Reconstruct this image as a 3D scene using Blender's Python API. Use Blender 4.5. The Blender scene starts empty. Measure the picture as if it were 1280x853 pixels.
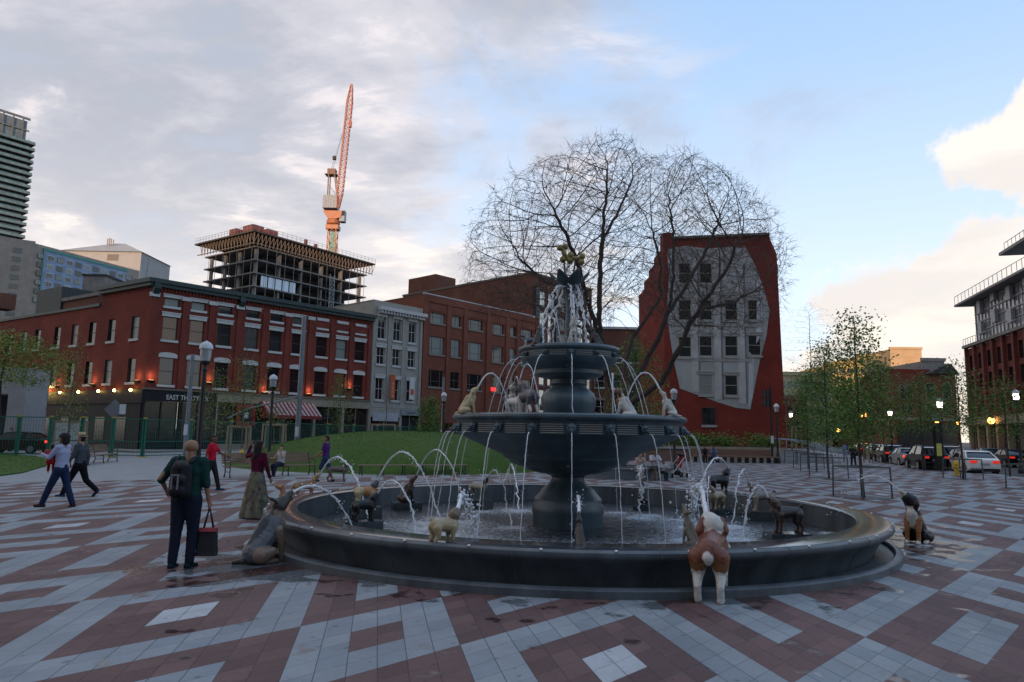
import bpy, math, random
import numpy as np
from mathutils import Matrix, Vector
random.seed(7); rng = np.random.default_rng(7)
scene = bpy.context.scene
COL = scene.collection
R = math.radians
# ------------------------------------------------------------------ camera
FPX = 880.0; HZ = 543.0; CAMZ = 1.87; ROLL = R(1.0)
_p = math.atan((HZ-426.5)/FPX)
FW = np.array([0, math.cos(_p), math.sin(_p)]); _u = np.array([0, -math.sin(_p), math.cos(_p)]); _r = np.array([1.0, 0, 0])
RT = math.cos(ROLL)*_r+math.sin(ROLL)*_u; UP = -math.sin(ROLL)*_r+math.cos(ROLL)*_u
CAM = np.array([0, 0, CAMZ])
cd = bpy.data.cameras.new('camera'); cam = bpy.data.objects.new('camera', cd); COL.objects.link(cam)
cd.sensor_width = 36.0; cd.lens = FPX/1280*36; cd.clip_start = 0.1; cd.clip_end = 4000
m = Matrix.Identity(4)
for i in range(3):
    m[i][0] = RT[i]; m[i][1] = UP[i]; m[i][2] = -FW[i]
m[2][3] = CAMZ
cam.matrix_world = m
scene.camera = cam
# ------------------------------------------------------------------ light
SUN_EL = R(9); SUN_AZ = R(10)
w = bpy.data.worlds.new('World'); scene.world = w; w.use_nodes = True
nt = w.node_tree; nt.nodes.clear(); N = nt.nodes.new; LK = nt.links.new
def wmath(op, a, b=None, c=None, clamp=False):
    n = N('ShaderNodeMath'); n.operation = op; n.use_clamp = clamp
    for i, v in enumerate((a, b, c)):
        if v is None: continue
        if isinstance(v, (int, float)): n.inputs[i].default_value = v
        else: LK(v, n.inputs[i])
    return n.outputs[0]
def wsmooth(v, a, b, lo=0.0, hi=1.0):
    n = N('ShaderNodeMapRange'); n.interpolation_type = 'SMOOTHSTEP'; LK(v, n.inputs[0])
    for i, q in zip((1, 2, 3, 4), (a, b, lo, hi)): n.inputs[i].default_value = q
    return n.outputs[0]
def wmix(f, a, b):
    n = N('ShaderNodeMix'); n.data_type = 'RGBA'
    if isinstance(f, float): n.inputs[0].default_value = f
    else: LK(f, n.inputs[0])
    for i, q in ((6, a), (7, b)):
        if isinstance(q, tuple): n.inputs[i].default_value = (*q, 1)
        else: LK(q, n.inputs[i])
    return n.outputs[2]
sky = N('ShaderNodeTexSky'); sky.sky_type = 'NISHITA'; sky.sun_disc = False
sky.sun_elevation = SUN_EL; sky.sun_rotation = math.pi+SUN_AZ; sky.altitude = 100; sky.air_density = 1.0; sky.dust_density = 0.6; sky.ozone_density = 2.2
tc = N('ShaderNodeTexCoord'); sp = N('ShaderNodeSeparateXYZ'); LK(tc.outputs['Generated'], sp.inputs[0])
zc = wmath('ADD', wmath('MAXIMUM', sp.outputs[2], 0.0), 0.16)
cb = N('ShaderNodeCombineXYZ'); LK(wmath('DIVIDE', sp.outputs[0], zc), cb.inputs[0]); LK(wmath('DIVIDE', sp.outputs[1], zc), cb.inputs[1])
def wnoise(scale, detail, rough, off=(0, 0, 0), sc=(1, 1, 1), dist=0.0, src=None, rot=0.0):
    mp = N('ShaderNodeMapping'); mp.inputs['Location'].default_value = off; mp.inputs['Scale'].default_value = sc; mp.inputs['Rotation'].default_value = (0, 0, rot)
    LK(src or cb.outputs[0], mp.inputs[0]); n = N('ShaderNodeTexNoise'); n.inputs['Scale'].default_value = scale
    n.inputs['Detail'].default_value = detail; n.inputs['Roughness'].default_value = rough; n.inputs['Distortion'].default_value = dist
    LK(mp.outputs[0], n.inputs[0]); return n.outputs[0]
az = wmath('ARCTAN2', sp.outputs[0], sp.outputs[1])          # 0 ahead, + right
el = sp.outputs[2]
n1 = wnoise(1.5, 8, 0.58, (3.1, 1.7, 0), (1, .8, 1), 0.5, rot=.5)
n2 = wnoise(3.4, 8, 0.6, (7.3, 4.2, 0), (.75, 1.2, 1), 0.25, rot=.6)
n3 = wnoise(5.5, 9, 0.6, (1.3, 2.2, 5), (1, 1, 1), 0.25, src=tc.outputs['Generated'])
# broad grey deck over the left half, thinning to blue on the right
edge = wmath('ADD', az, wmath('MULTIPLY', wmath('SUBTRACT', n1, 0.5), 1.7))
deck = wmath('MULTIPLY', wsmooth(edge, 0.34, -0.10), wsmooth(n2, 0.26, 0.50, 0.80, 1.0))
shade = wmath('ADD', wmath('MULTIPLY', n2, .55), wmath('MULTIPLY', n1, .45))
# overall brightening towards the horizon
warm = wsmooth(el, 0.0, 0.42)
skyc = N('ShaderNodeMix'); skyc.data_type = 'RGBA'; skyc.blend_type = 'MULTIPLY'; skyc.inputs[0].default_value = 1.0
LK(sky.outputs[0], skyc.inputs[6]); skyc.inputs[7].default_value = (1.0, 1.0, 1.0, 1)
SK = 1.0
def K(r, g, b): return (r*SK, g*SK, b*SK)
bluesky = wmix(wsmooth(el, 0.05, 0.6), K(4.4, 4.8, 5.3), K(2.1, 3.15, 4.75))
bluesky = wmix(0.8, skyc.outputs[2], bluesky)
deck_dark = wmix(warm, K(3.9, 3.7, 3.75), K(2.25, 2.35, 2.7))
deck_lite = wmix(warm, K(5.0, 4.55, 4.1), K(3.4, 3.35, 3.65))
deckc = wmix(wsmooth(shade, 0.40, 0.60), deck_dark, deck_lite)
c1 = wmix(deck, bluesky, deckc)
# small bright puffs along the deck's border
puff = wmath('MULTIPLY', wsmooth(n2, 0.56, 0.66), wsmooth(az, 0.34, 0.02))
c2 = wmix(wmath('MULTIPLY', puff, .5), c1, wmix(warm, K(6.3, 5.4, 4.4), K(4.9, 4.4, 4.3)))
# sunlit cumulus low on the right
def wdot(azc, elc, ra, re):
    a = wmath('DIVIDE', wmath('SUBTRACT', az, azc), ra); b = wmath('DIVIDE', wmath('SUBTRACT', el, elc), re)
    return wmath('SQRT', wmath('ADD', wmath('MULTIPLY', a, a), wmath('MULTIPLY', b, b)))
def cloud(azc, elc, ra, re, base, amp=2.2):
    d = wdot(azc, elc, ra, re)
    return wsmooth(wmath('ADD', d, wmath('MULTIPLY', wmath('SUBTRACT', n3, 0.5), amp)), 1.06, 0.90)
cu1 = cloud(0.55, 0.02, 0.235, 0.235, 0, 1.6)
cu2 = cloud(0.70, 0.335, 0.13, 0.07, 0, 2.3)
cu = wmath('MAXIMUM', cu1, cu2)
n4 = wnoise(4.0, 6, 0.55, (4.3, 1.2, 2), (1, 1, 3.2), 0.2, src=tc.outputs['Generated'])
cuc = wmix(wsmooth(n4, 0.38, 0.58), K(4.1, 3.85, 3.7), wmix(wsmooth(el, 0.02, 0.26), K(5.7, 5.1, 4.1), K(4.7, 4.4, 4.1)))
c3 = wmix(cu, c2, cuc)
# the glow right on the horizon
hg = wsmooth(el, 0.13, 0.0)
c4 = wmix(wmath('MULTIPLY', hg, 0.75), c3, K(5.4, 4.8, 3.9))
below = wsmooth(el, 0.0, -0.02)
c5 = wmix(below, c4, K(1.0, .95, .9))
bg = N('ShaderNodeBackground'); bg.inputs[1].default_value = 0.10; LK(c5, bg.inputs[0])
wo = N('ShaderNodeOutputWorld'); LK(bg.outputs[0], wo.inputs[0])
sd = bpy.data.lights.new('sun', 'SUN'); so = bpy.data.objects.new('sun', sd); COL.objects.link(so)
sd.energy = 2.0; sd.angle = R(1.0); sd.color = (1.0, 0.66, 0.42)
_d = Vector((math.sin(SUN_AZ)*math.cos(SUN_EL), math.cos(SUN_AZ)*math.cos(SUN_EL), -math.sin(SUN_EL)))
so.rotation_euler = _d.to_track_quat('-Z', 'Y').to_euler()
scene.view_settings.view_transform = 'Standard'; scene.view_settings.look = 'None'
scene.view_settings.exposure = 1.2; scene.view_settings.gamma = 1.0; scene.view_settings.use_curve_mapping = False
# ------------------------------------------------------------------ pixel <-> world
def ray(x, y): return (x-640)*RT+(426.5-y)*UP+FPX*FW
def atz(x, y, z=0.0):
    v = ray(x, y); return Vector(CAM+v*((z-CAMZ)/v[2]))
def aty(x, y, Y):
    v = ray(x, y); return Vector(CAM+v*(Y/v[1]))
def hit(p0, d, x, y):
    """ray through pixel against the vertical plane through p0 along d -> (distance along, height)"""
    v = ray(x, y); nx, ny = -d[1], d[0]
    s = (p0[0]*nx+p0[1]*ny)/(v[0]*nx+v[1]*ny)
    P = CAM+v*s
    return ((P[0]-p0[0])*d[0]+(P[1]-p0[1])*d[1], P[2])
# ------------------------------------------------------------------ materials
MATS = {}
def mat(name, col, rough=0.7, metal=0.0, nscale=0, namt=0.25, bump=0.0, bscale=None, spec=0.5, emit=None, estr=0, trans=0, streak=False, alpha=1.0, coat=0, col2=None, stretch=None):
    if name in MATS: return MATS[name]
    m = bpy.data.materials.new(name); m.use_nodes = True; MATS[name] = m
    t = m.node_tree; b = t.nodes['Principled BSDF']
    b.inputs['Base Color'].default_value = (*col, 1); b.inputs['Roughness'].default_value = rough; b.inputs['Metallic'].default_value = metal
    b.inputs['Specular IOR Level'].default_value = spec
    if coat: b.inputs['Coat Weight'].default_value = coat; b.inputs['Coat Roughness'].default_value = .08
    if trans: b.inputs['Transmission Weight'].default_value = trans
    if alpha < 1: b.inputs['Alpha'].default_value = alpha
    if emit: b.inputs['Emission Color'].default_value = (*emit, 1); b.inputs['Emission Strength'].default_value = estr
    if nscale:
        tc = t.nodes.new('ShaderNodeTexCoord'); mp = t.nodes.new('ShaderNodeMapping'); t.links.new(tc.outputs['Object'], mp.inputs[0])
        if streak: mp.inputs['Scale'].default_value = (1, 1, 0.12)
        if stretch: mp.inputs['Scale'].default_value = stretch
        n = t.nodes.new('ShaderNodeTexNoise'); n.inputs['Scale'].default_value = nscale; n.inputs['Detail'].default_value = 6; n.inputs['Roughness'].default_value = .65
        t.links.new(mp.outputs[0], n.inputs[0])
        r = t.nodes.new('ShaderNodeMapRange'); r.inputs[1].default_value = .3; r.inputs[2].default_value = .7
        t.links.new(n.outputs[0], r.inputs[0])
        x = t.nodes.new('ShaderNodeMix'); x.data_type = 'RGBA'; t.links.new(r.outputs[0], x.inputs[0])
        c2 = col2 or tuple(c*(1+namt) for c in col); c1 = col if col2 else tuple(c*(1-namt) for c in col)
        x.inputs[6].default_value = (*c1, 1); x.inputs[7].default_value = (*c2, 1)
        t.links.new(x.outputs[2], b.inputs['Base Color'])
        if bump:
            bn = t.nodes.new('ShaderNodeTexNoise'); bn.inputs['Scale'].default_value = bscale or nscale*4; bn.inputs['Detail'].default_value = 5
            t.links.new(tc.outputs['Object'], bn.inputs[0])
            bp = t.nodes.new('ShaderNodeBump'); bp.inputs['Strength'].default_value = bump; bp.inputs['Distance'].default_value = .02
            t.links.new(bn.outputs[0], bp.inputs['Height']); t.links.new(bp.outputs[0], b.inputs['Normal'])
    return m
def vcol_mat(name, rough=0.8, bump=0.3, bscale=60, namt=.18, spec=.3):
    if name in MATS: return MATS[name]
    m = bpy.data.materials.new(name); m.use_nodes = True; MATS[name] = m
    t = m.node_tree; b = t.nodes['Principled BSDF']; b.inputs['Roughness'].default_value = rough; b.inputs['Specular IOR Level'].default_value = spec
    a = t.nodes.new('ShaderNodeAttribute'); a.attribute_name = 'Col'
    tc = t.nodes.new('ShaderNodeTexCoord'); n = t.nodes.new('ShaderNodeTexNoise'); n.inputs['Scale'].default_value = bscale; n.inputs['Detail'].default_value = 4
    t.links.new(tc.outputs['Object'], n.inputs[0])
    r = t.nodes.new('ShaderNodeMapRange'); r.inputs[1].default_value = .3; r.inputs[2].default_value = .7; r.inputs[3].default_value = 1-namt; r.inputs[4].default_value = 1+namt
    t.links.new(n.outputs[0], r.inputs[0])
    x = t.nodes.new('ShaderNodeVectorMath'); x.operation = 'SCALE'; t.links.new(a.outputs['Color'], x.inputs[0]); t.links.new(r.outputs[0], x.inputs['Scale'])
    t.links.new(x.outputs[0], b.inputs['Base Color'])
    bp = t.nodes.new('ShaderNodeBump'); bp.inputs['Strength'].default_value = bump; bp.inputs['Distance'].default_value = .01
    t.links.new(n.outputs[0], bp.inputs['Height']); t.links.new(bp.outputs[0], b.inputs['Normal'])
    return m
def brick_mat(name, c1, c2, mortar, scale=1.0):
    if name in MATS: return MATS[name]
    m = bpy.data.materials.new(name); m.use_nodes = True; MATS[name] = m
    t = m.node_tree; b = t.nodes['Principled BSDF']; b.inputs['Roughness'].default_value = .88; b.inputs['Specular IOR Level'].default_value = .25
    L = t.links.new; nn = t.nodes.new
    tc = nn('ShaderNodeTexCoord'); s = nn('ShaderNodeSeparateXYZ'); L(tc.outputs['Object'], s.inputs[0])
    ad = nn('ShaderNodeMath'); L(s.outputs[0], ad.inputs[0]); L(s.outputs[1], ad.inputs[1])
    c = nn('ShaderNodeCombineXYZ'); L(ad.outputs[0], c.inputs[0]); L(s.outputs[2], c.inputs[1])
    br = nn('ShaderNodeTexBrick'); L(c.outputs[0], br.inputs[0]); br.inputs['Scale'].default_value = scale
    br.inputs['Brick Width'].default_value = .22; br.inputs['Row Height'].default_value = .075; br.inputs['Mortar Size'].default_value = .006
    br.inputs['Color1'].default_value = (*c1, 1); br.inputs['Color2'].default_value = (*c2, 1); br.inputs['Mortar'].default_value = (*mortar, 1)
    n = nn('ShaderNodeTexNoise'); n.inputs['Scale'].default_value = .35; n.inputs['Detail'].default_value = 7; n.inputs['Roughness'].default_value = .7; L(tc.outputs['Object'], n.inputs[0])
    r = nn('ShaderNodeMapRange'); r.inputs[1].default_value = .3; r.inputs[2].default_value = .7; r.inputs[3].default_value = .72; r.inputs[4].default_value = 1.22; L(n.outputs[0], r.inputs[0])
    x = nn('ShaderNodeVectorMath'); x.operation = 'SCALE'; L(br.outputs['Color'], x.inputs[0]); L(r.outputs[0], x.inputs['Scale'])
    L(x.outputs[0], b.inputs['Base Color'])
    return m
# ------------------------------------------------------------------ mesh builder and object helpers
MW = {}
class MB:
    def __init__(s, T=None): s.v = []; s.f = []; s.mi = []; s.m = 0; s.T = T
    def add(s, vs, fs):
        o = len(s.v)
        if s.T is not None: vs = [tuple(s.T @ Vector(v)) for v in vs]
        s.v += [tuple(v) for v in vs]; s.f += [tuple(i+o for i in f) for f in fs]; s.mi += [s.m]*len(fs)
    def box(s, x0, x1, y0, y1, z0, z1):
        s.add([(x0, y0, z0), (x1, y0, z0), (x1, y1, z0), (x0, y1, z0), (x0, y0, z1), (x1, y0, z1), (x1, y1, z1), (x0, y1, z1)],
              [(0, 3, 2, 1), (4, 5, 6, 7), (0, 1, 5, 4), (1, 2, 6, 5), (2, 3, 7, 6), (3, 0, 4, 7)])
        return s
    def bar(s, a, b, w=.05, h=None, up=(0, 0, 1)):
        a = Vector(a); b = Vector(b); d = (b-a).normalized(); h = h or w
        u = Vector(up)
        if abs(d.dot(u)) > .98: u = Vector((1, 0, 0))
        x = d.cross(u).normalized(); y = x.cross(d)
        vs = []
        for p in (a, b):
            for sx, sy in ((-1, -1), (1, -1), (1, 1), (-1, 1)): vs.append(p+x*sx*w/2+y*sy*h/2)
        s.add(vs, [(3, 2, 1, 0), (4, 5, 6, 7), (0, 1, 5, 4), (1, 2, 6, 5), (2, 3, 7, 6), (3, 0, 4, 7)]); return s
    def tube(s, pts, rad, n=8, cap=True):
        pts = [Vector(p) for p in pts]
        if isinstance(rad, (int, float)): rad = [rad]*len(pts)
        vs = []; fs = []; pu = None
        for i, p in enumerate(pts):
            d = (pts[min(i+1, len(pts)-1)]-pts[max(i-1, 0)])
            d = d.normalized() if d.length > 1e-9 else Vector((0, 0, 1))
            if pu is None:
                u = Vector((1, 0, 0)) if abs(d.x) < .9 else Vector((0, 1, 0)); u = (u-d*u.dot(d)).normalized()
            else:
                u = pu-d*pu.dot(d); u = u.normalized() if u.length > 1e-6 else d.orthogonal().normalized()
            pu = u; v = d.cross(u)
            for k in range(n):
                a = 2*math.pi*k/n; vs.append(p+(u*math.cos(a)+v*math.sin(a))*rad[i])
        for i in range(len(pts)-1):
            for k in range(n):
                a = i*n+k; b = i*n+(k+1) % n; fs.append((a, b, b+n, a+n))
        if cap: fs.append(tuple(range(n-1, -1, -1))); fs.append(tuple((len(pts)-1)*n+k for k in range(n)))
        s.add(vs, fs); return s
    def lathe(s, prof, n=64, c=(0, 0, 0), a0=0, a1=None, closed=False):
        vs = []; fs = []; full = a1 is None; a1 = a0+2*math.pi if full else a1; m = n if full else n+1
        for r, z in prof:
            for k in range(m):
                a = a0+(a1-a0)*k/n; vs.append((c[0]+r*math.cos(a), c[1]+r*math.sin(a), c[2]+z))
        P = len(prof)
        for i in range(P if closed else P-1):
            for k in range(n):
                a = i*m+k; b = i*m+(k+1) % m; j = ((i+1) % P)*m
                fs.append((a, b, j+(k+1) % m, j+k))
        s.add(vs, fs); return s
    def prism(s, poly, z0, z1, ax='z'):
        n = len(poly)
        if ax == 'z': vs = [(x, y, z0) for x, y in poly]+[(x, y, z1) for x, y in poly]
        elif ax == 'y': vs = [(x, z0, y) for x, y in poly]+[(x, z1, y) for x, y in poly]
        else: vs = [(z0, x, y) for x, y in poly]+[(z1, x, y) for x, y in poly]
        s.add(vs, [tuple(range(n-1, -1, -1)), tuple(range(n, 2*n))]+[(i, (i+1) % n, (i+1) % n+n, i+n) for i in range(n)]); return s
    def sphere(s, c, r, n=12, m=8, sq=(1, 1, 1)):
        prof = []
        vs = []; fs = []
        for i in range(1, m):
            t = math.pi*i/m
            for k in range(n):
                a = 2*math.pi*k/n; vs.append((c[0]+r*sq[0]*math.sin(t)*math.cos(a), c[1]+r*sq[1]*math.sin(t)*math.sin(a), c[2]+r*sq[2]*math.cos(t)))
        for i in range(m-2):
            for k in range(n):
                a = i*n+k; b = i*n+(k+1) % n; fs.append((a, a+n, b+n, b))
        t = len(vs); vs += [(c[0], c[1], c[2]+r*sq[2]), (c[0], c[1], c[2]-r*sq[2])]
        for k in range(n):
            fs.append((t, k, (k+1) % n)); fs.append((t+1, (m-2)*n+(k+1) % n, (m-2)*n+k))
        s.add(vs, fs); return s
    def mesh(s, name, mats, inv=None, smooth=False):
        me = bpy.data.meshes.new(name); vs = s.v
        if inv is not None: vs = [tuple(inv @ Vector(v)) for v in vs]
        me.from_pydata(vs, [], s.f)
        for mm in (mats if isinstance(mats, (list, tuple)) else [mats]): me.materials.append(mm)
        if max(s.mi or [0]) > 0: me.polygons.foreach_set('material_index', s.mi)
        if smooth:
            me.polygons.foreach_set('use_smooth', [True]*len(me.polygons))
            if smooth != 2:
                try: me.set_sharp_from_angle(angle=R(40))
                except Exception: pass
        me.update(); return me
    def build(s, name, mats, parent=None, smooth=False):
        inv = rootmat(parent).inverted() if parent is not None else None
        o = bpy.data.objects.new(name, s.mesh(name, mats, inv, smooth)); COL.objects.link(o)
        if parent is not None: o.parent = parent
        return o
def rootmat(o):
    while o.parent is not None: o = o.parent
    return MW.get(o.name, Matrix.Identity(4))
def frame(x, y, ang, z=0): return Matrix.Translation((x, y, z)) @ Matrix.Rotation(ang, 4, 'Z')
def tag(o, label=None, cat=None, group=None, kind=None):
    if label: o['label'] = label
    if cat: o['category'] = cat
    if group: o['group'] = group
    if kind: o['kind'] = kind
    return o
def thing(name, label, cat, M, group=None):
    o = bpy.data.objects.new(name, None); COL.objects.link(o); o.empty_display_size = .2
    if not isinstance(M, Matrix): M = Matrix.Translation(M)
    o.matrix_world = M; MW[o.name] = M.copy(); tag(o, label, cat, group); return o
def inst(me, name, parent, M):
    """link mesh datablock as a part placed at world matrix M"""
    o = bpy.data.objects.new(name, me); COL.objects.link(o)
    if parent is not None:
        o.parent = parent
    o['_l'] = 0; del o['_l']
    return o, M
def place(me, name, root, Mlocal, parent=None):
    o = bpy.data.objects.new(name, me); COL.objects.link(o); o.parent = parent or root; o.matrix_local = Mlocal
    return o
def struct(o, label=None):
    o['kind'] = 'structure'
    return o
def copy_thing(root, M, label=None, group=None):
    def cp(o, par):
        c = o.copy(); COL.objects.link(c)
        if par is not None: c.parent = par; c.matrix_parent_inverse = o.matrix_parent_inverse.copy(); c.matrix_basis = o.matrix_basis.copy()
        for ch in o.children: cp(ch, c)
        return c
    c = cp(root, None); c.matrix_world = M; MW[c.name] = M.copy()
    if label: c['label'] = label
    if group: c['group'] = group
    return c
# ------------------------------------------------------------------ organic bodies: tapered limbs fused into one skin
def cap_mesh(c, n=12):
    p0, r0, p1, r1 = np.array(c[0], float), c[1], np.array(c[2], float), c[3]
    sq = c[5] if len(c) > 5 else None
    d = p1-p0; L = np.linalg.norm(d)
    if L < 1e-6: d = np.array([0, 0, 1.0]); L = 0
    else: d = d/L
    u = np.cross(d, [1, 0, 0]) if abs(d[0]) < .9 else np.cross(d, [0, 1, 0]); u /= np.linalg.norm(u); v = np.cross(d, u)
    rings = []
    for a in (-80, -55, -25): rings.append((p0+d*r0*math.sin(R(a)), r0*math.cos(R(a))))
    rings += [(p0, r0), (p1, r1)]
    for a in (25, 55, 80): rings.append((p1+d*r1*math.sin(R(a)), r1*math.cos(R(a))))
    V = []
    for p, r in rings:
        for k in range(n):
            a = 2*math.pi*k/n; V.append(p+(u*math.cos(a)+v*math.sin(a))*r)
    V = np.array(V)
    if sq is not None:
        mid = (p0+p1)/2; V = mid+(V-mid)*np.array(sq)
    F = []
    for i in range(len(rings)-1):
        for k in range(n):
            a = i*n+k; b = i*n+(k+1) % n; F.append((a, b, b+n, a+n))
    F.append(tuple(range(n-1, -1, -1))); F.append(tuple((len(rings)-1)*n+k for k in range(n)))
    return V, F
def lin(c): return tuple(c)
def blob(name, caps, voxel, material, parent, smooth=3, mesh_only=False, ripple=0.0):
    vs = []; fs = []; o = 0
    for c in caps:
        V, F = cap_mesh(c); vs += [tuple(x) for x in V]; fs += [tuple(i+o for i in f) for f in F]; o += len(V)
    me = bpy.data.meshes.new(name+'_raw'); me.from_pydata(vs, [], fs); me.update()
    ob = bpy.data.objects.new(name, me); COL.objects.link(ob)
    md = ob.modifiers.new('r', 'REMESH'); md.mode = 'VOXEL'; md.voxel_size = voxel; md.adaptivity = 0
    if smooth:
        sm = ob.modifiers.new('s', 'SMOOTH'); sm.factor = .5; sm.iterations = smooth
    dg = bpy.context.evaluated_depsgraph_get(); dg.update()
    ev = ob.evaluated_get(dg); m2 = bpy.data.meshes.new_from_object(ev)
    ob.modifiers.clear(); ob.data = m2; m2.name = name; bpy.data.meshes.remove(me)
    nv = len(m2.vertices); P = np.empty(nv*3, np.float32); m2.vertices.foreach_get('co', P); P = P.reshape(-1, 3)
    PR_ = P
    if ripple: q_ = ripple*3.2; P = P+np.stack([np.sin(P[:, 1]*63+2*np.sin(P[:, 2]*31)), np.sin(P[:, 2]*57+2*np.sin(P[:, 0]*37)), np.sin(P[:, 0]*61+2*np.sin(P[:, 1]*29))], 1)*q_
    best = np.full(nv, 1e9); colr = np.ones((nv, 4), np.float32)
    for c in caps:
        p0, r0, p1, r1 = np.array(c[0], float), c[1], np.array(c[2], float), c[3]
        Q = P
        if len(c) > 5 and c[5] is not None: mid = (p0+p1)/2; Q = mid+(P-mid)/np.array(c[5])
        d = p1-p0; L2 = d@d+1e-9; t = np.clip(((Q-p0)@d)/L2, 0, 1)
        dist = np.linalg.norm(Q-(p0+t[:, None]*d), axis=1)-(r0+(r1-r0)*t)
        k = dist < best; best[k] = dist[k]; cc = c[4]
        if callable(cc): colr[k, :3] = np.array([cc(p) for p in P[k]])
        else: colr[k, :3] = cc
    P = PR_
    if ripple:
        nr = np.empty(nv*3, np.float32); m2.vertices.foreach_get('normal', nr); nr = nr.reshape(-1, 3)
        w = np.sin(P[:, 0]*41+3*np.sin(P[:, 2]*17))*np.sin(P[:, 1]*37+2*np.cos(P[:, 2]*23))*np.sin(P[:, 2]*29+P[:, 0]*19)
        P = P+nr*(w*ripple)[:, None]; m2.vertices.foreach_set('co', P.astype(np.float32).ravel())
    at = m2.color_attributes.new('Col', 'FLOAT_COLOR', 'POINT'); at.data.foreach_set('color', colr.ravel())
    m2.polygons.foreach_set('use_smooth', [True]*len(m2.polygons)); m2.materials.append(material); m2.update()
    if parent is not None: ob.parent = parent
    return ob
def leafmesh(name, pts, size, material, parent, up=.3, seed=0, aspect=.55):
    r = np.random.default_rng(seed); n = len(pts)
    if n == 0: return None
    P = np.asarray(pts, float)
    if parent is not None: P = P-np.array(rootmat(parent).translation)
    d = r.normal(size=(n, 3)); d[:, 2] = d[:, 2]*.6-up; d /= np.linalg.norm(d, axis=1)[:, None]
    q = r.normal(size=(n, 3)); s = np.cross(d, q); s /= np.linalg.norm(s, axis=1)[:, None]
    L = size*(.6+.8*r.random(n))[:, None]
    V = np.stack([P, P+d*L*.5+s*L*aspect*.5, P+d*L, P+d*L*.5-s*L*aspect*.5], 1).reshape(-1, 3)
    me = bpy.data.meshes.new(name); me.vertices.add(4*n); me.vertices.foreach_set('co', V.astype(np.float32).ravel())
    me.loops.add(4*n); me.loops.foreach_set('vertex_index', np.arange(4*n, dtype=np.int32))
    me.polygons.add(n); me.polygons.foreach_set('loop_start', np.arange(0, 4*n, 4, dtype=np.int32))
    me.update(calc_edges=True); me.validate()
    me.materials.append(material); o = bpy.data.objects.new(name, me); COL.objects.link(o)
    if parent is not None: o.parent = parent
    return o
# ------------------------------------------------------------------ ground
DS = Vector((math.sin(R(15.7)), math.cos(R(15.7)), 0)); DN = Vector((DS.y, -DS.x, 0))   # right-hand street
DF = Vector((math.sin(R(41.5)), math.cos(R(41.5)), 0)); DFN = Vector((DF.y, -DF.x, 0))    # left-hand street; DFN points at the park
PC = atz(1280, 597); CORNER = Vector((aty(191, 350, 62).x, 62, 0))
def sheet(name, pts, z, material, thick=None):
    b = MB(); pts = [(p[0], p[1]) for p in pts]
    if thick: b.prism(pts, z-thick, z)
    else: b.add([(x, y, z) for x, y in pts], [tuple(range(len(pts)))])
    o = b.build(name, material); struct(o); return o
asph = mat('asphalt', (.05, .05, .053), .85, nscale=1.3, namt=.3, bump=.3, bscale=40)
conc = mat('concrete_paving', (.24, .25, .26), .8, nscale=.9, namt=.14, bump=.2, bscale=30)
g = MB(); g.add([(-2500, -300, -.13), (2500, -300, -.13), (2500, 3000, -.13), (-2500, 3000, -.13)], [(0, 1, 2, 3)])
struct(g.build('ground', asph))
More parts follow.
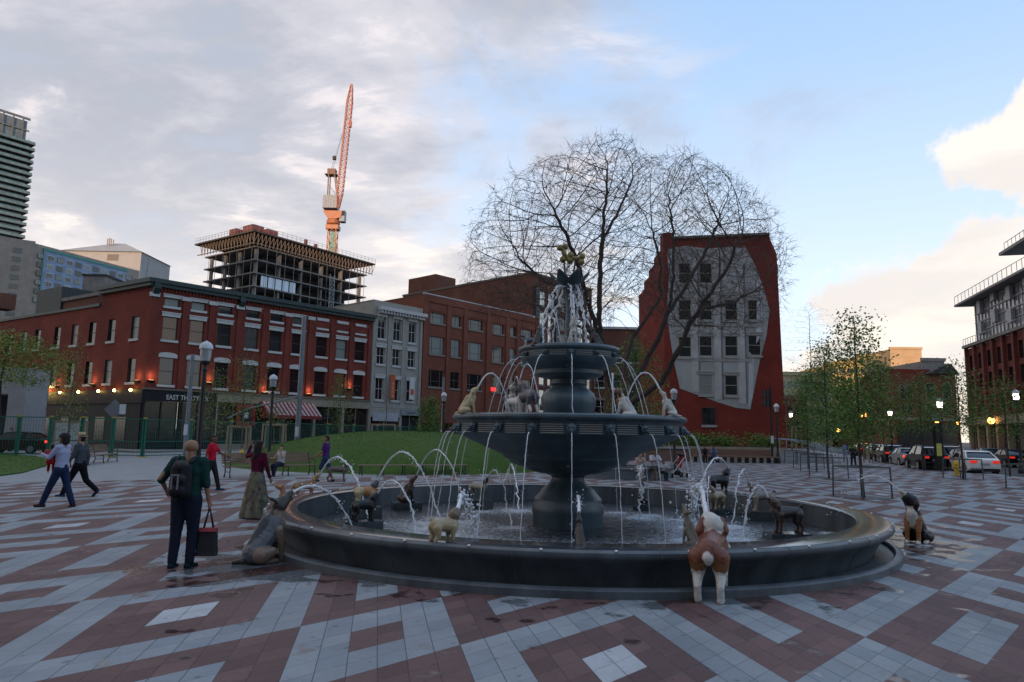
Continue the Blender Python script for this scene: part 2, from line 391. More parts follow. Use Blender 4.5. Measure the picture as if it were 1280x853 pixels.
# patterned plaza: parallelogram pavers, UV counted in tiles
LA = np.array([[.2049, .2209], [-.0573, .3059]]); L0 = np.array([.7487, 5.6286]); LI = np.linalg.inv(LA)
def lattice(x, y): return (np.array([x, y])-L0) @ LI
def plaza_material():
    m = bpy.data.materials.new('plaza_pavers'); m.use_nodes = True; t = m.node_tree; b = t.nodes['Principled BSDF']; nn = t.nodes.new; L = t.links.new
    def M(op, a, b=None, c=None):
        n = nn('ShaderNodeMath'); n.operation = op
        for i, v in enumerate((a, b, c)):
            if v is None: continue
            if isinstance(v, (int, float)): n.inputs[i].default_value = v
            else: L(v, n.inputs[i])
        return n.outputs[0]
    def mixc(f, a, b):
        n = nn('ShaderNodeMix'); n.data_type = 'RGBA'
        if isinstance(f, float): n.inputs[0].default_value = f
        else: L(f, n.inputs[0])
        for i, q in ((6, a), (7, b)):
            if isinstance(q, tuple): n.inputs[i].default_value = (*q, 1)
            else: L(q, n.inputs[i])
        return n.outputs[2]
    def mr(v, a, b, lo, hi):
        n = nn('ShaderNodeMapRange'); L(v, n.inputs[0])
        for i, q in zip((1, 2, 3, 4), (a, b, lo, hi)): n.inputs[i].default_value = q
        return n.outputs[0]
    def vscale(c, f):
        n = nn('ShaderNodeVectorMath'); n.operation = 'SCALE'; L(c, n.inputs[0]); L(f, n.inputs['Scale']); return n.outputs[0]
    uv = nn('ShaderNodeUVMap'); s = nn('ShaderNodeSeparateXYZ'); L(uv.outputs[0], s.inputs[0]); tc = nn('ShaderNodeTexCoord')
    def noise(sc, det=5, rough=.6, src=None):
        n = nn('ShaderNodeTexNoise'); n.inputs['Scale'].default_value = sc; n.inputs['Detail'].default_value = det; n.inputs['Roughness'].default_value = rough
        L(src or tc.outputs['Object'], n.inputs[0]); return n.outputs[0]
    a, bb = s.outputs[0], s.outputs[1]
    def axis(v):
        p = M('FLOORED_MODULO', M('ADD', v, 10.0), 16.0)
        ten = M('GREATER_THAN', p, 6.0)
        lo = M('SUBTRACT', p, M('MULTIPLY', ten, 6.0)); ln = M('ADD', M('MULTIPLY', ten, 4.0), 6.0)
        return ten, M('MINIMUM', lo, M('SUBTRACT', ln, lo))
    ta, da = axis(a); tb, db = axis(bb); md = M('MINIMUM', da, db)
    inner = M('GREATER_THAN', md, 2.0); diff = M('ABSOLUTE', M('SUBTRACT', ta, tb))
    same = M('SUBTRACT', 1.0, diff)
    light = M('ABSOLUTE', M('SUBTRACT', same, inner))
    white = M('MULTIPLY', M('MULTIPLY', ta, tb), M('GREATER_THAN', md, 4.0))
    cell = nn('ShaderNodeCombineXYZ'); L(M('FLOOR', a), cell.inputs[0]); L(M('FLOOR', bb), cell.inputs[1])
    wn = nn('ShaderNodeTexWhiteNoise'); wn.noise_dimensions = '3D'; L(cell.outputs[0], wn.inputs['Vector'])
    red = mixc(wn.outputs['Value'], (.096, .047, .046), (.148, .078, .074))
    grey = mixc(wn.outputs['Value'], (.205, .235, .265), (.268, .295, .318))
    wht = mixc(wn.outputs['Value'], (.38, .40, .43), (.43, .45, .47))
    c = mixc(white, mixc(light, red, grey), wht)
    n1 = noise(1.1, 7, .7); n2 = noise(18, 5, .6); n3 = noise(.45, 6, .65)
    # streaky sawn face of the stone, along the tile's long seam
    st = nn('ShaderNodeMapping'); st.inputs['Scale'].default_value = (1.2, 9.0, 1); L(uv.outputs[0], st.inputs[0]); n4 = noise(1.6, 5, .7, st.outputs[0])
    f = M('MULTIPLY', M('MULTIPLY', mr(n1, .3, .7, .86, 1.12), mr(n2, .3, .7, .92, 1.08)), mr(n4, .3, .7, .92, 1.07))
    c = vscale(c, f)
    gum = noise(7.5, 1, .3); c = vscale(c, mr(gum, .735, .75, 1, .62)); chip = noise(23, 2, .5); c = vscale(c, mr(chip, .70, .74, 1, 1.25))
    # joints
    fa = M('FRACT', a); fb = M('FRACT', bb); ja = M('MINIMUM', fa, M('SUBTRACT', 1.0, fa)); jb = M('MINIMUM', fb, M('SUBTRACT', 1.0, fb))
    j = M('MAXIMUM', M('LESS_THAN', ja, .017), M('MULTIPLY', M('LESS_THAN', jb, .011), .75))
    c = mixc(M('MULTIPLY', j, .72), c, (.028, .026, .027))
    # dirt and spilled water
    c = vscale(c, mr(n3, .35, .68, .84, 1.06))
    spill = noise(2.1, 3, .45); sx = nn('ShaderNodeSeparateXYZ'); L(tc.outputs['Object'], sx.inputs[0])
    dx = M('SUBTRACT', sx.outputs[0], 1.1); dy = M('SUBTRACT', sx.outputs[1], 13.5)
    rr = M('SQRT', M('ADD', M('MULTIPLY', dx, dx), M('MULTIPLY', dy, dy)))
    def near(x, y, rad):
        px = M('SUBTRACT', sx.outputs[0], x); py = M('SUBTRACT', sx.outputs[1], y)
        return mr(M('SQRT', M('ADD', M('MULTIPLY', px, px), M('MULTIPLY', py, py))), rad*.25, rad, .30, 0)
    bias = M('MAXIMUM', M('MAXIMUM', near(-3.4, 10.2, 2.2), near(2.6, 8.6, .8)), M('MAXIMUM', near(6.2, 14.0, 3.6), mr(rr, 5.4, 6.3, .11, 0)))
    bias = M('MAXIMUM', bias, near(7.5, 16.4, 2.6))
    wet = mr(M('ADD', spill, bias), .645, .70, 0, 1)
    sm = noise(5.5, 2, .4)
    drops = M('MULTIPLY', mr(sm, .64, .67, 0, 1), mr(bias, .02, .12, 0, .8))
    wet = M('MAXIMUM', wet, drops)
    c = vscale(c, mr(wet, 0, 1, 1, .50))
    L(c, b.inputs['Base Color'])
    rough = M('SUBTRACT', mr(n2, .3, .7, .62, .8), M('MULTIPLY', wet, .50)); L(rough, b.inputs['Roughness'])
    b.inputs['Specular IOR Level'].default_value = .45
    bp = nn('ShaderNodeBump'); bp.inputs['Distance'].default_value = .006; L(M('SUBTRACT', 1.0, M('MULTIPLY', wet, .85)), bp.inputs['Strength'])
    L(M('SUBTRACT', M('MULTIPLY', noise(60, 3), .5), M('MULTIPLY', j, 1.0)), bp.inputs['Height']); L(bp.outputs[0], b.inputs['Normal'])
    return m
PLM = plaza_material()
far = PC+DS*95
plz = [PC-DS*70, far, far+Vector((-40, 10, 0)), Vector((-6, 110, 0)), Vector((-22, 62, 0)), Vector((-34, 40, 0)), Vector((-70, 20, 0)), Vector((-70, -40, 0))]
o = sheet('plaza_paving', plz, 0.0, PLM, .13)
uvl = o.data.uv_layers.new(name='UVMap')
for lp in o.data.loops:
    co = o.data.vertices[lp.vertex_index].co; uvl.data[lp.index].uv = tuple(lattice(co.x, co.y))
# pale edging along the kerb and the kerb stone
nn_ = -DN
sheet('kerb_strip', [PC-DS*60+nn_*.02, PC+DS*94+nn_*.02, PC+DS*94+nn_*1.0, PC-DS*60+nn_*1.0], .004, conc)
# pale concrete walk on the left
sheet('concrete_path', [atz(-500, 628), atz(0, 604.5), atz(300, 597.5), atz(470, 597), atz(470, 578), atz(300, 563.5), atz(178, 567), atz(60, 562), atz(-300, 560)], .005, conc)
# left-hand street far side and right-hand street pavements
sheet('far_pavement', [CORNER+DFN*5-DF*2, CORNER+DFN*5+DF*110, CORNER-DFN*1+DF*110, CORNER-DFN*1, Vector((-80, 86, 0)), Vector((-84, 81, 0))], 0, mat('pavement_concrete', (.2, .2, .2), .85, nscale=2, namt=.2), .13)
sheet('street_pavement', [PC+DN*15-DS*40, PC+DN*15+DS*260, PC+DN*24+DS*260, PC+DN*24-DS*40], 0, MATS['pavement_concrete'], .13)
# painted lane line on the street
b = MB()
for k in range(30):
    p = PC+DN*7.6+DS*(-20+k*6); q = p+DS*2.6
    b.add([tuple(p+DN*.06+Vector((0, 0, -.126))), tuple(q+DN*.06+Vector((0, 0, -.126))), tuple(q-DN*.06+Vector((0, 0, -.126))), tuple(p-DN*.06+Vector((0, 0, -.126)))], [(0, 1, 2, 3)])
struct(b.build('lane_marking', mat('road_paint', (.7, .7, .68), .6, nscale=6, namt=.2)))
# lawns
grass = mat('lawn_grass', (.040, .085, .014), .9, nscale=.5, namt=.3, bump=.7, bscale=30, col2=(.070, .120, .024), spec=.15)
def mound_h(x, y):
    xr = x+6.4; yr = y-44.4
    d = (abs(xr)/9.6)**2.2+(abs(yr)/12.6)**2.2
    return 1.93*max(0.0, 1-d)**.75
b = MB(); nx, ny = 60, 60; vs = []
for i in range(nx+1):
    for j in range(ny+1):
        x = -6.4-10.2+20.4*i/nx; y = 44.4-13.4+26.8*j/ny
        h = mound_h(x, y); vs.append((x, y, h-.06 if h <= 0 else h+.02))
fs = []
for i in range(nx):
    for j in range(ny):
        a = i*(ny+1)+j; q = (a, a+ny+1, a+ny+2, a+1)
        if max(vs[k][2] for k in q) > 0: fs.append(q)
b.add(vs, fs); mo = b.build('grass_mound', grass, smooth=2); struct(mo)
lawn = [atz(-600, 622), atz(-20, 598.5), atz(28, 592), atz(56, 583.5), atz(66, 577), atz(44, 571), atz(-10, 568), atz(-600, 570)]
sheet('left_lawn', [(p[0], p[1]) for p in lawn], .06, grass, .06)
# blades standing up out of both lawns
pts = []
def inpoly(x, y, P):
    c = False; n = len(P)
    for i in range(n):
        x1, y1 = P[i][:2]; x2, y2 = P[(i+1) % n][:2]
        if (y1 > y) != (y2 > y) and x < (x2-x1)*(y-y1)/(y2-y1)+x1: c = not c
    return c
while len(pts) < 9000:
    x = random.uniform(-36, -16); y = random.uniform(22, 46)
    if inpoly(x, y, lawn): pts.append((x, y, .05))
while len(pts) < 42000:
    x = -6.4+random.uniform(-9.6, 9.6); y = 44.4+random.uniform(-12.6, 6)
    h = mound_h(x, y)
    if h > .03: pts.append((x, y, h))
P_ = np.array(pts)
gb = leafmesh('grass', P_, .065, mat('grass_blades', (.045, .095, .016), .8, nscale=.7, namt=.35, spec=.2, col2=(.070, .13, .026)), None, up=-1.6, seed=3, aspect=.28)
tag(gb, kind='stuff')
# ------------------------------------------------------------------ the fountain
KF = 1.052
FC = Vector((1.157, 14.2, 0)); cx, cy = FC.x, FC.y
granite = mat('dark_granite', (.050, .056, .064), .14, nscale=9, namt=.35, bump=.04, bscale=120, spec=.6)
granite_wall = mat('granite_wall', (.075, .088, .10), .42, nscale=2.4, namt=.5, bump=.05, bscale=90, streak=True)
iron = mat('painted_cast_iron', (.058, .088, .106), .42, nscale=2.2, namt=.5, bump=.05, bscale=40, streak=True, spec=.55)
basin = thing('fountain_basin', 'wide round dark granite basin with polished rim filled with water', 'fountain basin', frame(cx, cy, 0))
def T0b(): return Matrix.Translation((cx, cy, 0)) @ Matrix.Diagonal((KF, KF, .89, 1))
KR = 1.028
def T0(): return Matrix.Translation((cx, cy, CAMZ*(1-KF))) @ Matrix.Diagonal((KR, KR, KF, 1))
b = MB(T0b())
b.lathe([(5.50, 0.0), (5.50, .10), (5.47, .125), (5.40, .13), (5.38, .11), (5.38, .05), (5.10, .05), (5.10, 0)], 160, closed=True); b.build('plinth_ring', granite_wall, basin, smooth=True)
b = MB(T0b())
b.lathe([(5.09, .04), (5.13, .16), (5.20, .30), (5.30, .42), (5.385, .48), (5.40, .52), (5.395, .56), (5.36, .59), (5.30, .60), (4.90, .60), (4.88, .585), (4.88, .0)], 160)
b.build('basin_wall', granite_wall, basin, smooth=True)
b = MB(T0b()); b.lathe([(5.345, .597), (5.30, .604), (4.895, .604), (4.87, .59)], 160); b.build('rim_coping', granite, basin, smooth=True)
# joints between the granite blocks
for k in range(20):
    a = 2*math.pi*(k+.37)/20; b = MB(T0b()); ca, sa = math.cos(a), math.sin(a)
    b.tube([((r_+.002)*ca, (r_+.002)*sa, z_) for r_, z_ in ((5.30, .602), (5.36, .592), (5.395, .56), (5.40, .52), (5.385, .48), (5.30, .42), (5.20, .30), (5.13, .16), (5.09, .06))], .004, 4)
    b.build('block_joint', mat('joint_mortar', (.13, .125, .12), .8), basin)
    continue
    for (r0, z0), (r1, z1) in zip([(5.395, .56), (5.40, .52), (5.385, .48), (5.30, .42), (5.20, .30), (5.13, .16)], [(5.40, .52), (5.385, .48), (5.30, .42), (5.20, .30), (5.13, .16), (5.09, .06)]):
        ca, sa = math.cos(a), math.sin(a)
        b.bar(((r0+.001)*ca, (r0+.001)*sa, z0), ((r1+.001)*ca, (r1+.001)*sa, z1), .007, .007)
    b.bar((5.5*ca, 5.5*sa, 0), (5.5*ca, 5.5*sa, .12), .006)
    b.build('block_joint', mat('joint_mortar', (.13, .125, .12), .8), basin)
stud = mat('steel_stud', (.6, .6, .58), .3, metal=.8)
for k in range(40):
    a = 2*math.pi*(k+.13)/40
    s_ = MB(T0b()); s_.sphere((5.375*math.cos(a), 5.375*math.sin(a), .585), .022, 8, 5); s_.build('skate_stop', stud, basin, smooth=2)
b = MB(T0b()); b.lathe([(0.01, .02), (4.89, .02)], 64); b.build('basin_floor', mat('basin_floor', (.035, .037, .04), .6, nscale=2, namt=.3), basin)
# water sheet
def water_material():
    m = bpy.data.materials.new('pool_water'); m.use_nodes = True; t = m.node_tree; b = t.nodes['Principled BSDF']; nn = t.nodes.new; L = t.links.new
    b.inputs['Roughness'].default_value = .06; b.inputs['IOR'].default_value = 1.33
    tc = nn('ShaderNodeTexCoord'); n = nn('ShaderNodeTexNoise'); n.inputs['Scale'].default_value = 8.5; n.inputs['Detail'].default_value = 6; n.inputs['Roughness'].default_value = .55; n.inputs['Distortion'].default_value = .6
    L(tc.outputs['Object'], n.inputs[0]); bp = nn('ShaderNodeBump'); bp.inputs['Strength'].default_value = 1.0; bp.inputs['Distance'].default_value = .11; L(n.outputs[0], bp.inputs['Height']); L(bp.outputs[0], b.inputs['Normal'])
    a = nn('ShaderNodeAttribute'); a.attribute_name = 'Foam'
    f = nn('ShaderNodeTexNoise'); f.inputs['Scale'].default_value = 15; f.inputs['Detail'].default_value = 6; f.inputs['Roughness'].default_value = .75; L(tc.outputs['Object'], f.inputs[0])
    ad = nn('ShaderNodeMath'); ad.operation = 'ADD'; L(a.outputs['Fac'], ad.inputs[0]); L(f.outputs[0], ad.inputs[1])
    r = nn('ShaderNodeMapRange'); r.inputs[1].default_value = .60; r.inputs[2].default_value = 1.0; L(ad.outputs[0], r.inputs[0])
    x = nn('ShaderNodeMix'); x.data_type = 'RGBA'; L(r.outputs[0], x.inputs[0]); x.inputs[6].default_value = (.022, .028, .036, 1); x.inputs[7].default_value = (.55, .60, .66, 1); L(x.outputs[2], b.inputs['Base Color'])
    rr = nn('ShaderNodeMapRange'); rr.inputs[3].default_value = .06; rr.inputs[4].default_value = .55; L(r.outputs[0], rr.inputs[0]); L(rr.outputs[0], b.inputs['Roughness'])
    return m
WZ = .115
splash = []      # (x, y, strength) where falling water lands
def make_water():
    rings, seg = 150, 360; vs = []; foam = []
    sp_ = np.array(splash)
    for i in range(rings+1):
        r = 4.885*KF*i/rings+.001
        a = np.arange(seg)*2*math.pi/seg
        X = cx+r*np.cos(a); Y = cy+r*np.sin(a); Fm = np.zeros(seg); Z = np.zeros(seg)
        for sx, sy, st in sp_:
            d = np.hypot(X-sx, Y-sy); Fm += st*np.exp(-(d/.2)**2)*.42+st*.10*np.exp(-(d/.9)**2); Z += .018*st*np.cos(d*26)*np.exp(-d*2.2)
        Z += .008*np.sin(X*9+2*np.sin(Y*5))*np.sin(Y*8.3+1.5*np.sin(X*6.1))
        vs += list(zip(X.tolist(), Y.tolist(), (WZ+Z).tolist())); foam += Fm.tolist()
    fs = []
    for i in range(rings):
        for k in range(seg):
            q = (k+1) % seg; fs.append((i*seg+k, (i+1)*seg+k, (i+1)*seg+q, i*seg+q))
    me = bpy.data.meshes.new('water'); me.from_pydata(vs, [], fs); at = me.attributes.new('Foam', 'FLOAT', 'POINT'); at.data.foreach_set('value', np.clip(foam, 0, 1).astype(np.float32))
    me.polygons.foreach_set('use_smooth', [True]*len(fs)); me.materials.append(water_material()); me.update()
    o = bpy.data.objects.new('water', me); COL.objects.link(o); struct(o)
# tiered centre piece
F = thing('tiered_fountain', 'dark blue-grey cast iron fountain with two stacked bowls and leaf top', 'fountain', frame(cx, cy, 0))
b = MB(T0())
b.lathe([(.0, 0), (.68, 0), (.68, .40), (.70, .46), (.70, .58), (.665, .62), (.665, .69), (.62, .74), (.56, .80), (.52, .86), (.47, .90), (.40, .94), (.345, 1.0)], 12, a0=.2)
b.build('pedestal_base', iron, F, smooth=True)
b = MB(T0()); b.lathe([(.41, .93), (.36, .98), (.32, 1.03), (.31, 1.08), (.34, 1.12), (.45, 1.15), (.60, 1.17), (.79, 1.22), (.83, 1.26), (.98, 1.30), (1.12, 1.36), (1.17, 1.42), (1.24, 1.44), (1.28, 1.50), (1.40, 1.55), (1.62, 1.64), (1.85, 1.74), (2.02, 1.81), (2.10, 1.86), (2.15, 1.88)], 96)
b.build('lower_bowl', iron, F, smooth=True)
b = MB(T0()); b.lathe([(2.15, 1.88), (2.165, 1.90), (2.165, 2.10), (2.18, 2.12), (2.235, 2.135), (2.255, 2.165), (2.25, 2.20), (2.215, 2.225), (2.15, 2.23), (2.10, 2.20), (1.8, 2.14), (.3, 2.14)], 96); b.build('lower_bowl_rim', iron, F, smooth=True)
b = MB(T0()); b.lathe([(.62, 2.14), (.62, 2.19), (.58, 2.22), (.50, 2.24), (.47, 2.28), (.50, 2.36), (.535, 2.46), (.54, 2.56), (.50, 2.66), (.42, 2.73), (.36, 2.76), (.335, 2.80), (.37, 2.84), (.36, 2.90), (.36, 2.93)], 48)
b.build('bulb_stem', iron, F, smooth=True)
b = MB(T0()); b.lathe([(.36, 2.92), (.42, 2.94), (.62, 2.98), (.67, 3.02), (.67, 3.09), (.70, 3.11), (.82, 3.16), (.90, 3.22), (.935, 3.28)], 72)
b.build('upper_bowl', iron, F, smooth=True)
b = MB(T0()); b.lathe([(.935, 3.28), (.945, 3.30), (.945, 3.42), (.96, 3.435), (.99, 3.45), (1.0, 3.48), (.985, 3.515), (.95, 3.53), (.90, 3.51), (.6, 3.46), (.05, 3.46)], 72); b.build('upper_bowl_rim', iron, F, smooth=True)
b = MB(T0()); b.lathe([(.22, 3.46), (.20, 3.52), (.12, 3.58), (.09, 3.7), (.07, 3.9), (.09, 4.0), (.075, 4.06), (.06, 4.3), (.07, 4.5), (.11, 4.66), (.16, 4.78), (.12, 4.82), (.02, 4.82)], 24)
b.build('top_stem', iron, F, smooth=True)
for k in range(6):                                                   # pointed leaves
    a = 2*math.pi*k/6-.12; ca, sa = math.cos(a), math.sin(a)
    vs = []; n = 8
    for i in range(n+1):
        t = i/n; rr = .04+.36*t**.9; z = 4.74+.27*t**1.5; wd = .135*math.sin(math.pi*min(1, t*.86+.14))**.8*(1 if i < n else .02)
        c_ = Vector((rr*ca, rr*sa, z)); s_ = Vector((-sa, ca, 0))
        vs += [tuple(c_-s_*wd+Vector((0, 0, .02))), tuple(c_+Vector((0, 0, -.025))), tuple(c_+s_*wd+Vector((0, 0, .02)))]
    vs2 = [(x-ca*.012, y-sa*.012, z+.018) for x, y, z in vs]; m3 = len(vs); fs = []
    for i in range(n):
        for j in (0, 1):
            q = i*3+j; fs.append((q, q+1, q+4, q+3)); fs.append((m3+q, m3+q+3, m3+q+4, m3+q+1))
        q = i*3; fs.append((q, q+3, m3+q+3, m3+q)); fs.append((q+2, m3+q+2, m3+q+5, q+5))
    lb = MB(T0()); lb.add(vs+vs2, fs); lb.build('leaf', iron, F, smooth=True)
# beaded grille bands and spout heads
def band(r, z0, z1, nspout, a_off, rows, perhole, hw, name_sp):
    for k in range(nspout):
        beads = MB(T0())
        a1 = a_off+2*math.pi*k/nspout
        m_ = MB(T0() @ Matrix.Rotation(a1, 4, 'Z'))
        zm = (z0+z1)/2; h = z1-z0
        # lion-like mask: brow, cheeks, muzzle with an open pipe
        m_.sphere((r+.03, 0, zm+.01), .5*h, 12, 8, (.62, .95, 1.0)); m_.sphere((r+.07, .17*h, zm+.16*h), .17*h, 8, 6); m_.sphere((r+.07, -.17*h, zm+.16*h), .17*h, 8, 6)
        m_.sphere((r+.10, 0, zm-.12*h), .26*h, 10, 6, (1.1, .9, .8)); m_.sphere((r+.02, .42*h, zm+.34*h), .15*h, 8, 5); m_.sphere((r+.02, -.42*h, zm+.34*h), .15*h, 8, 5)
        m_.tube([(r+.08, 0, zm-.2*h), (r+.10+.30*h, 0, zm-.26*h)], .10*h, 8)
        m_.build(name_sp, iron, F, smooth=2)
        for q in range(rows):
            z = z0+h*(q+.5)/rows; n = perhole-(abs(q-rows//2)) % 2
            a2 = a1+hw/r; a3 = a1+2*math.pi/nspout-hw/r
            for i in range(n):
                a = a2+(a3-a2)*(i+.5)/n
                c_ = ((r+.004)*math.cos(a), (r+.004)*math.sin(a), z)
                s = .30*h/rows; ta = Vector((-math.sin(a), math.cos(a), 0)); nr_ = Vector((math.cos(a), math.sin(a), 0)); C_ = Vector(c_)
                beads.add([tuple(C_-ta*s*1.5), tuple(C_-Vector((0, 0, s))), tuple(C_+ta*s*1.5), tuple(C_+Vector((0, 0, s))), tuple(C_+nr_*.012)], [(0, 1, 4), (1, 2, 4), (2, 3, 4), (3, 0, 4)])
        beads.build('beaded_panel', mat('pale_beads', (.36, .34, .30), .5), F)
A_LO = -math.pi/2-R(3.3); A_UP = -math.pi/2-R(2)
band(2.165, 1.885, 2.06, 21, A_LO, 5, 20, .13, 'spout_mask')
band(.945, 3.305, 3.405, 12, A_UP, 3, 14, .09, 'spout_mask')
# the two golden bones on their thin rods
gold = mat('gold_leaf', (.25, .19, .065), .55, metal=.1, nscale=9, namt=.3)
def bone(c, ang, tilt, s, label):
    T_ = T0() @ Matrix.Translation(c) @ Matrix.Rotation(ang, 4, 'Z') @ Matrix.Rotation(tilt, 4, 'Y')
    q = MB(T_); q.tube([(-.10*s, 0, 0), (0, 0, 0), (.10*s, 0, 0)], [.052*s, .044*s, .052*s], 10)
    for sx in (-1, 1):
        for sy in (-1, 1): q.sphere((sx*.12*s, 0, sy*.055*s), .068*s, 12, 8)
    o = q.build('golden_bone', gold, F, smooth=2); return o
bone((-.11, 0, 5.42), R(12), R(75), .98, '')
bone((.13, -.02, 5.31), R(-10), R(8), .98, '')
for q_ in ([(-.02, 0, 4.7), (-.09, 0, 5.05), (-.11, 0, 5.3)], [(.02, 0, 4.7), (.08, 0, 5.0), (.12, -.01, 5.26)]):
    b = MB(T0()); b.tube(q_, .02, 6); b.build('rod', iron, F)
# ------------------------------------------------------------------ buildings
brick_red = brick_mat('red_brick', (.175, .034, .024), (.21, .046, .031), (.12, .05, .04))
brick_org = brick_mat('orange_brick', (.190, .060, .036), (.225, .075, .045), (.16, .08, .06))
brick_dk = brick_mat('brown_brick', (.13, .05, .035), (.16, .065, .045), (.12, .07, .05))
brick_mural = brick_mat('mural_brick', (.185, .026, .018), (.215, .034, .022), (.14, .04, .03))
stone_w = mat('white_stone', (.50, .50, .48), .8, nscale=2, namt=.14)
stone_g = mat('grey_painted_stone', (.30, .285, .25), .85, nscale=1.2, namt=.14)
stone_b = mat('beige_stone', (.27, .225, .17), .85, nscale=1.2, namt=.18)
frame_dk = mat('dark_window_frame', (.03, .03, .03), .5)
frame_wh = mat('white_window_frame', (.55, .55, .54), .6)
frame_br = mat('bronze_window_frame', (.10, .085, .07), .5)
glass = mat('window_glass', (.012, .016, .018), .06, spec=.8, nscale=.8, namt=.4)
glass_b = mat('blind_behind_glass', (.20, .22, .20), .35, spec=.5, nscale=6, namt=.12, stretch=(1, 1, 6))
lit_w = mat('dim_lit_room', (.03, .022, .015), .1, spec=.6, emit=(1, .6, .3), estr=.012); dusty = mat('dusty_glass', (.05, .055, .055), .25, nscale=1.5, namt=.6, spec=.5)
green_tr = mat('dark_green_trim', (.012, .035, .034), .5, nscale=2, namt=.3)
black_p = mat('black_paint', (.012, .013, .016), .6, spec=.25, nscale=2, namt=.3)
roofm = mat('tar_roof', (.06, .06, .06), .9, nscale=1, namt=.3)
metal_g = mat('grey_metal', (.20, .22, .25), .45, metal=.5, nscale=3, namt=.2)
def hitm(p0, d, x, y):
    return hit(p0, d, x, y)
WCACHE = {}
def window(root, T, t, z, wd, ht, fm, panem=None, style='sash', sill=None, lintel=None, arch=False, lint_h=.35, over=.18, recess=.16, bars=None):
    """a window unit: frame (the part) with pane, sill and lintel as its sub-parts; local wall frame T (x along, y into wall)"""
    key = (round(wd, 2), round(ht, 2), fm.name, style, sill and sill.name, lintel and lintel.name, arch, round(lint_h, 2), bars, recess)
    if key not in WCACHE:
        f = MB(); w2 = wd/2; fw = .06
        y0, y1 = recess-.02, recess+.05
        for a in ((-w2, -w2+fw, 0, ht), (w2-fw, w2, 0, ht), (-w2+fw, w2-fw, 0, fw), (-w2+fw, w2-fw, ht-fw, ht)): f.box(a[0], a[1], y0, y1, a[2], a[3])
        if style == 'sash': f.box(-w2+fw, w2-fw, y0+.005, y1-.01, ht*.5-.03, ht*.5+.03)
        if style == 'cross': f.box(-w2+fw, w2-fw, y0+.005, y1-.01, ht*.5-.025, ht*.5+.025); f.box(-.02, .02, y0+.007, y1-.012, fw, ht-fw)
        if style == 'grid':
            nb = bars or (3, 2)
            for i in range(1, nb[0]): x = -w2+wd*i/nb[0]; f.box(x-.03, x+.03, y0+.006, y1-.012, fw, ht-fw)
            for i in range(1, nb[1]): q = ht*i/nb[1]; f.box(-w2+fw, w2-fw, y0+.004, y1-.01, q-.03, q+.03)
        if style == 'triple':
            for x in (-w2+wd*.2, w2-wd*.2): f.box(x-.04, x+.04, y0+.005, y1-.01, fw, ht-fw)
            f.box(-w2+fw, w2-fw, y0+.007, y1-.012, ht*.33, ht*.33+.05)
        # the four reveals of the opening
        f.add([(-w2, -.0, 0), (-w2, y0, 0), (-w2, y0, ht), (-w2, 0, ht)], [(0, 1, 2, 3)])
        p = MB(); p.box(-w2+.01, w2-.01, recess+.012, recess+.024, .01, ht-.01)
        me = {'frame': f.mesh('window', fm), 'pane': p}
        sm_ = lm_ = None
        if sill: q = MB(); q.box(-w2-.12, w2+.12, -.12, recess, -.22, -.003); sm_ = q.mesh('sill', sill)
        if lintel:
            q = MB()
            if arch:
                n = 8; pts = [(-w2-over, -.08), (w2+over, -.08)]+[((w2+over)*math.cos(math.pi*i/n)*1.0, lint_h*.55+lint_h*.45*math.sin(math.pi*i/n)) for i in range(n+1)]
                q.prism([(x, ht+y) if i > 1 else (x, ht+.003) for i, (x, y) in enumerate(pts)], -.10, .06, 'y')
            else: q.box(-w2-over, w2+over, -.10, .06, ht+.003, ht+lint_h); q.box(-w2-over-.06, w2+over+.06, -.15, -.1, ht+lint_h*.75, ht+lint_h)
            lm_ = q.mesh('lintel', lintel)
        WCACHE[key] = (me['frame'], p, sm_, lm_, {})
    fme, pmb, sme, lme, pc = WCACHE[key]
    panem = panem or glass
    if panem.name not in pc: pc[panem.name] = pmb.mesh('pane', panem)
    M = rootmat(root).inverted() @ T @ Matrix.Translation((t, 0, z))
    w_ = bpy.data.objects.new('window', fme); COL.objects.link(w_); w_.parent = root; w_.matrix_local = M
    for nm, me in (('pane', pc[panem.name]), ('sill', sme), ('lintel', lme)):
        if me is not None: o = bpy.data.objects.new(nm, me); COL.objects.link(o); o.parent = w_
    return w_
def open_wall(mb, L, z0, z1, rects, y=0.0, depth=.22, x0=0.0):
    """wall face at y with real openings (x0,x1,z0,z1) and reveals"""
    xs = sorted({x0, L, *[r[0] for r in rects], *[r[1] for r in rects]}); zs = sorted({z0, z1, *[r[2] for r in rects], *[r[3] for r in rects]})
    for i in range(len(xs)-1):
        for j in range(len(zs)-1):
            xm = (xs[i]+xs[i+1])/2; zm = (zs[j]+zs[j+1])/2
            if any(r[0] < xm < r[1] and r[2] < zm < r[3] for r in rects): continue
            mb.add([(xs[i], y, zs[j]), (xs[i+1], y, zs[j]), (xs[i+1], y, zs[j+1]), (xs[i], y, zs[j+1])], [(0, 1, 2, 3)])
    for a, b_, c, d in rects:
        mb.add([(a, y, c), (b_, y, c), (b_, y, d), (a, y, d), (a, y+depth, c), (b_, y+depth, c), (b_, y+depth, d), (a, y+depth, d)], [(0, 4, 5, 1), (1, 5, 6, 2), (2, 6, 7, 3), (3, 7, 4, 0)])
        mb.add([(a, y+depth, c), (b_, y+depth, c), (b_, y+depth, d), (a, y+depth, d)], [(0, 1, 2, 3)])
def WF(p0, d, z=0): return frame(p0[0], p0[1], math.atan2(d[1], d[0]), z)
